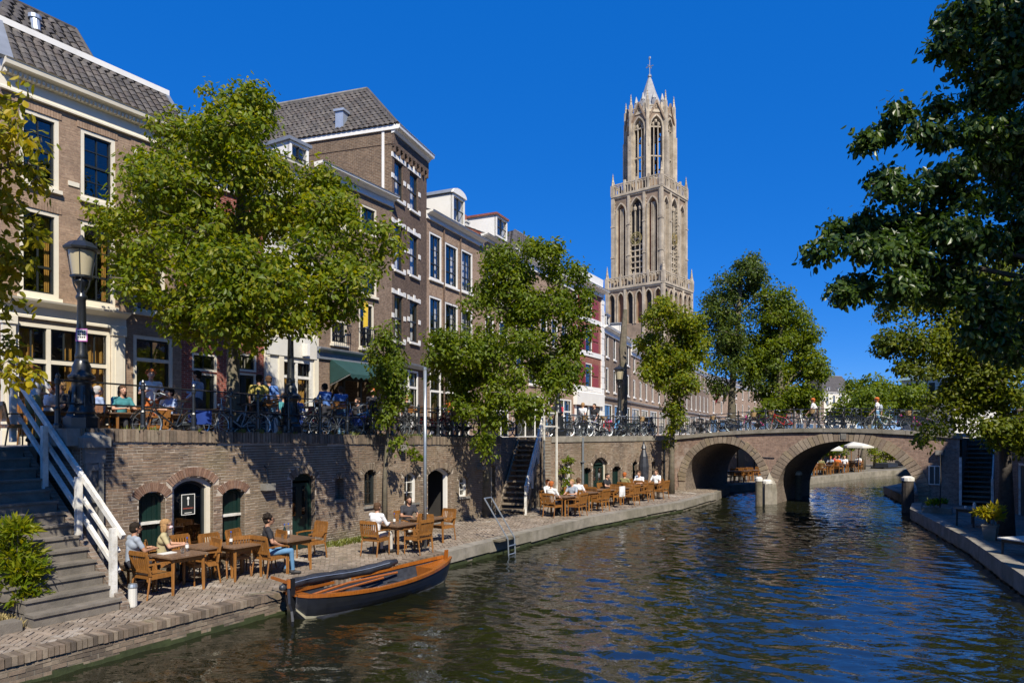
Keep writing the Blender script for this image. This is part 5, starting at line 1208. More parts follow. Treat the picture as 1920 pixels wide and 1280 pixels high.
def balustrade(par, T, w_, z, h_, n):
    mb = MB(); 
    def bx(x0, x1, y0, y1, z0, z1): mb.box(x0, x1, y0, y1, z0, z1, 0, T)
    bx(0, w_, -.2, .2, z, z+.3); bx(0, w_, -.18, .18, z+h_-.3, z+h_)
    for i in range(n+1):
        x = w_*i/n; big = i % 4 == 0; bx(x-(.32 if big else .11), x+(.32 if big else .11), -.3 if big else -.1, .3 if big else .1, z+.02, z+h_+(.7 if big else .0))
    for i in range(n): x = w_*(i+.5)/n; mb.lathe([(.05, 0), (.34, .28), (.05, .56)], 4, T @ Vector((x, 0, z+h_-.95)))
    return mb.build('balustrade', M['tower_pale'], par)
# stages 1 and 2
for (o_, w_, z0, z1, kind) in ((-1.25, 18.5, 0, 44.3, 1), (0, 16.0, 44.3, 70.6, 2)):
    z0 += TZ+ (3.3 if kind == 1 else 0); z1 += TZ
    for k in range(4):
        T = rotT(8, 8, k*PI/2) @ Matrix.Translation((-w_/2, -w_/2, 0)); mb = MB()
        if kind == 1:
            ops = [(w_*(i+.5)/6, 1.02, z1-10.5, z1-3.4) for i in range(6)]
            arch_wall(mb, T, w_, z0, z1-.5, ops, .9, 0); mb.build('stage_wall', M['tower'], tw)
            if k in (0, 1):
                for i, (xc, a, zb, zs) in enumerate(ops):
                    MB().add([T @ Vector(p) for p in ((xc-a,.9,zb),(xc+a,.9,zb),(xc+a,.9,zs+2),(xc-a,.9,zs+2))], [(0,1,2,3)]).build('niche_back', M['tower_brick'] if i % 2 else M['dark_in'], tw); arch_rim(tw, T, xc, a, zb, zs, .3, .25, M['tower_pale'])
        else:
            ops = [(2.75, 1.6, z0+2.2, z1-5.4), (8, 2.15, z0+2.2, z1-5.6), (13.25, 1.6, z0+2.2, z1-5.4)]
            arch_wall(mb, T, w_, z0, z1-.5, ops, 1.0, 0, 1); mb.build('stage_wall', [M['tower'], M['tower_pale']], tw)
            for i, (xc, a, zb, zs) in enumerate(ops):
                c_ = i == 1
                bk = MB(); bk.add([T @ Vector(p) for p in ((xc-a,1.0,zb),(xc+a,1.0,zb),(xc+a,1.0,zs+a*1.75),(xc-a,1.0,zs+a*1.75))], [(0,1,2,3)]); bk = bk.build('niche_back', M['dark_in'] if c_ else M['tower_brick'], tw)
                if k not in (0, 1): continue
                arch_rim(tw, T, xc, a, zb, zs, .34, .3, M['tower_pale'])
                mm = MB()
                for f_ in ((-.5, .5) if c_ else (-.42, .0, .42)): mm.box(xc+f_*a*.72-.13, xc+f_*a*.72+.13, .35, .75, zb, zs+a*.9, 0, T)
                if c_:
                    for z in np.arange(zb+1.2, zb+11, 1.6): mm.box(xc-a, xc+a, .45, .9, z, z+.35, 0, T)
                    for x in (-.42*a, .42*a): mm.lathe([(.5, -.5), (.62, 0), (.5, .5)], 8, T @ Vector((xc+x, .6, zs+.9)))
                mm.build('mullion', M['tower_pale'], bk)
            if k in (0, 1):
                ck = MB(); R0 = 1.75; c = Vector((8, -.35, z0+(z1-z0)*.50))
                for i in range(24):
                    a, b_ = 2*PI*i/24, 2*PI*(i+1)/24
                    for r0, r1 in ((R0, R0-.22), (R0-.62, R0-.72)):
                        ck.add([T @ (c+Vector((r*math.cos(t_), y, r*math.sin(t_)))) for y in (0, .12) for t_, r in ((a, r0), (b_, r0), (b_, r1), (a, r1))], [(0,1,2,3),(7,6,5,4),(0,4,5,1),(3,2,6,7)])
                    if i % 2 == 0:
                        d1, d2 = Vector((math.cos(a), 0, math.sin(a))), Vector((math.cos(a+.0), 0, math.sin(a+.0))); ck.beam(T @ (c+d1*(R0-.25)), T @ (c+d2*(R0-.6)), .14, .1)
                for a, l_ in ((1.0, 1.5), (2.6, 1.1)): ck.beam(T @ c, T @ (c+Vector((math.cos(a)*l_, -.05, math.sin(a)*l_))), .16, .08)
                ck.build('clock_face', M['gold'], tw)
        if k in (0, 1):                                      # shafts and weathering strips
            for i in range(4):
                x = (0, 5.45, 10.55, 16)[i] if kind == 2 else w_*i/3; q = .55 if i in (0, 3) else .38
                MB().box(x-q, x+q, -.42, .1, z0, z1-.6, 0, T).build('buttress', M['tower_pale'], tw)
                for f_ in (.33, .66): MB().box(x-q-.1, x+q+.1, -.55, .1, z0+(z1-z0)*f_, z0+(z1-z0)*f_+.4, 0, T).build('buttress_offset', M['tower_pale'], tw)
            if kind == 2:
                mb = MB()
                for i in range(26):
                    z = z0+.5+i*(z1-z0-2)/26
                    for x in (.75, 4.75, 6.0, 10.0, 11.2, 15.25): mb.box(x-.14, x+.14, -.07, .06, z, z+.45, 0, T)
                mb.build('stone_quoins', M['tower_pale'], tw, kind='stuff')
        MB().box(-.5, w_+.5, -.6, .5, z1-.5, z1-.05, 0, T).box(-.25, w_+.25, -.35, .5, z1-.95, z1-.5, 0, T).build('string_course', M['tower_pale'], tw)
        if True: balustrade(tw, T @ Matrix.Translation((0, -.1, 0)), w_, z1-.05, 3.2 if kind == 2 else 3.0, 16)
        pinnacle(tw, -.1, -.1, z1-.05, 1.1, 6.4, T)
    MB().box(-w_/2+8, w_/2+8, -w_/2+8, w_/2+8, z1-.4, z1-.2).build('terrace', M['lead'], tw)
# octagon lantern
OR, zo0, zo1 = 6.55, 70.5+TZ, 92.6+TZ; ow = 2*OR*math.tan(PI/8)
for k in range(8):
    T = rotT(8, 8, k*PI/4) @ Matrix.Translation((-ow/2, -OR, 0)); mb = MB()
    a = ow*.325; op = (ow/2, a, zo0+3.4, zo1-4.4); arch_wall(mb, T, ow, zo0, zo1, [op], 1.1, 0, 1)
    T2_ = T @ Matrix.Translation((0, 1.1, 0)); arch_wall(mb, T2_, ow-.9, zo0, zo1, [(ow/2, a, zo0+3.4, zo1-4.4)], .01, 0); mb.build('lantern_wall', [M['tower'], M['tower_pale']], tw)
    arch_rim(tw, T, ow/2, a, op[2], op[3], .4, .35, M['tower_pale'])
    mm = MB()
    for f_ in (-.36, .36): mm.box(ow/2+f_*a-.11, ow/2+f_*a+.11, .3, .7, op[2], op[3]+a*.9, 0, T)
    for z in (op[2]+6.2, op[3]): mm.box(ow/2-a, ow/2+a, .3, .7, z, z+.35, 0, T)
    for f_ in (-.62, 0, .62): mm.lathe([(.28, -.42), (.42, 0), (.28, .42)], 6, T @ Vector((ow/2+f_*a*.8, .5, op[3]+.9+(.9 if f_ == 0 else 0))))
    mm.build('tracery', M['tower_pale'], tw)
    g_ = MB(); g0 = zo1-2.4
    for sg in (-1, 1):
        g_.beam(T @ Vector((ow/2+sg*ow*.46, -.35, g0)), T @ Vector((ow/2, -.35, g0+5.2)), .42, .5, 0, T.to_3x3() @ Vector((0, 1, 0)))
    g_.add([T @ Vector(p) for p in ((ow*.1, 0, zo1-.1), (ow*.9, 0, zo1-.1), (ow/2, 0, g0+4.6), (ow*.1, .4, zo1-.1), (ow*.9, .4, zo1-.1), (ow/2, .4, g0+4.6))], [(0,1,2),(5,4,3),(0,2,5,3),(1,4,5,2)])
    g_.build('gable', M['tower'], tw)
    mb = MB(); mb.box(-.5, .5, -.55, .6, zo0, zo1+.5, 0, T); mb.box(-.62, .62, -.95, -.3, zo0, zo1-6, 0, T); mb.box(-.3, .3, -.75, -.3, zo1-6, zo1-.5, 0, T); mb.build('corner_buttress', M['tower_pale'], tw)
    pinnacle(tw, 0, -.1, zo1+.3, .85, 5.6, T); pinnacle(tw, 0, -.75, zo0+12, .5, 4.6, T)
    MB().box(0, ow, -.2, .3, zo1-.4, zo1, 0, T).build('string_course', M['tower_pale'], tw); balustrade(tw, T, ow, zo1, 1.6, 5)
    mb = MB(); mb.box(ow/2-a, ow/2+a, .25, .8, op[2], op[2]+.5, 0, T); mb.build('lantern_sill', M['tower_pale'], tw)
MB().lathe([(6.5, zo0), (6.5, zo0+.4)], 8, (8, 8, 0)).build('lantern_floor', M['lead'], tw)
mb = MB()
for sx in (-1.6, 1.6):
    for sy in (-1.6, 1.6): mb.box(8+sx-.3, 8+sx+.3, 8+sy-.3, 8+sy+.3, zo0+.3, zo1-2)
for z in (zo0+5, zo0+10): mb.box(6, 10, 6, 10, z, z+.4)
for z in (zo0+6.2, zo0+2.2, zo0+11.5): mb.lathe([(1.5, 0), (1.2, .4), (.9, 1.6), (.3, 2.0)], 12, (8, 8, z))
mb.build('bell_frame', M['dark_in'], tw)
MB().lathe([(OR-.3, zo1-.05), (5.2, zo1+1.4), (3.7, zo1+4.0), (2.1, zo1+7.6), (.75, zo1+11.4), (.4, zo1+12.2)], 8, (8, 8, 0)).build('spire', M['spire'], tw)
for k in range(8):
    a = k*PI/4; mb = MB(); mb.beam((8+4.4*math.cos(a), 8+4.4*math.sin(a), zo1+1.2), (8+4.2*math.cos(a), 8+4.2*math.sin(a), zo1+4.6), .9, .9); mb.lathe([(.75, 0), (.1, 2.0)], 4, (8+4.2*math.cos(a), 8+4.2*math.sin(a), zo1+4.5)); mb.build('spire_lucarne', M['spire'], tw)
mb = MB(); zt = zo1+12.1; mb.lathe([(.3, 0), (.62, .35), (.62, .7), (.25, 1.05), (.12, 1.3), (.1, 5.6)], 10, (8, 8, zt)); mb.box(6.8, 9.2, 7.92, 8.08, zt+3.2, zt+3.4); mb.box(7.92, 8.08, 6.8, 9.2, zt+3.2, zt+3.4); mb.ball((8, 8, zt+5.7), (.4, .2, .5)); mb.build('finial', M['lead'], tw)
for k in range(8):
    a = k*PI/4+PI/8; mb = MB(); mb.tube([(8+(OR-.6)*math.cos(a), 8+(OR-.6)*math.sin(a), zo1+.6), (8+2.8*math.cos(a), 8+2.8*math.sin(a), zo1+4.4), (8+.5*math.cos(a), 8+.5*math.sin(a), zo1+11.4)], [.16, .16, .1], 5); mb.build('spire_rib', M['lead'], tw)
# ================================================================== TREES
def tree(name, label, base_, Y, trunk, lobes, nspray, ls, mat, bark=None, group=None, K=10, tr=.16, extra=(), spr=.32, aspect=.32, droop=.5, seed=1, thin=.0, dsp=.9, fill=.35, sub=True):
    """lobes: (px, py, rx, ry) as seen in the photograph at distance Y, turned into metres here; extra: world (x,y,z,r)"""
    g = np.random.default_rng(seed); rn = random.Random(seed); bark = bark or M['bark']; base_ = Vector(base_)
    L = []; k = Y/F
    for q in lobes:
        dy = q[4] if len(q) > 4 else rn.uniform(-1, 1)*dsp
        c = atY(q[0], q[1], Y+dy); rx, rz = q[2]*k, q[3]*k; L.append((c, rx, (rx+rz)/2*.95, rz))
    for x, y, z, r_ in extra: L.append((Vector((x, y, z)), r_, r_, r_*.85))
    root = empty(name, base_, 0, label, 'tree', group)
    trunk = [Vector(p)-base_ for p in trunk]; n = len(trunk)
    MB().tube(trunk, [tr*1.35]+[tr*(1-.5*i/(n-1)) for i in range(1, n)], 10).build('trunk', bark, root, smooth=True)
    tops = trunk[max(1, n//2):]
    for c, rx, ry, rz in sorted(L, key=lambda q: -q[1])[:11]:
        c = c-base_; s_ = min(trunk[1:], key=lambda p: (p-c).length+max(0, p.z-c.z+.3)*3); m_ = s_.lerp(c, .5)+Vector((rn.uniform(-.2, .2), rn.uniform(-.2, .2), rn.uniform(-.1, .35)))
        r0 = tr*.42; MB().tube([s_, s_.lerp(m_, .5)+Vector((0, 0, .05)), m_, c], [r0, r0*.75, r0*.55, r0*.25], 6, 0, False).build('limb', bark, root, smooth=True)
    if sub:                                                  # break each mass into smaller clumps with gaps between them
        S_ = []
        for c, rx, ry, rz in L:
            n_ = max(4, min(11, int(6*rx/.9+4)))
            for _ in range(n_):
                d = Vector(g.normal(size=3)); d.normalize(); f_ = g.uniform(.45, .95); k_ = g.uniform(.34, .56)
                S_.append((c+Vector((d.x*rx*f_, d.y*ry*f_, d.z*rz*f_)), max(.16, rx*k_*1.15), max(.16, ry*k_*1.15), max(.12, rz*k_*.85)))
        L = S_
    ar = np.array([q[1]*q[3]+q[1]*q[2] for q in L]); pr = ar/ar.sum(); cnt = g.multinomial(nspray, pr); C = []; O = []; tw_ = MB()
    for (c, rx, ry, rz), m in zip(L, cnt):
        if not m: continue
        d = g.normal(size=(m, 3)); d /= np.linalg.norm(d, axis=1)[:, None]
        ph = g.uniform(0, 6.28, 3); wob = 1+.30*np.sin(d[:,0]*6+ph[0])*np.sin(d[:,1]*6+ph[1])+.22*np.sin(d[:,2]*9+ph[2])
        r_ = (fill+(1-fill)*g.uniform(0, 1, m)**.6)*wob
        P = np.array(c)+d*r_[:, None]*np.array([rx, ry, rz]); C.append(P); O.append(d)
        cc = c-base_
        for i in range(0, m, 5):
            tip = Vector(P[i])-base_; mid = cc.lerp(tip, .55)+Vector((0, 0, .06)); tw_.tube([cc, mid, tip], [.022, .014, .006], 3, 0, False)
    C = np.concatenate(C); O = np.concatenate(O)
    if thin:
        f_ = np.sin(C[:,0]*1.9+seed)*np.sin(C[:,1]*1.7+2)*np.sin(C[:,2]*2.1+seed*2); keep = f_ < 1-thin*1.3; C, O = C[keep], O[keep]
    o = tw_.build('twigs', bark, root); o['kind'] = 'stuff'
    N = len(C); up = np.array([0, 0, 1.]); nr = O*.55+up*.62+g.normal(0, .33, (N, 3)); nr /= np.linalg.norm(nr, axis=1)[:, None]
    a = np.cross(nr, g.normal(size=(N, 3))); a /= np.linalg.norm(a, axis=1)[:, None]; b_ = np.cross(nr, a)
    phi = (np.arange(K)/K*2*PI)[None]+g.uniform(0, 6.28, (N, 1))+g.normal(0, .3, (N, K)); size = ls*g.uniform(.6, 1.25, (N, K)); off_ = g.uniform(.05, 1, (N, K))**.7*spr
    dr = a[:, None]*np.cos(phi)[..., None]+b_[:, None]*np.sin(phi)[..., None]
    p0 = C[:, None]+dr*off_[..., None]*.6+nr[:, None]*g.normal(0, spr*.3, (N, K))[..., None]
    td = dr-nr[:, None]*droop*g.uniform(.3, 1.6, (N, K))[..., None]+g.normal(0, .25, (N, K, 3)); td[..., 2] -= droop*.35; td /= np.linalg.norm(td, axis=2)[..., None]
    sd = np.cross(td, nr[:, None]+g.normal(0, .35, (N, K, 3))); sd /= np.linalg.norm(sd, axis=2)[..., None]; ln = np.cross(sd, td)
    s_ = size[..., None]; wv = aspect*s_
    V = np.stack([p0, p0+td*s_*.28+sd*wv*.85-ln*s_*.10, p0+td*s_*.66+sd*wv*.75-ln*s_*.16, p0+td*s_-ln*s_*.12, p0+td*s_*.66-sd*wv*.75-ln*s_*.16, p0+td*s_*.28-sd*wv*.85-ln*s_*.10], 2).reshape(-1, 6, 3)
    V = V-np.array(base_); nl = len(V); Q = np.array([[0,1,2,3],[0,3,4,5]]); Q = (Q[None]+6*np.arange(nl)[:, None, None]).reshape(-1, 4)
    o = new_ob('crown', np_mesh('crown', V.reshape(-1, 3), Q, mat), root); o['kind'] = 'stuff'
    return root
def P3(x, y, z): return Vector((x, y, z))
b0 = Wa.w(Wa.u(434, 1.1), 1.1, SZ)
tree('broad_tree', 'broad bright green tree on the street, tallest crown on the left bank', b0, 17.6, [b0, b0+P3(.05, 0, 1.3), b0+P3(.0, .1, 2.6), b0+P3(.15, 0, 4.2), b0+P3(.3, -.1, 6.5), b0+P3(.5, -.1, 8.6)],
     [(480,185,36,44),(478,215,48,40),(398,205,24,34),(425,270,50,45),(350,280,80,70),(465,270,85,85),(270,350,75,80),(390,390,115,105,-.6),(520,390,115,105),(640,420,85,80),(700,455,45,48),(255,470,75,80),(330,530,85,75,-1.6),(450,540,105,80,-2.4),(580,530,90,80,-2.2),(380,605,70,32,-1.5),(520,600,62,40,-2.6),(630,575,50,40,-1.6),(228,400,48,52),(600,355,62,52),(440,230,40,50),(200,410,22,20),(735,450,18,18),(470,640,30,22)], 4900, .135, M['leaf_lime'], tr=.19, seed=3, thin=.2, group=None)
b0 = G(910, 968)
tree('wharf_tree', 'leafy tree rising from the wharf left of the wooden stair', b0, 23.6, [b0, b0+P3(.05, 0, 2), b0+P3(-.05, 0, 3.6), b0+P3(.3, 0, 5.4), b0+P3(.8, 0, 7.2), b0+P3(1.3, 0, 9)],
     [(1025,462,42,36),(960,490,58,50),(1060,520,45,50),(930,560,65,58),(1010,580,80,72),(1070,610,40,55),(860,650,50,46),(940,660,75,62),(1030,680,55,55),(828,690,36,34),(880,720,65,40),(970,740,55,46),(1050,715,35,36),(915,785,30,30),(880,760,34,26),(1092,560,20,36),(910,822,24,24),(820,640,22,22)], 3500, .14, M['leaf_mid'], tr=.17, seed=5, thin=.2)
b0 = Wa.w(Wa.u(721, -.25), -.25, WZ)
tree('young_tree', 'slender young tree growing against the cellar wall beside the white framed cellar window', b0, 20.9, [b0, b0+P3(.02, 0, 2), b0+P3(.1, 0, 3.2), b0+P3(.1, 0, 4.6), b0+P3(.15, 0, 6.2)], [(722,632,24,22),(735,670,28,34),(712,700,20,34),(738,740,26,34),(722,778,16,24),(746,832,13,12),(700,662,16,18),(735,700,30,30)], 400, .12, M['leaf_mid'], tr=.07, seed=8, dsp=.3, fill=.3, sub=False)
b0 = G(1258, 925)
tree('slim_tree', 'light green tree at the left end of the bridge', b0, 36, [b0, b0+P3(.05, 0, 2), b0+P3(.1, 0, 4), b0+P3(.3, 0, 6), b0+P3(.5, 0, 9.5)], [(1245,588,34,34),(1282,618,40,42),(1225,650,30,36),(1270,670,46,42),(1305,658,25,36),(1232,700,30,28),(1280,728,36,28),(1262,765,20,22),(1258,822,9,28),(1210,690,15,18),(1262,780,16,30)], 1700, .17, M['leaf_lime'], tr=.15, seed=11, thin=.2, spr=.4)
b0 = atY(1372, 820, 51); b0.z = SZ
tree('tall_tree', 'tall feathery dark tree beyond the bridge with bare twig tips', b0, 51, [b0, b0+P3(0, 0, 3), b0+P3(.2, 0, 6), b0+P3(.5, 0, 9), b0+P3(.7, 0, 12.5)], [(1388,505,36,32),(1370,560,50,50),(1420,552,46,46),(1350,620,36,46),(1400,640,56,56),(1360,690,40,46),(1420,715,40,42),(1345,575,24,26),(1418,490,20,16)], 2200, .21, M['leaf_deep'], tr=.28, seed=13, thin=.3, spr=.5)
b0 = atY(1462, 820, 50); b0.z = SZ
tree('dense_tree', 'dense round green tree right of the feathery one beyond the bridge', b0, 50, [b0, b0+P3(0, 0, 3), b0+P3(0, 0, 6), b0+P3(.2, 0, 9)], [(1462,580,40,42),(1500,620,36,42),(1460,660,56,52),(1520,680,28,42),(1480,730,56,38),(1430,680,40,42),(1512,750,30,28),(1450,768,36,24),(1535,700,12,20)], 3000, .22, M['leaf_mid'], tr=.3, seed=17, thin=.2, spr=.5)
b0 = atY(1650, 815, 78); b0.z = SZ
tree('far_tree', 'low broad tree far off above the bridge railing', b0, 78, [b0, b0+P3(0, 0, 2), b0+P3(0, 0, 5)], [(1630,730,42,36),(1680,742,42,38),(1602,752,26,32),(1710,760,32,32),(1650,772,58,28),(1728,738,22,24)], 1100, .36, M['leaf_mid'], tr=.3, seed=19, spr=.7)
b0 = G(1886, 1003, WZ)
tree('bank_tree', 'sunlit olive green tree standing on the right wharf', b0, 21.5, [b0, b0+P3(0, 0, 2), b0+P3(-.05, 0, 3.6), b0+P3(-.2, 0, 5.5), b0+P3(-.4, 0, 8)], [(1700,560,52,44),(1760,540,62,46),(1830,520,66,52),(1900,540,60,58),(1668,640,38,30),(1730,640,62,48),(1800,620,74,56),(1880,640,70,60),(1725,690,34,20),(1790,700,62,46),(1870,720,70,60),(1790,770,52,40),(1752,800,28,26),(1860,790,66,46),(1900,830,46,36),(1735,828,18,16),(1960,600,80,90),(1980,760,80,80)], 4300, .135, M['leaf_olive'], M['bark_dark'], tr=.19, seed=23, thin=.2)
b0 = Vector((13.0, 12.6, SZ))
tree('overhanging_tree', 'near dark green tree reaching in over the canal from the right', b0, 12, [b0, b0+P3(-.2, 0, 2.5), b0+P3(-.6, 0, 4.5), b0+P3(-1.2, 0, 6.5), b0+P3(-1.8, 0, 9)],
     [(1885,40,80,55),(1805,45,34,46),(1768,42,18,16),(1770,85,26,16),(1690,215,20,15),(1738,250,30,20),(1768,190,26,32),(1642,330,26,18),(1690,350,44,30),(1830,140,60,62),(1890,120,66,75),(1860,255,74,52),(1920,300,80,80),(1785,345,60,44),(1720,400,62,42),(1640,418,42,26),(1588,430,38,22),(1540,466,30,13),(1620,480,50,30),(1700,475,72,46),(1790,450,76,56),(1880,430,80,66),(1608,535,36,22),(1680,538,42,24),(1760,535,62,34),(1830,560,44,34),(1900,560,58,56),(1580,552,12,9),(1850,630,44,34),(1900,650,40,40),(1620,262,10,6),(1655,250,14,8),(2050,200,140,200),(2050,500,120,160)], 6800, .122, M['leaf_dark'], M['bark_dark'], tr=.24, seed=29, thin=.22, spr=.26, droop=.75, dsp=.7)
b0 = Vector((-10.6, 11.5, SZ))
tree('yellowing_tree', 'tree with yellow green leaves reaching in at the left edge above the stair', b0, 11, [b0, b0+P3(.1, 0, 2), b0+P3(.3, 0, 4), b0+P3(.6, 0, 6)], [(20,250,34,38),(38,310,38,32),(16,390,45,44),(66,350,24,16),(14,470,48,36),(60,430,18,14),(12,560,34,34),(24,650,38,24),(18,700,34,18),(74,268,17,12),(5,200,24,24),(-110,300,110,140),(-90,500,100,110),(-60,640,60,60)], 1500, .15, M['leaf_yel'], tr=.16, seed=31, spr=.3, aspect=.30, droop=.9, extra=[(-8.4, 8.8, 7.6, 1.5), (-9.6, 8.6, 6.4, 1.5), (-7.9, 8.0, 9.0, 1.3)], dsp=.5)  # extra: unseen leaf clumps added nearer the camera to shade the stone stair
b0 = Vector((14.2, 6.0, SZ))
tree('unseen_shade_tree', 'unseen tree added out of view on the right to shade the overhanging tree', b0, 6, [b0, b0+P3(-.4, .2, 3), b0+P3(-1, .4, 6), b0+P3(-1.6, .6, 9)], [], 1300, .24, M['leaf_deep'], M['bark_dark'], tr=.25, seed=37, extra=[(11.2, 7.2, 12.5, 2.6), (13.5, 8.5, 14, 2.8), (11.0, 5.2, 15.5, 2.6), (13, 5, 18, 2.6), (14.5, 7, 17, 2.5), (11.8, 7.8, 17.6, 2.4), (12.5, 9.0, 10.5, 2.2)], spr=.55)  # added outside the view so its crown shades the overhanging tree
# fern-like bush at the foot of the stair, potted plant and creeper
def bush(name, label, cat, c, lobes, n, ls, mat, pot=None, seed=1, asp=.28, **kw):
    root = empty(name, c, 0, label, cat); g = np.random.default_rng(seed); V = []; Q = []
    for (x, y, z, r_, m) in lobes:
        for _ in range(int(n*m)):
            d = Vector(g.normal(size=3)); d.normalize(); d.z = abs(d.z)*.8; p = Vector((x, y, z))+d*r_*g.uniform(.2, 1); td = (d+Vector((0, 0, g.uniform(-.7, .5)))+Vector(g.normal(0, .35, 3))).normalized(); sd = td.cross(Vector(g.normal(size=3))).normalized(); ln = sd.cross(td); s_ = ls*g.uniform(.6, 1.3); k = len(V)
            V += [p, p+td*s_*.35+sd*s_*asp, p+td*s_-ln*s_*.25, p+td*s_*.35-sd*s_*asp]; Q.append((k, k+1, k+2, k+3))
    o = new_ob('leaves', np_mesh('leaves', [tuple(v) for v in V], Q, mat), root); o['kind'] = 'stuff'
    mb = MB()
    for (x, y, z, r_, m) in lobes: mb.tube([(x*.3, y*.3, 0), (x*.7, y*.7, z*.5), (x, y, z)], [.02, .015, .008], 4)
    mb.build('stems', M['bark'], root); return root
bp = G(30, 1165); bush('fern_bush', 'bright green bush at the foot of the stone stair', 'bush', bp, [(-.1, .1, .5, .45, 1), (-.2, .2, 1.0, .45, 1), (.05, .15, .75, .38, 1), (-.15, .25, 1.45, .32, .7), (.1, .1, .35, .35, 1), (-.6, 0, .6, .5, 1), (-.5, .3, 1.3, .4, .8)], 330, .17, M['leaf_lime'], seed=4, asp=.16)
sp = MB(); V.clear(); Q.clear()
for i in range(60): tuft(bp.x+random.uniform(-.6, .35), bp.y+random.uniform(-.5, .0), WZ, 14, .16, .12)
tag(new_ob('dry_weeds', np_mesh('dry_weeds', V, Q, plain('dry_grass', (.32,.25,.10), .9, .3))), kind='stuff')
pp = G(1857, 1012, WZ); pt = bush('potted_plant', 'yellow green plant in a grey square pot on the right wharf', 'plant', pp, [(0, 0, .62, .3, 1), (.1, 0, .85, .28, 1), (-.15, .05, .75, .26, 1), (.2, .1, .6, .25, 1)], 110, .16, M['leaf_yel'], seed=6, asp=.2)
MB().lathe([(.2, 0), (.26, .42), (.28, .42), (.28, .46), (.22, .46), (.22, .40)], 4, (0, 0, 0)).build('pot', M['kerb'], pt)
cp = Wb.w(3.25, -.35, WZ); bush('creeper', 'green creeper climbing beside the wooden stair', 'plant', cp, [(0, 0, .4, .35, 1), (.1, 0, .9, .3, 1), (.0, 0, 1.4, .28, 1), (.1, 0, 1.9, .25, .8), (.55, -.1, .35, .4, 1)], 110, .14, M['leaf_mid'], seed=7, asp=.3)
ip = Wa.w(5.9, -.08, 2.5)
wc = Wa.hit(748, 872); ivy = Wa.w(Wa.u(770), -.1, 2.95); bush('wall_plant', 'small plant sprouting from the quay wall under the railing', 'plant', ivy, [(0, 0, -.05, .25, 1), (.2, -.05, -.25, .2, .7)], 80, .11, M['leaf_mid'], seed=9, asp=.35)
# ================================================================== PROPS: builders give lists of (name, MB, material, parent index)
def assemble(root, parts, smooth=()):
    obs = []
    for nm, mb, mt, pi in parts: obs.append(mb.build(nm, mt, root if pi is None else obs[pi], smooth=nm in smooth))
    return root
def merged(name, parts):
    mats = []; mb = MB()
    for nm, q, mt, pi in parts:
        if mt not in mats: mats.append(mt)
        b = len(mb.v); mb.v += q.v; mb.f += [[b+i for i in f] for f in q.f]; mb.m += [mats.index(mt)]*len(q.f)
    return mb.mesh(name, mats)
ORD = ['first','second','third','fourth','fifth','sixth','seventh','eighth','ninth','tenth','eleventh','twelfth','thirteenth','fourteenth','fifteenth','sixteenth','seventeenth','eighteenth','nineteenth','twentieth','twenty-first','twenty-second','twenty-third','twenty-fourth','twenty-fifth','twenty-sixth','twenty-seventh','twenty-eighth']
def chair_parts(mt):
    P = []; S = MB()
    for i in range(5): y = -.2+i*.095; S.box(-.235, .235, y, y+.085, .425, .45)
    S.box(-.25, -.22, -.22, .27, .37, .43); S.box(.22, .25, -.22, .27, .37, .43); S.box(-.22, .22, .245, .27, .38, .43); S.box(-.22, .22, -.22, -.195, .38, .43)
    P.append(('seat', S, mt, None)); B = MB().beam((-.245,-.215,.44), (-.245,-.30,.88), .045, .04).beam((.245,-.215,.44), (.245,-.30,.88), .045, .04).beam((-.245,-.305,.87), (.245,-.305,.87), .035, .085).beam((-.245,-.24,.53), (.245,-.24,.53), .03, .05)
    P.append(('backrest', B, mt, None)); k = len(P)-1
    for i in range(7): x = -.18+i*.06; P.append(('slat', MB().beam((x,-.245,.54), (x,-.297,.84), .034, .014), mt, k))
    for sx in (-1, 1):
        P.append(('armrest', MB().beam((sx*.265,-.27,.66), (sx*.275,.05,.665), .055, .028).beam((sx*.275,.05,.665), (sx*.265,.26,.645), .06, .028), mt, None))
        P.append(('leg', MB().tube([(sx*.255,.25,0),(sx*.25,.255,.4),(sx*.262,.24,.64)], [.016,.02,.018], 6), mt, None)); P.append(('leg', MB().tube([(sx*.255,-.285,0),(sx*.25,-.22,.42)], [.016,.02], 6), mt, None))
    return P
def table_parts(w_, d_, mt, lg, h_=.74):
    P = [('apron', MB().ring(-w_/2+.06, w_/2-.06, -.001, 0, .02, 0, .001) if False else MB().box(-w_/2+.07, w_/2-.07, -d_/2+.07, -d_/2+.09, h_-.12, h_-.03).box(-w_/2+.07, w_/2-.07, d_/2-.09, d_/2-.07, h_-.12, h_-.03).box(-w_/2+.07, -w_/2+.09, -d_/2+.09, d_/2-.09, h_-.12, h_-.03).box(w_/2-.09, w_/2-.07, -d_/2+.09, d_/2-.09, h_-.12, h_-.03), lg, None)]
    n = 7
    for i in range(n): y = -d_/2+d_*i/n; P.append(('plank', MB().box(-w_/2, w_/2, y+.004, y+d_/n-.004, h_-.03, h_), mt, None))
    for sx in (-1, 1):
        for sy in (-1, 1): P.append(('leg', MB().tube([(sx*(w_/2-.08), sy*(d_/2-.08), 0), (sx*(w_/2-.09), sy*(d_/2-.09), h_-.03)], [.028, .036], 6), lg, None))
    return P
def face(d): return math.atan2(d.y, d.x)-PI/2                # rotation that turns local +y to d
TO = {'along': Wa.d, 'back': -Wa.d, 'wall': Wa.n, 'canal': -Wa.n}
CH = []
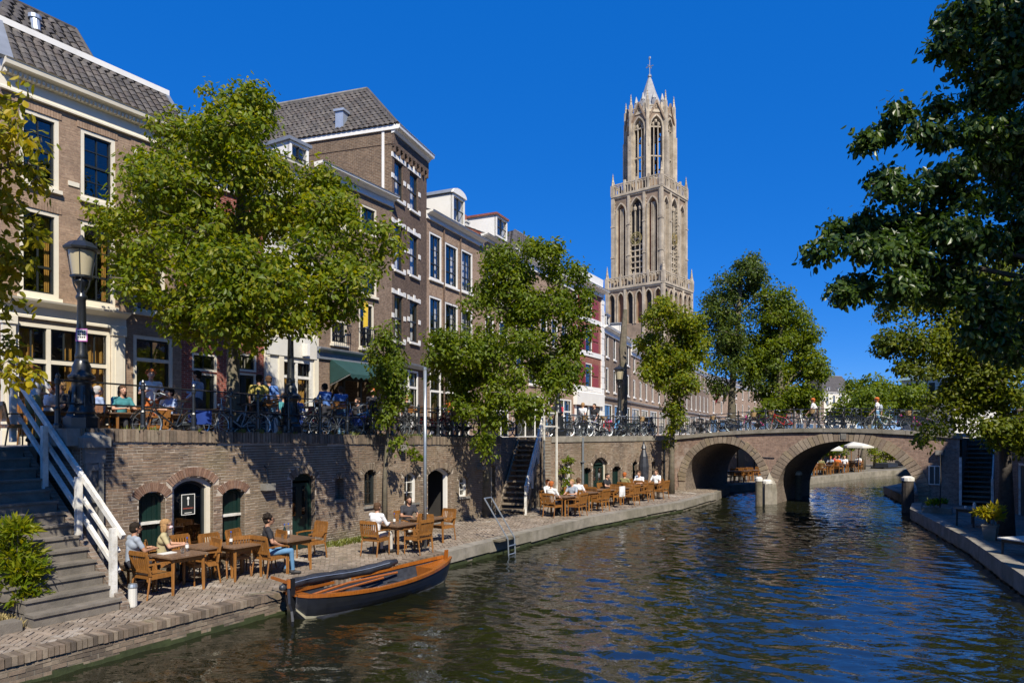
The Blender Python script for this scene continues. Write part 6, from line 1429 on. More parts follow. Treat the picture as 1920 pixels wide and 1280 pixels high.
def chair(P_, d, label, far=False, group=None, mt=None):
    rz = face(d)+random.uniform(-.12, .12)
    if far:
        if 'c' not in FAR: FAR['c'] = merged('armchair', chair_parts(M['teak']))
        o = new_ob('armchair', FAR['c'], None, P_, (0, 0, rz)); return tag(o, label, 'chair', group)
    if not CH:
        r_ = empty('armchair', P_, rz, label, 'chair', group); assemble(r_, chair_parts(M['teak'])); CH.append(r_); return r_
    r_ = copy_tree(CH[0]); r_.location = P_; r_.rotation_euler = (0, 0, rz); r_['label'] = label
    if group: r_['group'] = group
    elif 'group' in r_: del r_['group']
    return r_
FAR = {}
TB = {}
def table(P_, rz, label, size=(.82, .82), group=None, far=False):
    if far:
        if 't' not in FAR: FAR['t'] = merged('wooden_table', table_parts(.8, .8, M['teak_dark'], M['teak']))
        return tag(new_ob('wooden_table', FAR['t'], None, P_, (0, 0, rz)), label, 'table', group)
    if size not in TB:
        r_ = empty('wooden_table', P_, rz, label, 'table', group); assemble(r_, table_parts(*size, M['teak_dark'], M['teak'])); TB[size] = r_; return r_
    r_ = copy_tree(TB[size]); r_.location = P_; r_.rotation_euler = (0, 0, rz); r_['label'] = label
    return r_
def onW(px_, py_, z=.74): v = G(px_, py_, WZ+z); v.z = WZ; return v
T1, T2, T3, T4, T5, T6 = onW(335, 1037), onW(392, 1021), onW(447, 1019), onW(543, 1008), onW(744, 981), onW(800, 970)
GT = 'wooden terrace tables on the wharf'; GC_ = 'teak armchairs around the wharf tables'
table(T1, Wa.ang, 'worn square table nearest the white stair post', group=GT); table(T2, Wa.ang, 'left table of the joined pair in front of the glazed cellar door', group=GT); table(T3, Wa.ang, 'right table of the joined pair in front of the green shutter', group=GT)
table(T4, Wa.ang, 'table in front of the dark green double cellar door', group=GT); table(T5, Wa.ang, 'table beside the white shirted man and left of the steel pole', group=GT); table(T6, Wa.ang, 'table behind the steel pole by the open blue door', group=GT)
D = Wa.d; Nn = Wa.n; cdir = lambda P_: (-Vector((P_.x, P_.y, 0))).normalized()
chair(G(286, 1117), D*.9+Nn*.1, 'empty armchair facing the nearest table, beside the white stair post', group=GC_)
chair(G(379, 1092), -D+Nn*.25, 'empty armchair right of the nearest table, slatted back towards the water', group=GC_)
chair(T2+Nn*.62-D*.15, -Nn, 'armchair behind the left joined table, against the glazed door', group=GC_)
chair(G(441, 1078), Nn*.95+D*.3, 'armchair on the water side of the joined tables, seat towards the wall', group=GC_)
chair(T3+Nn*.66-D*.05, -Nn, 'armchair behind the right joined table under the right green shutter', group=GC_)
chair(T3+Nn*.8+D*.75, -Nn+D*.2, 'armchair against the wall left of the woman in the black top', group=GC_)
chair(G(505, 1070), -D+Nn*.35, 'armchair with slatted back right of the joined tables, near the water', group=GC_)
chair(G(584, 1046), -D+Nn*.1, 'armchair alone at the right end of the table by the green double door', group=GC_)
W505 = T4-D*.62-Nn*.08; chair(W505, D, 'armchair the woman in the black top sits on', group=GC_)
W692 = T5-D*.72+Nn*.1; chair(W692, D, 'armchair the white shirted man sits on', group=GC_)
chair(T5-Nn*.7+D*.05, Nn, 'armchair on the water side of the table left of the steel pole', group=GC_)
chair(T5+D*.7-Nn*.2, -D, 'armchair at the right side of the table left of the steel pole', group=GC_)
chair(T6+D*.75, -D, 'armchair right of the steel pole by the open blue door', group=GC_)
W770 = T6-D*.1+Nn*.62; chair(W770, -Nn, 'armchair behind the table by the open blue door', group=GC_)
# bench under the first two people
MANP = atY(246, 900, 13.95); MANP.z = WZ
bn = empty('wooden_bench', MANP, face(D), 'plain wooden bench between the stair and the nearest table', 'bench')
for i in range(3): MB().box(-.42, .42, -.18+i*.125, -.07+i*.125, .42, .45).build('seat_plank', M['teak'], bn)
for sx in (-.35, .35):
    for sy in (-.14, .14): MB().tube([(sx, sy, 0), (sx, sy, .42)], .028, 6).build('leg', M['teak'], bn)
# things on the tables
def bottle(P_, label, col='clear', h_=.27):
    m_ = M['bottle'] if col == 'clear' else M['greenp']; o = MB().lathe([(.034, 0), (.036, .02), (.036, h_*.6), (.014, h_*.8), (.014, h_)], 10, (0, 0, 0)).build('bottle', m_, None, P_, smooth=True); MB().lathe([(.016, h_-.01), (.016, h_+.02)], 8, (0, 0, 0)).build('cap', M['bluep'], o); MB().lathe([(.0365, h_*.25), (.0365, h_*.5)], 10, (0, 0, 0), 0, False).build('label_band', M['white'], o); return tag(o, label, 'bottle')
M['bottle'] = glassmat('clear_bottle', (.9, .95, .97))
zt = Vector((0, 0, .742))
bottle(T1+zt+Nn*.1+D*.25, 'clear water bottle on the nearest table in front of the masked woman'); bottle(T3+zt-D*.15+Nn*.05, 'clear bottle with white band standing on the right joined table'); bottle(T4+zt+Nn*.1+D*.05, 'tall clear bottle on the table by the green double door', h_=.31); bottle(T4+zt+Nn*.15-D*.02, 'dark green bottle beside the clear one by the green double door', 'g', .3)
bottle(T5+zt-D*.1, 'small bottle on the table in front of the white shirted man'); bottle(T6+zt, 'bottle on the table by the open blue door')
def glass_cup(P_, label): return tag(MB().lathe([(.028, 0), (.036, .11), (.033, .11), (.026, .01)], 10, (0, 0, 0)).build('drinking_glass', M['bottle'], None, P_), label, 'glass')
glass_cup(T1+zt+D*.05-Nn*.05, 'empty drinking glass in the middle of the nearest table'); glass_cup(T4+zt-D*.2, 'small glass before the woman in the black top'); glass_cup(T5+zt+D*.12, 'small glass on the table left of the steel pole'); glass_cup(T2+zt+D*.1, 'small glass on the left joined table')
tag(MB().box(-.15, .15, -.1, .1, 0, .012).build('menu_card', M['white'], None, T1+zt-D*.12+Nn*.2, (0, 0, Wa.ang)), 'white menu card lying on the nearest table', 'menu')
# poles, bin, ladder, parasol
o = empty('steel_pole', G(797, 1026), 0, 'tall galvanised steel pole standing on the wharf edge', 'pole'); zt_ = EYE+122/F*G(797, 1026).y-WZ
MB().tube([(0,0,0),(0,0,zt_)], .048, 10).build('shaft', M['steel'], o, smooth=True); MB().lathe([(.055, 0), (.055, .05), (.02, .07)], 10, (0, 0, zt_-.04)).build('cap', M['steel'], o)
o = empty('litter_bin', G(249, 1137), 0, 'small grey white cylinder bin at the foot of the stair', 'bin'); MB().lathe([(.068,0),(.075,.02),(.075,.36),(.06,.37)], 12, (0,0,0)).build('body', M['plaster'], o, smooth=False); MB().lathe([(.082,.35),(.085,.37),(.07,.42),(.02,.43)], 12, (0,0,0)).build('lid', M['steel'], o)
la = empty('quay_ladder', G(957, 1012), Wa.ang, 'leaning galvanised ladder handrails on the quay edge', 'ladder')
for x in (-.17, .2): MB().tube([(x,-.05,-.5),(x,-.02,.05),(x-.3,.62,1.25)], .022, 6).build('rail', M['steel'], la)
for f_ in (.99,): MB().tube([(-.17-.3*f_,.62*f_,1.25*f_),(.2-.3*f_,.62*f_,1.25*f_)], .022, 6).build('rung', M['steel'], la)
for z in (-.4, -.15): MB().tube([(-.17,-.05,z),(.2,-.05,z)], .018, 6).build('rung', M['steel'], la)
MB().box(-.5, .6, .05, .3, .0, .05).build('foot_plank', M['bark'], la)
pr = empty('closed_parasol', Wb.w(Wb.u(1207, -.8), -.8, WZ), 0, 'tall closed black parasol at the bridge end of the terrace', 'parasol')
MB().tube([(0,0,0),(0,0,2.5)], .03, 8).build('pole', M['black'], pr); MB().lathe([(.2,.75),(.24,.95),(.26,1.5),(.2,2.0),(.09,2.35),(.14,2.4),(.05,2.62),(.03,2.75)], 10, (0,0,0)).build('folded_cloth', M['tarp'], pr); MB().lathe([(.28,0),(.28,.08)], 10, (0,0,0)).build('base', M['kerb'], pr)
# lamp posts
def lamp(P_, label, k=1.0, sticker=False, rz=0):
    o = empty('street_lamp', P_, rz, label, 'street lamp', 'cast iron street lamps on the quay'); o.scale = (k*.9, k*.9, k)
    MB().lathe([(.37,0),(.37,.22),(.31,.26),(.29,.30)], 8, (0,0,0)).build('plinth', M['black'], o)
    b_ = MB().lathe([(.30,.30),(.27,.36),(.235,.5),(.205,.85),(.20,.98),(.27,1.02),(.28,1.07),(.24,1.1),(.19,1.16),(.20,1.25),(.15,1.36),(.13,1.42)], 16, (0,0,0)).build('base_column', M['black'], o, smooth=True)
    mb = MB()
    for i in range(8):
        a = 2*PI*i/8; c, s = math.cos(a), math.sin(a); mb.tube([(.265*c,.265*s,.44),(.25*c,.25*s,.6),(.225*c,.225*s,.85)], [.012,.028,.01], 5); mb.ball((.245*c,.245*s,.72), (.03,.03,.05), 0, 6, 4)
    mb.build('ornament', M['black'], b_)
    MB().lathe([(.13,1.40),(.135,1.5),(.115,1.55),(.10,2.0),(.085,2.62),(.12,2.66),(.12,2.7),(.09,2.74),(.085,2.9),(.15,2.98),(.17,3.02),(.10,3.05)], 14, (0,0,0)).build('shaft', M['black'], o, smooth=True)
    mb = MB()
    for i in range(6): a = 2*PI*i/6; mb.tube([(.09*math.cos(a),.09*math.sin(a),2.78),(.17*math.cos(a),.17*math.sin(a),2.92),(.2*math.cos(a),.2*math.sin(a),3.06)], .018, 5)
    mb.build('capital_scroll', M['black'], o)
    l_ = MB().lathe([(.2,3.05),(.24,3.08),(.24,3.12)], 8, (0,0,0)).lathe([(.28,3.62),(.37,3.64),(.38,3.68),(.31,3.74),(.24,3.80),(.1,3.84),(.06,3.9),(.02,3.96)], 8, (0,0,0))
    for i in range(4): a = 2*PI*i/4+.4; l_.tube([(.205*math.cos(a),.205*math.sin(a),3.1),(.29*math.cos(a),.29*math.sin(a),3.64)], .012, 5)
    l_ = l_.build('lantern', M['black'], o); MB().lathe([(.19,3.12),(.275,3.63)], 16, (0,0,0), 0, False).build('lantern_glass', M['lamp_glass'], l_, smooth=True)
    if sticker:
        q = Vector((.062, -.1, 1.9)); s_ = MB().box(-.12, .12, -.004, .0, -.13, .13, 0).box(-.1, .1, -.006, -.0, -.11, .11, 1)
        for r_ in range(3):
            for c in range(4): s_.box(-.08+c*.042, -.05+c*.042, -.008, -.001, .05-r_*.055, .08-r_*.055, 2)
        s_.build('sticker', [plain('pink_print', (.45,.12,.4), .6), M['white'], M['sash']], o, q, (0, 0, R(12)))
    return o
m, t, b = base('lamp_glass'); b.inputs['Base Color'].default_value = (.44, .38, .25, 1); b.inputs['Roughness'].default_value = .25; M['lamp_glass'] = m
pl_ = Wa.w(Wa.u(153, .35), .35, copz(-7)); lamp(pl_, 'large black cast iron lamp with cream glass at the head of the stone stair', 1.0, True)
MB().box(-.45, .45, -.35, .35, -.35, .0).build('lamp_foot', M['stone'], wall, (Wa.u(153, .35), .35, copz(-7)-WZ))
lamp(Wa.w(Wa.u(545, .4), .4, 3.55), 'black street lamp whose head is hidden in the broad tree', .98, rz=.5)
lamp(Wb.w(Wb.u(1046, .6), .6, 3.45), 'black street lamp half hidden by the leafy wharf tree', 1.0, rz=.9); lamp(Wb.w(Wb.u(1161, 1.2), 1.2, 3.45), 'black street lamp among the bicycles between wharf tree and slim tree', .95, rz=.2)
o = empty('brown_post', Wb.w(Wb.u(1169, 2.2), 2.2, SZ), 0, 'tall rough brown post rising behind the lamp among the bicycles', 'post'); MB().tube([(0,0,0),(.03,0,3),(-.05,0,5),(.1,0,7.2)], [.2,.2,.22,.12], 8).build('trunk', M['bark'], o)
# mooring posts
def pile(P_, r_, h_, label, top=True, mt=None):
    o = empty('mooring_post', P_, 0, label, 'mooring post', 'wooden mooring posts at the bridge'); MB().tube([(0,0,-1),(0,0,h_)], [r_,r_*.96], 12).build('shaft', mt or M['bark'], o, smooth=False); MB().lathe([(r_*1.05,h_-.12),(r_*1.05,h_+.02),(r_*.6,h_+.09)], 12, (0,0,0)).build('painted_cap', M['rail_white'], o)
pile(G(1423, 948, 0), .17, 1.35, 'slim mooring post with white cap left of the bridge pier'); pile(G(1438, 944, 0), .26, 1.15, 'thick pale mooring post against the bridge pier', mt=M['kerb']); pile(G(1497, 936, 0), .18, 1.45, 'mooring post with white cap under the wide arch'); pile(G(1702, 960, 0), .26, 1.55, 'dark mooring post with white cap at the right quay corner', mt=M['bark_dark'])
# ------------------------------------------------------------------ the boat
bt = empty('wooden_boat', (-2.93, 15.2, 0), R(54.5), 'black wooden open boat with varnished orange gunwale moored at the quay', 'boat')
Lb = 4.5; NSn = 26
def hb(t_): return .70*max(0, math.sin(PI*min(1, max(0, (t_*.93+.045))))**.62)*(1-.05*t_)
def sheer(t_): return .39+.17*(abs(t_-.45)/.55)**2.1
def keel(t_): return -.25+.42*max(0, (t_-.9)/.1)**2+.3*max(0, (.06-t_)/.06)**2
def sec(t_, s_, k_=0, off_=0):                               # k_ 0 keel .. 1 gunwale
    b_ = hb(t_)-off_; z0, z1 = keel(t_)+off_, sheer(t_); f_ = k_
    return Vector(((t_-.5)*Lb*(1+.02*f_), s_*max(.012, b_)*math.sin(f_*PI/2*.92+.0)**.75, z0+(z1-z0)*f_**1.35))
K_ = [0, .12, .3, .42, .47, .50, .56, .68, .80, .94, 1.0]
mb = MB(); inn = MB()
for s_ in (-1, 1):
    for i in range(NSn):
        t0, t1 = i/NSn, (i+1)/NSn
        for k in range(len(K_)-1):
            mi = 1 if .43 < (K_[k]+K_[k+1])/2 < .51 else 0
            if K_[k] < .93: mb.quad(sec(t0, s_, K_[k]), sec(t1, s_, K_[k]), sec(t1, s_, K_[k+1]), sec(t0, s_, K_[k+1]), mi)
            inn.quad(sec(t0, s_, K_[k], .035), sec(t0, s_, K_[k+1], .035), sec(t1, s_, K_[k+1], .035), sec(t1, s_, K_[k], .035), 1 if K_[k] > .86 else 0)
hl = mb.build('hull', [M['hull'], plain('cream_waterline', (.50,.46,.33), .5, .1)], bt, smooth=True); inn.build('inner_planking', [M['tarp'], M['varnish']], bt)
for s_ in (-1, 1):
    mb = MB(); g2 = MB()
    for i in range(NSn):
        t0, t1 = i/NSn, (i+1)/NSn; o_ = Vector((0, s_*.022, 0))
        a, b_, c, d = sec(t0, s_, .935)+o_, sec(t1, s_, .935)+o_, sec(t1, s_, 1)+o_, sec(t0, s_, 1)+o_
        mb.quad(a, b_, c, d); e, f_ = sec(t0, s_, 1, .07), sec(t1, s_, 1, .07); up = Vector((0, 0, .012)); mb.quad(d+up, c+up, f_+up, e+up); mb.quad(d, c, c+up, d+up); mb.quad(e+up, f_+up, f_-up*4, e-up*4); mb.quad(sec(t0, s_, .935), sec(t1, s_, .935), b_, a)
    mb.build('gunwale', M['varnish'], bt)
for t_, w_ in ((.3, .16), (.5, .2), (.68, .18)):
    q = sec(t_, 1, .62, .05); MB().box(q.x-w_/2, q.x+w_/2, -q.y, q.y, q.z-.02, q.z+.02).build('thwart', M['hull'], bt)
mb = MB()
for i in range(22, NSn):
    t0, t1 = i/NSn, (i+1)/NSn; a, b_ = sec(t0, 1, .9, .04), sec(t1, 1, .9, .04); mb.quad((a.x,-a.y,a.z),(b_.x,-b_.y,b_.z),(b_.x,b_.y,b_.z),(a.x,a.y,a.z))
a = sec(22/NSn, 1, .9, .04); mb.quad((a.x,-a.y,a.z),(a.x,a.y,a.z),(a.x,a.y*.8,a.z-.3),(a.x,-a.y*.8,a.z-.3)); mb.build('foredeck', M['varnish'], bt)
mb = MB()
for i in range(0, 3):
    t0, t1 = i/NSn, (i+1)/NSn; a, b_ = sec(t0, 1, .93, .04), sec(t1, 1, .93, .04); mb.quad((a.x,-a.y,a.z),(b_.x,-b_.y,b_.z),(b_.x,b_.y,b_.z),(a.x,a.y,a.z))
mb.build('stern_deck', M['varnish'], bt)
mb = MB(); mb.box(-Lb*.42, Lb*.3, -.45, .45, -.02, .02); mb.build('floorboard', M['tarp'], bt)
x0 = -Lb/2
MB().slab([(x0-.02,-.28),(x0-.1,.0),(x0-.06,.62),(x0-.02,.78),(x0+.04,.78),(x0+.05,-.2)], -.035, .035).build('sternpost', M['hull'], bt); x1 = Lb/2
MB().slab([(x1-.15,-.1),(x1+.03,.35),(x1+.06,.72),(x1-.02,.72),(x1-.07,.3)], -.03, .03).build('stem', M['varnish'], bt)
rd = MB().slab([(0,-.32),(-.08,-.36),(-.46,-.26),(-.52,-.02),(-.40,.14),(-.12,.22),(-.02,.58),(.03,.58)], -.022, .022).build('rudder', M['hull'], bt, (x0-.09, 0, .12), (0, 0, R(62))); MB().beam((-.02,0,.60), (.45,.25,.64), .04, .05).box(-.06, .05, -.03, .03, .5, .66).build('tiller', M['varnish'], rd)
mb = MB(); pts = [sec(t_, 1, 1)+Vector((0, -.02, .11+.03*math.sin(t_*9))) for t_ in np.linspace(-.03, .74, 14)]; mb.tube(pts, [.05]+[.105+.012*math.sin(i*2.3) for i in range(12)]+[.06], 9); mb.build('rolled_cover', M['tarp'], bt, smooth=True)
mb = MB().tube([p+Vector((.0,-.10,.045)) for p in pts[1:-1]], .012, 5); mb.build('cover_batten', M['steel'], bt)
mb = MB().tube([sec(.12, 1, .78, .1), sec(.4, 1, .8, .22)+Vector((0,0,.06)), sec(.72, 1, .8, .12)+Vector((0,0,.04))], .028, 6); mb.build('oar', M['varnish'], bt); mb = MB().tube([sec(.2, 1, .7, .25), sec(.62, 1, .78, .2)], .025, 6); mb.build('oar', M['varnish'], bt)
for t_, c in ((.40, .25), (.58, -.1)): MB().ball(((t_-.5)*Lb, c, .12), (.3, .25, .14), 0, 10, 6).build('folded_tarp', M['tarp'], bt, smooth=True)
MB().tube([(-Lb/2+.05,.1,.6),(-Lb/2-.25,.35,.52),(-Lb/2-.55,.75,.47)], .012, 5).build('mooring_rope', M['bark'], bt)
# ------------------------------------------------------------------ right wharf furniture
o = empty('picnic_table', G(1824, 985, WZ), .5, 'small shaded table with white cups on the right wharf before the stair', 'table'); assemble(o, table_parts(1.1, .7, M['step'], M['bark_dark'], .6)); MB().lathe([(.06,.6),(.05,.75),(.02,.8)], 8, (.1,0,0)).lathe([(.04,.6),(.04,.68)], 8, (-.25,.1,0)).build('crockery', M['white'], o)
o = empty('picnic_table', G(1925, 1042, WZ), .3, 'pale table at the right edge of the picture on the wharf', 'table'); assemble(o, table_parts(1.0, .8, M['plaster'], M['bark_dark'], .45))
o = empty('stone_trough', G(1757, 962, WZ), BR.ang, 'low stone trough with green weeds under the abutment window', 'planter'); MB().box(-.5, .5, -.2, .2, 0, .24).build('trough', M['kerb'], o)
MB().tube([(.1,0,.2),(.12,.02,1.4),(.1,0,2.4)], [.03,.02,.012], 5).build('stem', M['bark_dark'], o)
bush('trough_weeds', 'green weeds growing in the stone trough', 'plant', G(1757, 962, WZ)+Vector((0, 0, .2)), [(-.2, 0, .15, .2, 1), (.2, 0, .2, .2, 1)], 70, .16, M['leaf_mid'], seed=14)
# ------------------------------------------------------------------ bicycles
def bike_parts(col, seat=None, acc=None):
    fm = col; P = []; bk = M['black']; st_ = M['steel']
    for x in (-.54, .54):
        T_ = MB(); n = 18
        for i in range(n):
            a, b_ = 2*PI*i/n, 2*PI*(i+1)/n
            for r0, r1, y0, y1 in ((.345,.335,0,.02), (.335,.315,.02,.015), (.345,.335,0,-.02), (.335,.315,-.02,-.015)): T_.quad((x+r0*math.cos(a),y0,.345+r0*math.sin(a)),(x+r0*math.cos(b_),y0,.345+r0*math.sin(b_)),(x+r1*math.cos(b_),y1,.345+r1*math.sin(b_)),(x+r1*math.cos(a),y1,.345+r1*math.sin(a)))
        P.append(('wheel', T_, bk, None)); k = len(P)-1; S = MB()
        for i in range(n):
            a, b_ = 2*PI*i/n, 2*PI*(i+1)/n; S.quad((x+.315*math.cos(a),-.013,.345+.315*math.sin(a)),(x+.315*math.cos(b_),-.013,.345+.315*math.sin(b_)),(x+.315*math.cos(b_),.013,.345+.315*math.sin(b_)),(x+.315*math.cos(a),.013,.345+.315*math.sin(a))); S.quad((x+.315*math.cos(a),.013,.345+.315*math.sin(a)),(x+.315*math.cos(b_),.013,.345+.315*math.sin(b_)),(x+.295*math.cos(b_),.005,.345+.295*math.sin(b_)),(x+.295*math.cos(a),.005,.345+.295*math.sin(a)))
        for i in range(12): a = 2*PI*i/12; S.beam((x,.012*(-1)**i,.345), (x+.3*math.cos(a),0,.345+.3*math.sin(a)), .006, .006)
        S.tube([(x,-.04,.345),(x,.04,.345)], .02, 6); P.append(('rim', S, st_, k))
        Mg = MB(); a0, a1 = (R(20), R(165)) if x < 0 else (R(20), R(140))
        for i in range(8):
            a, b_ = a0+(a1-a0)*i/8, a0+(a1-a0)*(i+1)/8; Mg.quad((x+.37*math.cos(a),-.03,.345+.37*math.sin(a)),(x+.37*math.cos(b_),-.03,.345+.37*math.sin(b_)),(x+.37*math.cos(b_),.03,.345+.37*math.sin(b_)),(x+.37*math.cos(a),.03,.345+.37*math.sin(a)))
        P.append(('mudguard', Mg, fm, None))
    f_ = MB(); f_.tube([(.40,0,.88),(.34,0,.62),(-.08,0,.30)], .02, 6).tube([(.37,0,.80),(-.2,0,.62)], .018, 6).tube([(-.08,0,.30),(-.2,0,.62),(-.24,0,.86)], .018, 6)
    for y in (-.05, .05): f_.tube([(-.08,y*.5,.30),(-.54,y,.345)], .011, 5).tube([(-.2,0,.62),(-.54,y,.345)], .01, 5).tube([(.40,0,.86),(.43,y,.7),(.54,y,.345)], .012, 5)
    P.append(('frame', f_, fm, None)); P.append(('chain_case', MB().slab([(-.56,.30),(-.1,.2),(.0,.3),(-.1,.4),(-.56,.39)], -.07, -.05), bk, None))
    P.append(('handlebar', MB().tube([(.40,0,.86),(.39,0,1.02)], .014, 6).tube([(.2,-.28,1.0),(.34,-.22,1.06),(.39,0,1.03),(.34,.22,1.06),(.2,.28,1.0)], .013, 6), st_, None))
    P.append(('saddle', MB().add([(-.38,-.1,.9),(-.38,.1,.9),(-.2,.05,.92),(-.08,.02,.9),(-.08,-.02,.9),(-.2,-.05,.92),(-.36,-.08,.86),(-.36,.08,.86),(-.1,0,.87)], [(0,5,2,1),(5,4,3,2),(0,1,7,6),(1,2,3,8,7),(0,6,8,4,5),(6,7,8),(3,4,8)]), seat or bk, None))
    P.append(('carrier', MB().box(-.86, -.36, -.07, -.055, .70, .72).box(-.86, -.36, .055, .07, .70, .72).box(-.86, -.84, -.055, .055, .70, .72).box(-.6, -.58, -.055, .055, .70, .72).tube([(-.72,-.07,.71),(-.54,-.06,.36)], .008, 4).tube([(-.72,.07,.71),(-.54,.06,.36)], .008, 4), bk, None))
    P.append(('pedal', MB().beam((-.08,-.09,.3), (.06,-.09,.2), .02, .015).box(.02, .1, -.18, -.1, .19, .21).beam((-.08,.09,.3), (-.22,.09,.4), .02, .015).box(-.26, -.18, .1, .18, .39, .41), st_, None)); P.append(('headlight', MB().lathe([(.01, -.04), (.035, .0), (.035, .03)], 8, (.46, 0, .84)), st_, None))
    if acc == 'crate':
        c = MB(); 
        for z in (.86, .94, 1.02): c.ring(.38, .74, z, z+.05, .015, -.2, -.19).box(.38, .74, .19, .2, z, z+.05).box(.38, .39, -.19, .19, z, z+.05).box(.73, .74, -.19, .19, z, z+.05)
        c.box(.38, .74, -.19, .19, .85, .86); P.append(('crate', c, M['teak'], None))
    if acc == 'bag': P.append(('pannier', MB().box(-.82, -.42, -.2, -.075, .36, .68).box(-.82, -.42, .075, .2, .36, .68), M['bag'], None))
    if acc == 'basket': P.append(('basket', MB().lathe([(.12, 0), (.17, .22), (.16, .22), (.11, .01)], 10, (.58, 0, .82)), M['wicker'], None))
    return P
M['bag'] = plain('blue_bag', (.015,.05,.26), .6, .2); M['wicker'] = plain('wicker', (.34,.22,.10), .8, .3, 20)
BC = {'black': M['black'], 'dark blue': plain('bike_blue', (.02,.04,.16), .35), 'red': plain('bike_red', (.40,.02,.02), .35), 'white': plain('bike_white', (.6,.6,.58), .35), 'grey': plain('bike_grey', (.25,.26,.27), .35), 'dark green': M['greenp'], 'pink': plain('bike_pink', (.6,.06,.25), .35), 'silver': M['steel'], 'light blue': plain('bike_light_blue', (.1,.3,.55), .35)}
PROTO = {}; BN = [0]
def bike(P_, d, label, col, acc, near, group):
    key = (col, acc, near); rz = math.atan2(d.y, d.x); lean = random.uniform(-.14, .14)
    if not near:
        if key not in PROTO: PROTO[key] = merged('bicycle', bike_parts(BC[col], None, acc))
        o = new_ob('bicycle', PROTO[key], None, P_, (lean, 0, rz))
    elif key not in PROTO:
        o = empty('bicycle', P_, rz, label, 'bicycle', group); o.rotation_euler = (lean, 0, rz); assemble(o, bike_parts(BC[col], None, acc)); PROTO[key] = o
    else: o = copy_tree(PROTO[key]); o.location = P_; o.rotation_euler = (lean, 0, rz)
    return tag(o, label, 'bicycle', group)
pv = MB(); q = [Wa.w(-6.25, .36), Wa.w(9.4, .36), Wa.w(9.4, 2.3), Wa.w(-6.25, 2.3)]; pv.slabz([(v.x, v.y) for v in q], 3.1, 3.44); tag(pv.build('quay_pavement', M['street']), kind='structure')
pv = MB(); q = [Wb.w(2.7, .36), Wb.w(14.0, .36), Wb.w(14, 2.3), Wb.w(2.7, 2.3)]; pv.slabz([(v.x, v.y) for v in q], 3.1, 3.40); tag(pv.build('quay_pavement', M['street']), kind='structure')
cols = ['black','dark blue','black','grey','black','white','red','black','dark green','silver','black','pink','light blue','black']
accs = [None, None, 'basket', None]
npx = [(322,.55,'black','bag'),(447,.6,'grey',None),(470,.8,'black','crate'),(492,.95,'white',None),(565,.6,'black',None),(585,1.0,'dark blue','bag'),(600,.6,'black','crate'),(618,.9,'black',None),(634,.6,'dark blue',None),(652,1.0,'black','basket'),(668,.6,'light blue',None),(684,.9,'white',None),(700,.6,'black','bag'),(716,1.0,'red',None),(744,.7,'black',None),(762,.9,'grey','crate'),(776,.6,'black',None),(814,.7,'red',None),(826,1.1,'red','basket'),(842,.7,'black',None),(862,.8,'dark green',None),(880,.6,'white',None),(935,.8,'black',None),(952,1.2,'white',None)]
for i, (px_, of, c, a) in enumerate(npx):
    P_ = Wa.w(Wa.u(px_, of), of, 3.445); d = Wa.d*random.choice((1, -1))+Wa.n*random.uniform(-.5, .5); acc_t = {'crate': ' with front crate', 'bag': ' with blue panniers', 'basket': ' with basket', None: ''}[a]
    bike(P_, d, f'{c} bicycle{acc_t} by the quay railing, {ORD[i]} from the large near lamp', c, a, True, 'bicycles along the near quay railing')
n_ = 27
for i in range(n_):
    u = 3.9+i*(9.7/n_); of = .55+(i % 3)*.5; c = cols[(i*5+2) % len(cols)]; a = accs[(i*7) % 4]
    bike(Wb.w(u, of, 3.40), Wb.d*random.choice((1, -1))*.8+Wb.n*random.uniform(-.9, .9), f'{c} parked bicycle, {ORD[i]} from the wooden stair towards the bridge', c, a, False, 'bicycles between wooden stair and bridge')
for i in range(24):
    s_ = .5+i*(12.4/24)
    if 6.6 < s_ < 7.3 or 9.6 < s_ < 10.2: continue
    c = cols[(i*3+4) % len(cols)]; bike(BR.w(s_, .65+.35*(i % 2), deck(s_)-.08), BR.d*random.choice((1, -1))+BR.n*random.uniform(-.7, .7), f'{c} bicycle parked on the bridge, {ORD[i]} place from its left end', c, accs[(i*5) % 4], False, 'bicycles on the bridge')
# ================================================================== PEOPLE
SKIN = plain('skin', (.52,.29,.19), .55, .06, 8, 0); SKIN2 = plain('tanned_skin', (.40,.21,.13), .55, .06, 8, 0); SHOE = plain('shoe_leather', (.03,.028,.027), .6); LENS = plain('dark_lens', (.01,.01,.012), .15); LIP = plain('lip', (.35,.12,.10), .5, .05)
def cloth(n, c): return plain(n, c, .85, .12, 7, .25, 24)
CL = {'white': cloth('white_cotton', (.72,.72,.72)), 'black': cloth('black_cotton', (.02,.02,.024)), 'jeans': cloth('blue_denim', (.10,.22,.36)), 'dark': cloth('dark_trousers', (.03,.03,.037)), 'blue': cloth('blue_shirt', (.07,.16,.42)), 'lblue': cloth('light_blue_shirt', (.30,.38,.55)), 'grey': cloth('grey_shirt', (.30,.34,.40)), 'beige': cloth('patterned_top', (.42,.36,.20)), 'orange': cloth('orange_cloth', (.60,.16,.03)), 'khaki': cloth('khaki_cloth', (.25,.23,.10)), 'red': cloth('red_cloth', (.42,.03,.05)), 'teal': cloth('teal_cloth', (.05,.22,.24)), 'olive': cloth('yellow_olive_cloth', (.38,.31,.08)), 'pale': cloth('pale_trousers', (.5,.47,.42))}
HAIR = {'dark': plain('dark_hair', (.022,.016,.012), .85, .3, 30, .2, 60, spec=.15), 'brown': plain('brown_hair', (.09,.05,.028), .85, .3, 30, .2, 60, spec=.15), 'blond': plain('blond_hair', (.34,.20,.09), .85, .3, 30, .2, 60, spec=.15), 'grey': plain('grey_hair', (.4,.38,.36), .85, .2, 30, .2, 60, spec=.15), 'ginger': plain('ginger_hair', (.38,.11,.03), .85, .2, 30, .2, 60, spec=.15)}
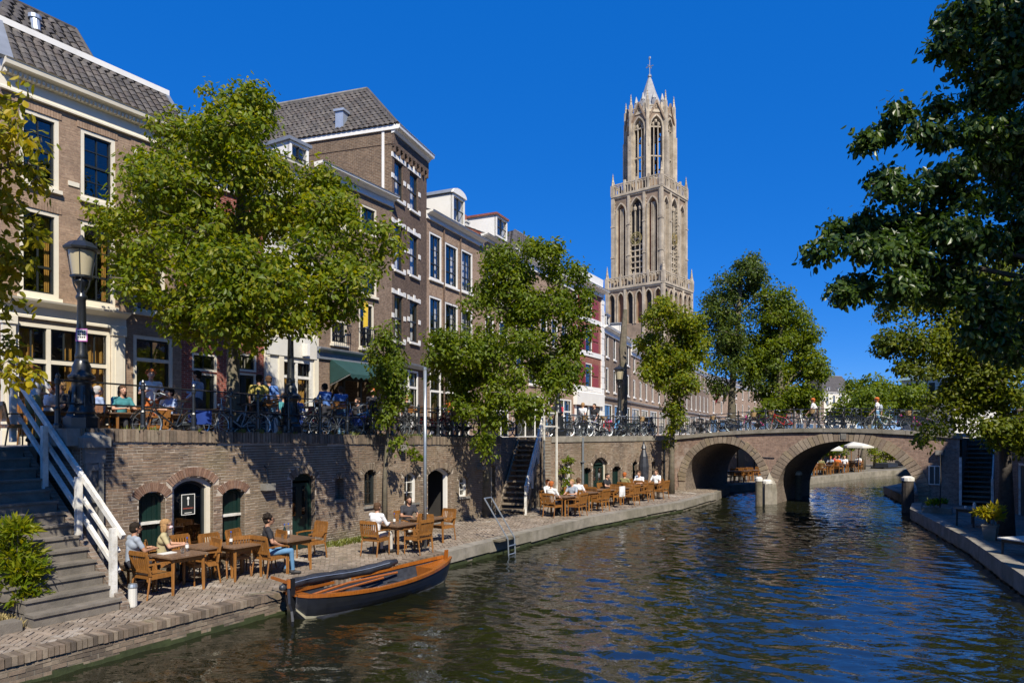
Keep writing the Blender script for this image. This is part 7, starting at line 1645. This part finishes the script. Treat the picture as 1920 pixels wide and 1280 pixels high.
def V3(*a): return Vector(a)
def joints(kind):
    J = {}
    if kind.startswith('sit'):
        ln = {'sit_table': .05, 'sit_lap': -.06, 'sit_back': -.10}[kind]
        J.update(pel=V3(0,0,.53), chest=V3(0,ln*.7,.90), neck=V3(0,ln+.01,1.085), head=V3(0,ln+.045,1.225))
        for s, n in ((-1,'l'), (1,'r')):
            J[n+'hip'] = V3(.10*s,.02,.52); J[n+'kne'] = V3(.13*s,.44,.535); J[n+'ank'] = V3(.12*s,.40+(.08 if s > 0 else -.04),.09); J[n+'toe'] = J[n+'ank']+V3(.02*s,.15,-.05); J[n+'sho'] = V3(.185*s,ln*.9,1.02)
            if kind == 'sit_table': J[n+'elb'] = V3(.26*s,.16,.79); J[n+'wri'] = V3(.14*s,.37,.80)
            elif kind == 'sit_lap': J[n+'elb'] = V3(.27*s,.02,.76); J[n+'wri'] = V3(.10*s,.24,.66)
            else: J[n+'elb'] = V3(.28*s,.06,.75); J[n+'wri'] = V3(.2*s,.30,.68)
    else:
        J.update(pel=V3(0,0,.96), chest=V3(0,.0,1.30), neck=V3(0,.0,1.475), head=V3(0,.035,1.615))
        wk = kind == 'walk'
        for s, n in ((-1,'l'), (1,'r')):
            f = .24*s if wk else .0; J[n+'hip'] = V3(.095*s,0,.94); J[n+'kne'] = V3(.10*s,.05+f*.75,.51); J[n+'ank'] = V3(.10*s,f*1.3-.02-(.10 if wk and s < 0 else 0),.09+(.09 if wk and s < 0 else 0)); J[n+'toe'] = J[n+'ank']+V3(.02*s,.16,-.05-(.06 if wk and s < 0 else 0)); J[n+'sho'] = V3(.195*s,0,1.40)
            J[n+'elb'] = V3(.25*s,-.05-f*.5,1.13); J[n+'wri'] = V3(.24*s,.06-f*.9,.90)
        if kind == 'stand_arm': J['relb'] = V3(.27,.10,1.15); J['rwri'] = V3(.16,.33,1.2); J['lelb'] = V3(-.30,.0,1.15); J['lwri'] = V3(-.14,.2,1.05)
        if kind == 'stand_lean':
            for k in ('chest','neck','head'): J[k] = J[k]+V3(0,.12*(J[k].z-.9),-.02)
            for s, n in ((-1,'l'), (1,'r')): J[n+'sho'] += V3(0,.07,0); J[n+'elb'] = V3(.27*s,.20,1.14); J[n+'wri'] = V3(.13*s,.40,1.12)
    return J
PM = {}
def body_mesh(kind, vox, sleeve):
    key = (kind, vox, sleeve)
    if key in PM: return PM[key]
    J = joints(kind); caps = []                              # a, b, ra, rb, material
    def c(a, b, ra, rb, m): caps.append((Vector(a), Vector(b), ra, rb, m))
    up = (J['chest']-J['pel']).normalized()
    c(J['pel']-V3(.06,0,0), J['pel']+V3(.06,0,0), .115, .115, 2); c(J['pel']+up*.08, J['chest']-V3(0,0,.05), .115, .13, 1)
    c(J['chest']-V3(.08,0,-.02), J['chest']+V3(.08,0,.02), .115, .115, 1); c(J['lsho'], J['rsho'], .068, .068, 1); c(J['chest'], J['neck']-V3(0,0,.06), .11, .06, 1); c(J['neck']-V3(0,.0,.03), J['head']-V3(0,.03,.04), .052, .05, 0)
    h = J['head']; c(h+V3(0,-.02,.035), h+V3(0,.012,.03), .088, .08, 0); c(h+V3(0,.035,-.02), h+V3(0,.045,-.065), .062, .042, 0); c(h+V3(0,.085,.015), h+V3(0,.112,-.018), .012, .017, 0)
    for s in (-1, 1): c(h+V3(.082*s,-.015,.01), h+V3(.086*s,-.02,-.02), .014, .012, 0)
    for n in 'lr':
        c(J[n+'hip'], J[n+'kne'], .088, .058, 2); c(J[n+'kne'], J[n+'ank'], .056, .040, 2); c(J[n+'ank'], J[n+'ank']-V3(0,.03,.03), .042, .042, 3); c(J[n+'ank']-V3(0,0,.04), J[n+'toe'], .042, .032, 3)
        mid = J[n+'sho'].lerp(J[n+'elb'], .62)
        if sleeve == 'short': c(J[n+'sho'], mid, .058, .052, 1); c(mid, J[n+'elb'], .045, .039, 0); c(J[n+'elb'], J[n+'wri'], .039, .027, 0)
        else: c(J[n+'sho'], J[n+'elb'], .056, .046, 1); c(J[n+'elb'], J[n+'wri'], .045, .034, 1)
        d = (J[n+'wri']-J[n+'elb']).normalized(); c(J[n+'wri'], J[n+'wri']+d*.07, .027, .03, 0)
    mb = MB()
    for a, b, ra, rb, m in caps:
        mb.ball(a, ra, 0, 12, 8); mb.ball(b, rb, 0, 12, 8)
        if (b-a).length > .01: mb.tube([a, b], [ra, rb], 12)
    me = mb.mesh('person_raw', SKIN); o = bpy.data.objects.new('raw', me); COL.objects.link(o)
    r = o.modifiers.new('r', 'REMESH'); r.mode = 'VOXEL'; r.voxel_size = vox; s_ = o.modifiers.new('s', 'SMOOTH'); s_.iterations = 2; s_.factor = .4
    dg = bpy.context.evaluated_depsgraph_get(); em = bpy.data.meshes.new_from_object(o.evaluated_get(dg)); bpy.data.objects.remove(o)
    n = len(em.vertices); co = np.empty(n*3, np.float32); em.vertices.foreach_get('co', co); co = co.reshape(-1, 3)
    faces = [list(p.vertices) for p in em.polygons]; fc = np.array([co[f].mean(0) for f in faces]); best = np.full(len(faces), 9.); mi = np.zeros(len(faces), int)
    for a, b, ra, rb, m in caps:
        a_, ab = np.array(a), np.array(b-a); t_ = np.clip(((fc-a_)@ab)/max(1e-9, ab@ab), 0, 1); d = np.linalg.norm(fc-(a_+t_[:, None]*ab), axis=1)-(ra+(rb-ra)*t_); k = d < best; best[k] = d[k]; mi[k] = m
    q = MB(); q.v = [tuple(v) for v in co]; q.f = faces; q.m = list(mi)
    for s in (-1, 1): q.ball(h+V3(.032*s,.088,.018), (.012,.007,.008), 4, 6, 4)
    q.ball(h+V3(0,.092,-.05), (.024,.008,.008), 5, 6, 4)
    for n_ in 'lr':                                          # five fingers rooted in each palm
        w_, d = J[n_+'wri'], (J[n_+'wri']-J[n_+'elb']).normalized(); side = d.cross(V3(0,0,1)).normalized(); dn = side.cross(d) if side.length > .1 else V3(0,1,0); sg = -1 if n_ == 'l' else 1
        for i, (o_, L) in enumerate(((-.027,.058), (-.009,.07), (.009,.066), (.026,.052))):
            p = w_+d*.085+side*o_; q.tube([p-d*.02, p+d*L*.45, p+d*L*.8+dn*-.012*abs(1), p+d*L-dn*.03], [.0095,.009,.008,.006], 5, 0)
        p = w_+d*.04-side*.022*sg; q.tube([p, p-side*sg*.025+d*.025, p-side*sg*.028+d*.055], [.011,.0095,.007], 5, 0)
    me = q.mesh('person', [SKIN]*6, True); PM[key] = (me, h); return PM[key]
def person(P_, d, kind, label, top, legs, hair='dark', hstyle='short', skin=None, vox=.022, sleeve='short', shades=False, mask=False, sc_=1.0, group=None, hat=None, bag=None):
    me, h = body_mesh(kind, vox, sleeve); o = new_ob('person', me, None, P_, (0, 0, face(d))); o.scale = (sc_,)*3
    for i, m_ in enumerate((skin or SKIN, CL[top], CL[legs], SHOE, LENS, LIP)): o.material_slots[i].link = 'OBJECT'; o.material_slots[i].material = m_
    mb = MB()
    if hair:
        mb.ball(h+V3(0,-.025,.05), (.094,.108,.088), 0, 12, 8); mb.ball(h+V3(0,-.055,.0), (.088,.075,.09), 0, 10, 6)
        for s in (-1, 1): mb.ball(h+V3(.072*s,-.02,.045), (.02,.035,.04), 0, 6, 5)
        if hstyle == 'long': mb.ball(h+V3(0,-.07,-.08), (.085,.05,.13), 0, 10, 8); [mb.ball(h+V3(.075*s,-.03,-.05), (.03,.045,.10), 0, 8, 6) for s in (-1, 1)]
        if hstyle == 'curly':
            for i in range(26): a = random.uniform(0, 6.28); e = random.uniform(-.2, 1.3); mb.ball(h+V3(.10*math.cos(a)*math.cos(e),-.03+.11*math.sin(a)*math.cos(e) if math.sin(a) < .6 else -.03,.05+.10*math.sin(e)), .034, 0, 6, 4)
        if hstyle == 'bun': mb.ball(h+V3(0,-.11,.09), .045, 0, 8, 6)
        mb.build('hair', HAIR[hair], o, smooth=True)
    if shades: MB().box(-.062, .062, .094, .105, .012, .02, 0, Matrix.Translation(h)).ball(h+V3(-.034,.098,.012), (.028,.012,.02), 0, 8, 6).ball(h+V3(.034,.098,.012), (.028,.012,.02), 0, 8, 6).beam(h+V3(-.07,.09,.018), h+V3(-.09,-.02,.018), .006, .008).beam(h+V3(.07,.09,.018), h+V3(.09,-.02,.018), .006, .008).build('sunglasses', LENS, o)
    if mask: MB().ball(h+V3(0,.075,-.045), (.062,.05,.048), 0, 10, 8).build('face_mask', plain('pale_mask', (.72,.55,.56), .8, .04), o, smooth=True)
    if hat: MB().ball(h+V3(0,-.015,.075), (.1,.115,.075), 0, 10, 6).lathe([(.14,.055),(.14,.07)], 12, h).build('hat', CL[hat], o, smooth=True)
    if bag: MB().ball(V3(0,-.17,1.18), (.15,.09,.2), 0, 10, 6).build('backpack', CL[bag], o, smooth=True)
    return tag(o, label, 'person', group)
HI = .016
down = V3(0,0,-.06)
person(MANP, D*.9-Nn*.15, 'sit_table', 'seated man in sunglasses and grey blue t-shirt beside the stone stair', 'grey', 'dark', 'dark', 'short', SKIN2, HI, shades=True)
WOMP = atY(303, 900, 14.55); WOMP.z = WZ
person(WOMP, D*.8-Nn*.55, 'sit_table', 'seated woman in patterned top wearing a pale face mask and sunglasses', 'beige', 'dark', 'blond', 'long', None, HI, shades=True, mask=True)
chair(WOMP, D*.8-Nn*.55, 'armchair the woman with the face mask sits on', group=GC_)
person(W505+V3(0,0,.0), D*.8-Nn*.5, 'sit_lap', 'seated woman in black top and jeans at the table by the green double door', 'black', 'jeans', 'dark', 'curly', SKIN2, HI, shades=True)
person(W692, D, 'sit_table', 'seated bearded man in white long sleeved shirt left of the steel pole', 'white', 'pale', 'brown', 'short', None, HI, 'long', shades=True)
person(W770, -Nn*.8-D*.4, 'sit_table', 'dark haired person seated behind the steel pole in the shade', 'dark', 'pale', 'dark', 'long', SKIN2, .022)
def street(px_, of, z=SZ+.12): return Wa.w(Wa.u(px_, of), of, z)
person(street(371, 1.3), Nn*.9-D*.6, 'stand_arm', 'standing man in pale blue shirt left of the broad tree trunk', 'lblue', 'dark', 'dark', 'short', SKIN2, HI, 'long')
person(street(486, .95, 3.42), Nn*.5+D*.6, 'stand', 'dark haired person in yellow olive top behind the railing', 'olive', 'dark', 'dark', 'short', SKIN2, HI)
person(street(504, 1.25, 3.44), Nn*.6+D*.3, 'stand', 'taller man in blue t-shirt standing behind the railing', 'blue', 'jeans', 'brown', 'short', None, HI)
person(street(592, 1.4, 3.3), D*.4+Nn, 'sit_lap', 'person in red sitting by the bicycles left of the pair in blue', 'red', 'dark', 'brown', 'long')
person(street(613, .62, 3.44), Nn, 'stand_lean', 'left one of two people in blue t-shirts leaning at the bicycles', 'blue', 'dark', 'dark', 'short', SKIN2, HI, sc_=.93)
person(street(641, .62, 3.44), Nn*.9+D*.3, 'stand_lean', 'right one of two people in blue t-shirts leaning at the bicycles', 'blue', 'jeans', 'brown', 'short', None, HI, sc_=.90)
person(street(700, 1.2, 3.4), -Nn*.3-D*.9, 'stand', 'person with ginger hair in grey and orange by the young tree', 'dark', 'dark', 'ginger', 'short', sc_=.95, bag='orange')
person(street(762, 1.4, 3.35), D, 'stand', 'person in dark top standing right of the young tree', 'black', 'dark', 'blond', 'short', sc_=.9)
person(street(283, 2.2, 3.42), -Nn*.8-D*.3, 'stand_arm', 'waiter in white t-shirt with orange apron in the street terrace', 'white', 'orange', 'ginger', 'curly', None, HI)
person(street(62, 1.6, 3.38), D*.7+Nn*.3, 'stand_lean', 'person in white t-shirt bending over a table at the left edge', 'white', 'khaki', 'ginger', 'short', None, HI, sc_=.95)
for px_, of, d, kd, lb, tp, hr in ((536, 1.5, -Nn, 'sit_back', 'person in teal seated behind the bicycles left of the second lamp', 'teal', 'brown'), (560, 1.7, D, 'sit_lap', 'person in dark blue seated behind the bicycles right of the second lamp', 'blue', 'blond'), (668, 1.6, -D, 'sit_back', 'person in black seated under the green awning', 'black', 'dark'), (845, 1.6, D, 'walk', 'passer-by in orange under the leafy wharf tree', 'orange', 'dark')): person(street(px_, of, 3.40), d, kd, lb, tp, 'dark', hr, 'short')
# street terrace
GT2 = 'tables of the street terrace'; GC2 = 'chairs of the street terrace'; GP2 = 'guests of the street terrace'
for i, (px_, of) in enumerate(((98, 1.9), (195, 2.1), (232, 1.7), (296, 2.6), (330, 1.9))):
    c = street(px_, of, SZ+.02); table(c, Wa.ang, f'{ORD[i]} terrace table on the street from the left edge', far=True, group=GT2)
    for j, (d, off_) in enumerate(((D, -D*.72), (-D, D*.72), (-Nn, Nn*.7))): chair(c+off_, d, f'{("left", "right", "house side")[j]} chair at the {ORD[i]} street terrace table from the left edge', True, GC2)
for px_, of, d, kd, lb, tp, lg, hr, st2 in ((92, 1.9, D, 'sit_table', 'guest in patterned white top seated left of the large lamp', 'white', 'dark', 'ginger', 'bun'), (121, 1.7, -D, 'sit_table', 'guest in black seated just left of the large lamp foot', 'black', 'dark', 'blond', 'short'), (186, 2.5, D, 'sit_lap', 'guest in light blue seated right of the large lamp', 'lblue', 'jeans', 'grey', 'short'), (226, 1.9, -Nn, 'sit_table', 'guest with long brown hair seated between lamp and waiter', 'teal', 'dark', 'brown', 'long'), (309, 2.1, -D, 'sit_lap', 'guest in white seated right of the waiter', 'white', 'dark', 'brown', 'short'), (324, 1.8, -D, 'sit_table', 'guest in pale shirt seated beside the bicycle with blue panniers', 'lblue', 'dark', 'dark', 'short')):
    person(street(px_, of, SZ+.06), d, kd, lb, tp, lg, hr, st2, group=GP2)
# terrace near the bridge
GT3 = 'tables of the terrace near the bridge'; GC3 = 'chairs of the terrace near the bridge'; GP3 = 'guests of the terrace near the bridge'
ux = lambda px_, py_: G(px_, py_)
tabs = [(1062, 966), (1106, 956), (1137, 950), (1165, 945), (1192, 938), (1222, 934)]
D2, N2 = Wb.d, Wb.n
for i, (a, b_) in enumerate(tabs):
    c = ux(a, b_)+N2*.15; table(c, Wb.ang, f'{ORD[i]} table from the wooden stair on the terrace near the bridge', far=True, group=GT3)
    for j, (d, o_) in enumerate(((D2, -D2*.68), (-D2, D2*.66), (-N2, N2*.66), (N2, -N2*.66))):
        if (i*3+j) % 5 == 4: continue
        chair(c+o_, d, f'{("left", "right", "wall side", "water side")[j]} armchair at the {ORD[i]} table from the wooden stair', True, GC3)
for i, j, lb, tp, lg, hr in ((0, 0, 'white shirted guest with ginger hair nearest the wooden stair', 'white', 'dark', 'ginger'), (0, 2, 'guest in white behind the first table near the wooden stair', 'white', 'dark', 'ginger'), (0, 1, 'guest in grey at the right of the first table near the wooden stair', 'grey', 'dark', 'blond'), (1, 0, 'guest in white shirt and pale trousers at the second terrace table', 'white', 'pale', 'brown'), (3, 2, 'dark clothed guest at the wall side of the fourth terrace table', 'black', 'dark', 'dark'), (4, 0, 'guest with ginger hair left of the black parasol', 'khaki', 'dark', 'ginger'), (4, 1, 'guest in white right of the black parasol', 'white', 'pale', 'brown'), (5, 1, 'last guest in white next to the bridge', 'white', 'dark', 'brown'), (5, 2, 'guest in grey at the wall side of the last table', 'grey', 'dark', 'dark')):
    c = ux(*tabs[i])+N2*.15; d, o_ = ((D2, -D2*.68), (-D2, D2*.66), (-N2, N2*.66), (N2, -N2*.66))[j]
    person(c+o_, d, 'sit_table' if (i+j) % 2 else 'sit_back', lb, tp, lg, hr, 'short', group=GP3)
cj = ux(*tabs[2])+N2*.15-N2*.66; tag(MB().box(-.2, .2, -.02, .03, .5, .92).ball((0, 0, .7), (.2, .06, .22), 0, 8, 6).build('white_jacket', CL['white'], None, cj-N2*.27, (0, 0, Wb.ang)), 'white jacket hung over a chair back on the terrace near the bridge', 'jacket')
# walkers on the bridge
person(BR.w(7.0, 1.5, deck(7)-.08), -BR.d, 'walk', 'walker in white shirt and orange cap left on the bridge', 'white', 'dark', 'ginger', 'short', hat='orange', sc_=.93)
person(BR.w(9.95, 1.5, deck(9.95)-.08), -BR.d, 'walk', 'walker in white and blue with orange cap right on the bridge', 'white', 'jeans', 'ginger', 'short', hat='orange', bag='grey', sc_=.93)
for i, (u, of, tp) in enumerate(((5.2, 1.9, 'dark'), (6.1, 2.1, 'red'), (8.0, 2.0, 'white'), (9.4, 2.2, 'black'))): person(Wb.w(u, of, 3.4), -D2 if i % 2 else D2, 'walk', f'passer-by in {("dark grey", "red", "white", "black")[i]} behind the bicycles between the wooden stair and bridge', tp, 'dark', ('dark', 'brown', 'blond', 'dark')[i], 'short')
for i in range(3): person(Vector((20.4+i*.9, 25.5+i*.8, SZ)), Vector((-1, .3*i, 0)), 'stand', ('person in red on the shaded right bank street', 'person in white on the shaded right bank street', 'person in black on the shaded right bank street')[i], ('red', 'white', 'black')[i], 'dark', 'dark', 'short')
# ------------------------------------------------------------------ beyond the bridge
fw = empty('far_quay_wall', WALLL[3]+Vector((0, 0, .4)), 0, 'shaded overgrown quay wall behind the far terrace seen through the arches', 'wall'); mb = MB(); o0 = WALLL[3]
pts = [WALLL[2]]+WALLL[3:]
for a, b_ in zip(pts[:-1], pts[1:]): a, b_ = a-o0, b_-o0; mb.quad((a.x,a.y,-.4),(b_.x,b_.y,-.4),(b_.x,b_.y,2.95),(a.x,a.y,2.95))
mb.build('masonry', M['b_shade'], fw); mbd = MB()
for i in range(9):
    f_ = Fr(*WALLL[3+(i > 2)].xy, *(WALLL[4+(i > 2)]-WALLL[3+(i > 2)]).xy); u = .8+(i if i < 3 else i-3)*2.6
    d_ = MB().box(u, u+1.0, -.08, .05, 0, 2.0).build('cellar_door', M['sash'], fw); d_.matrix_local = Matrix.Translation(-(o0+Vector((0, 0, .4)))) @ f_.m @ Matrix.Translation((0, 0, .42))
FE = Fr(*EDGE[5].xy, *(EDGE[6]-EDGE[5]).xy)                  # far wharf edge frame
FE0 = Fr(*EDGE[4].xy, *(EDGE[5]-EDGE[4]).xy)
g = random.Random(5); GF = 'guests of the far terrace'; k = 0; GFc = 'chairs of the far terrace'; GFt = 'tables of the far terrace'
fl = ['left end', 'left part', 'middle', 'right part', 'right end']
tops = ['white', 'grey', 'black', 'orange', 'white', 'lblue', 'red', 'white', 'khaki']
for i in range(9):
    u = .6+i*1.5; c = FE.w(u, .95+.45*(i % 2), WZ); nm = ORD[i]
    table(c, FE.ang, f'{nm} table of the far terrace counted from its left', far=True, group=GFt)
    for j, (d, o_) in enumerate(((FE.d, -FE.d*.68), (-FE.d, FE.d*.68), (-FE.n, FE.n*.68))):
        chair(c+o_, d, f'{("left", "right", "wall side")[j]} chair at the {nm} table of the far terrace', True, GFc)
        if (i+j) % 3 != 2: person(c+o_, d, ('sit_table', 'sit_back', 'sit_lap')[(i+j) % 3], f'guest in {tops[k % 9]} at the {("left", "right", "wall side")[j]} of the {nm} far terrace table', 'white' if False else tops[k % 9], ('dark', 'jeans', 'pale')[k % 3], ('dark', 'blond', 'ginger', 'brown')[k % 4], 'short', group=GF, vox=.03); k += 1
for i, s_ in enumerate((2.2, 3.4, 4.6)):
    c = FE0.w(s_, 1.2, WZ); table(c, FE0.ang, f'{ORD[i]} table seen through the small arch', far=True, group='tables behind the small arch')
    for j, (d, o_) in enumerate(((FE0.d, -FE0.d*.66), (-FE0.d, FE0.d*.66))): chair(c+o_, d, f'{("left", "right")[j]} chair at the {ORD[i]} table seen through the small arch', True, 'chairs behind the small arch')
def parasol(P_, r_, h_, label, mt, kind='parasol', sides=8):
    o = empty(kind, P_, .3, label, 'parasol'); MB().tube([(0,0,0),(0,0,h_+.5)], .035, 6).build('pole', M['teak'], o); mb = MB(); n = sides
    for i in range(n):
        a, b_ = 2*PI*i/n, 2*PI*(i+1)/n; mb.add([(0,0,h_+.55),(r_*math.cos(a),r_*math.sin(a),h_),(r_*math.cos(b_),r_*math.sin(b_),h_)], [(0,1,2)]); mb.quad((r_*math.cos(a),r_*math.sin(a),h_),(r_*math.cos(b_),r_*math.sin(b_),h_),(r_*math.cos(b_),r_*math.sin(b_),h_-.16),(r_*math.cos(a),r_*math.sin(a),h_-.16))
    mb.build('canopy', mt, o)
    for i in range(n): a = 2*PI*i/n; MB().beam((0,0,h_+.4), (r_*.95*math.cos(a),r_*.95*math.sin(a),h_-.02), .02, .02).build('rib', M['teak'], o)
wp = atY(1556, 880, 53); wp.z = WZ; parasol(wp, 1.25, 2.0, 'white square parasol over the far terrace seen through the wide arch', M['white'], sides=4)
wp = atY(1610, 880, 56); wp.z = WZ; parasol(wp, 1.15, 2.15, 'pale blue white parasol right of the white one beyond the arch', M['plaster'], sides=6)
wp = atY(1596, 880, 58); wp.z = WZ; parasol(wp, 1.2, 3.0, 'rust brown peaked parasol above the pale ones beyond the arch', plain('rust_cloth', (.42,.16,.08), .8, .15), sides=4)
wp = atY(1515, 880, 51.5); wp.z = WZ; o = empty('closed_parasol', wp, 0, 'folded white parasol at the left of the far terrace', 'parasol'); MB().tube([(0,0,0),(0,0,2.6)], .03, 6).build('pole', M['teak'], o); MB().lathe([(.36,.8),(.34,1.2),(.28,2.0),(.1,2.6)], 10, (0,0,0)).build('folded_cloth', M['white'], o)
for (px_, Y_, lobes, lab, mt, sd) in ((1480, 60, [(1470,835,24,20),(1500,845,18,18)], 'bushy greenery on the far quay wall left of the parasols', 'leaf_mid', 41), (1540, 62, [(1540,838,40,16),(1590,832,30,14)], 'greenery hanging behind the white parasol beyond the arch', 'leaf_mid', 43), (1640, 66, [(1635,848,12,18),(1650,855,10,18),(1670,840,30,18),(1690,850,20,18)], 'creeper hanging beyond the arch near its right end', 'leaf_lime', 47)):
    b0 = atY(px_, 880, Y_); b0.z = WZ; tree('quay_shrub', lab, b0, Y_, [b0, b0+V3(0,0,1), b0+V3(.1,0,2)], lobes, 260, .22, M[mt], tr=.12, seed=sd, spr=.4)
b0 = atY(1615, 880, 61); b0.z = WZ; tree('leaning_tree', 'grey trunked tree leaning over the far terrace beyond the arch', b0, 61, [b0, b0+V3(.2,0,1.5), b0+V3(.6,0,3), b0+V3(.9,0,5.5)], [(1640,760,40,30),(1600,770,40,28)], 300, .3, M['leaf_mid'], tr=.25, seed=53, spr=.6)
def barge(P_, ang, L, W_, label):
    o = empty('moored_barge', P_, ang, label, 'boat'); mb = MB(); n = 10
    for s_ in (-1, 1):
        for i in range(n):
            t0, t1 = i/n, (i+1)/n; f_ = lambda t_: W_/2*math.sin(PI*min(1, t_*.9+.08))**.4; mb.quad(((t0-.5)*L, s_*f_(t0)*.8, -.2), ((t1-.5)*L, s_*f_(t1)*.8, -.2), ((t1-.5)*L, s_*f_(t1), .55), ((t0-.5)*L, s_*f_(t0), .55)); mb.quad(((t0-.5)*L, 0, .5), ((t1-.5)*L, 0, .5), ((t1-.5)*L, s_*f_(t1), .55), ((t0-.5)*L, s_*f_(t0), .55))
    mb.build('hull', M['hull'], o); MB().box(-L*.3, L*.15, -W_*.3, W_*.3, .5, .85).build('deck_cover', M['tarp'], o)
barge(atY(1665, 887, 64), FE.ang, 5.5, 1.9, 'dark low barge moored beyond the wide arch at right'); barge(atY(1700, 884, 70), FE.ang, 5.5, 1.9, 'second barge with pale deck furthest beyond the arch')
for o in [q for q in bpy.data.objects if q.name.startswith('moored_barge')]: o.location.z = 0

for i, (px_, col, lb) in enumerate(((1338, 'red', 'red flag hanging on a house front left of the feathery tree'), (1352, 'white', 'white flag hanging beside the red one left of the feathery tree'))):
    P_ = atY(px_, 738, 52); o = empty('flag', P_, .9, lb, 'flag'); MB().tube([(0,0,-.2),(.35,-.5,1.0)], .02, 5).build('pole', M['white'], o)
    mb = MB()
    for k in range(5): a, b_ = k/5, (k+1)/5; mb.quad((.08+.27*a,-.11-.38*a,-.9+1.0*a+.06*(k%2)),(.08+.27*b_,-.11-.38*b_,-.9+1.0*b_+.06*((k+1)%2)),(.08+.27*b_,-.11-.38*b_,.1+.85*b_),(.08+.27*a,-.11-.38*a,.1+.85*a))
    mb.build('cloth', CL[col], o)
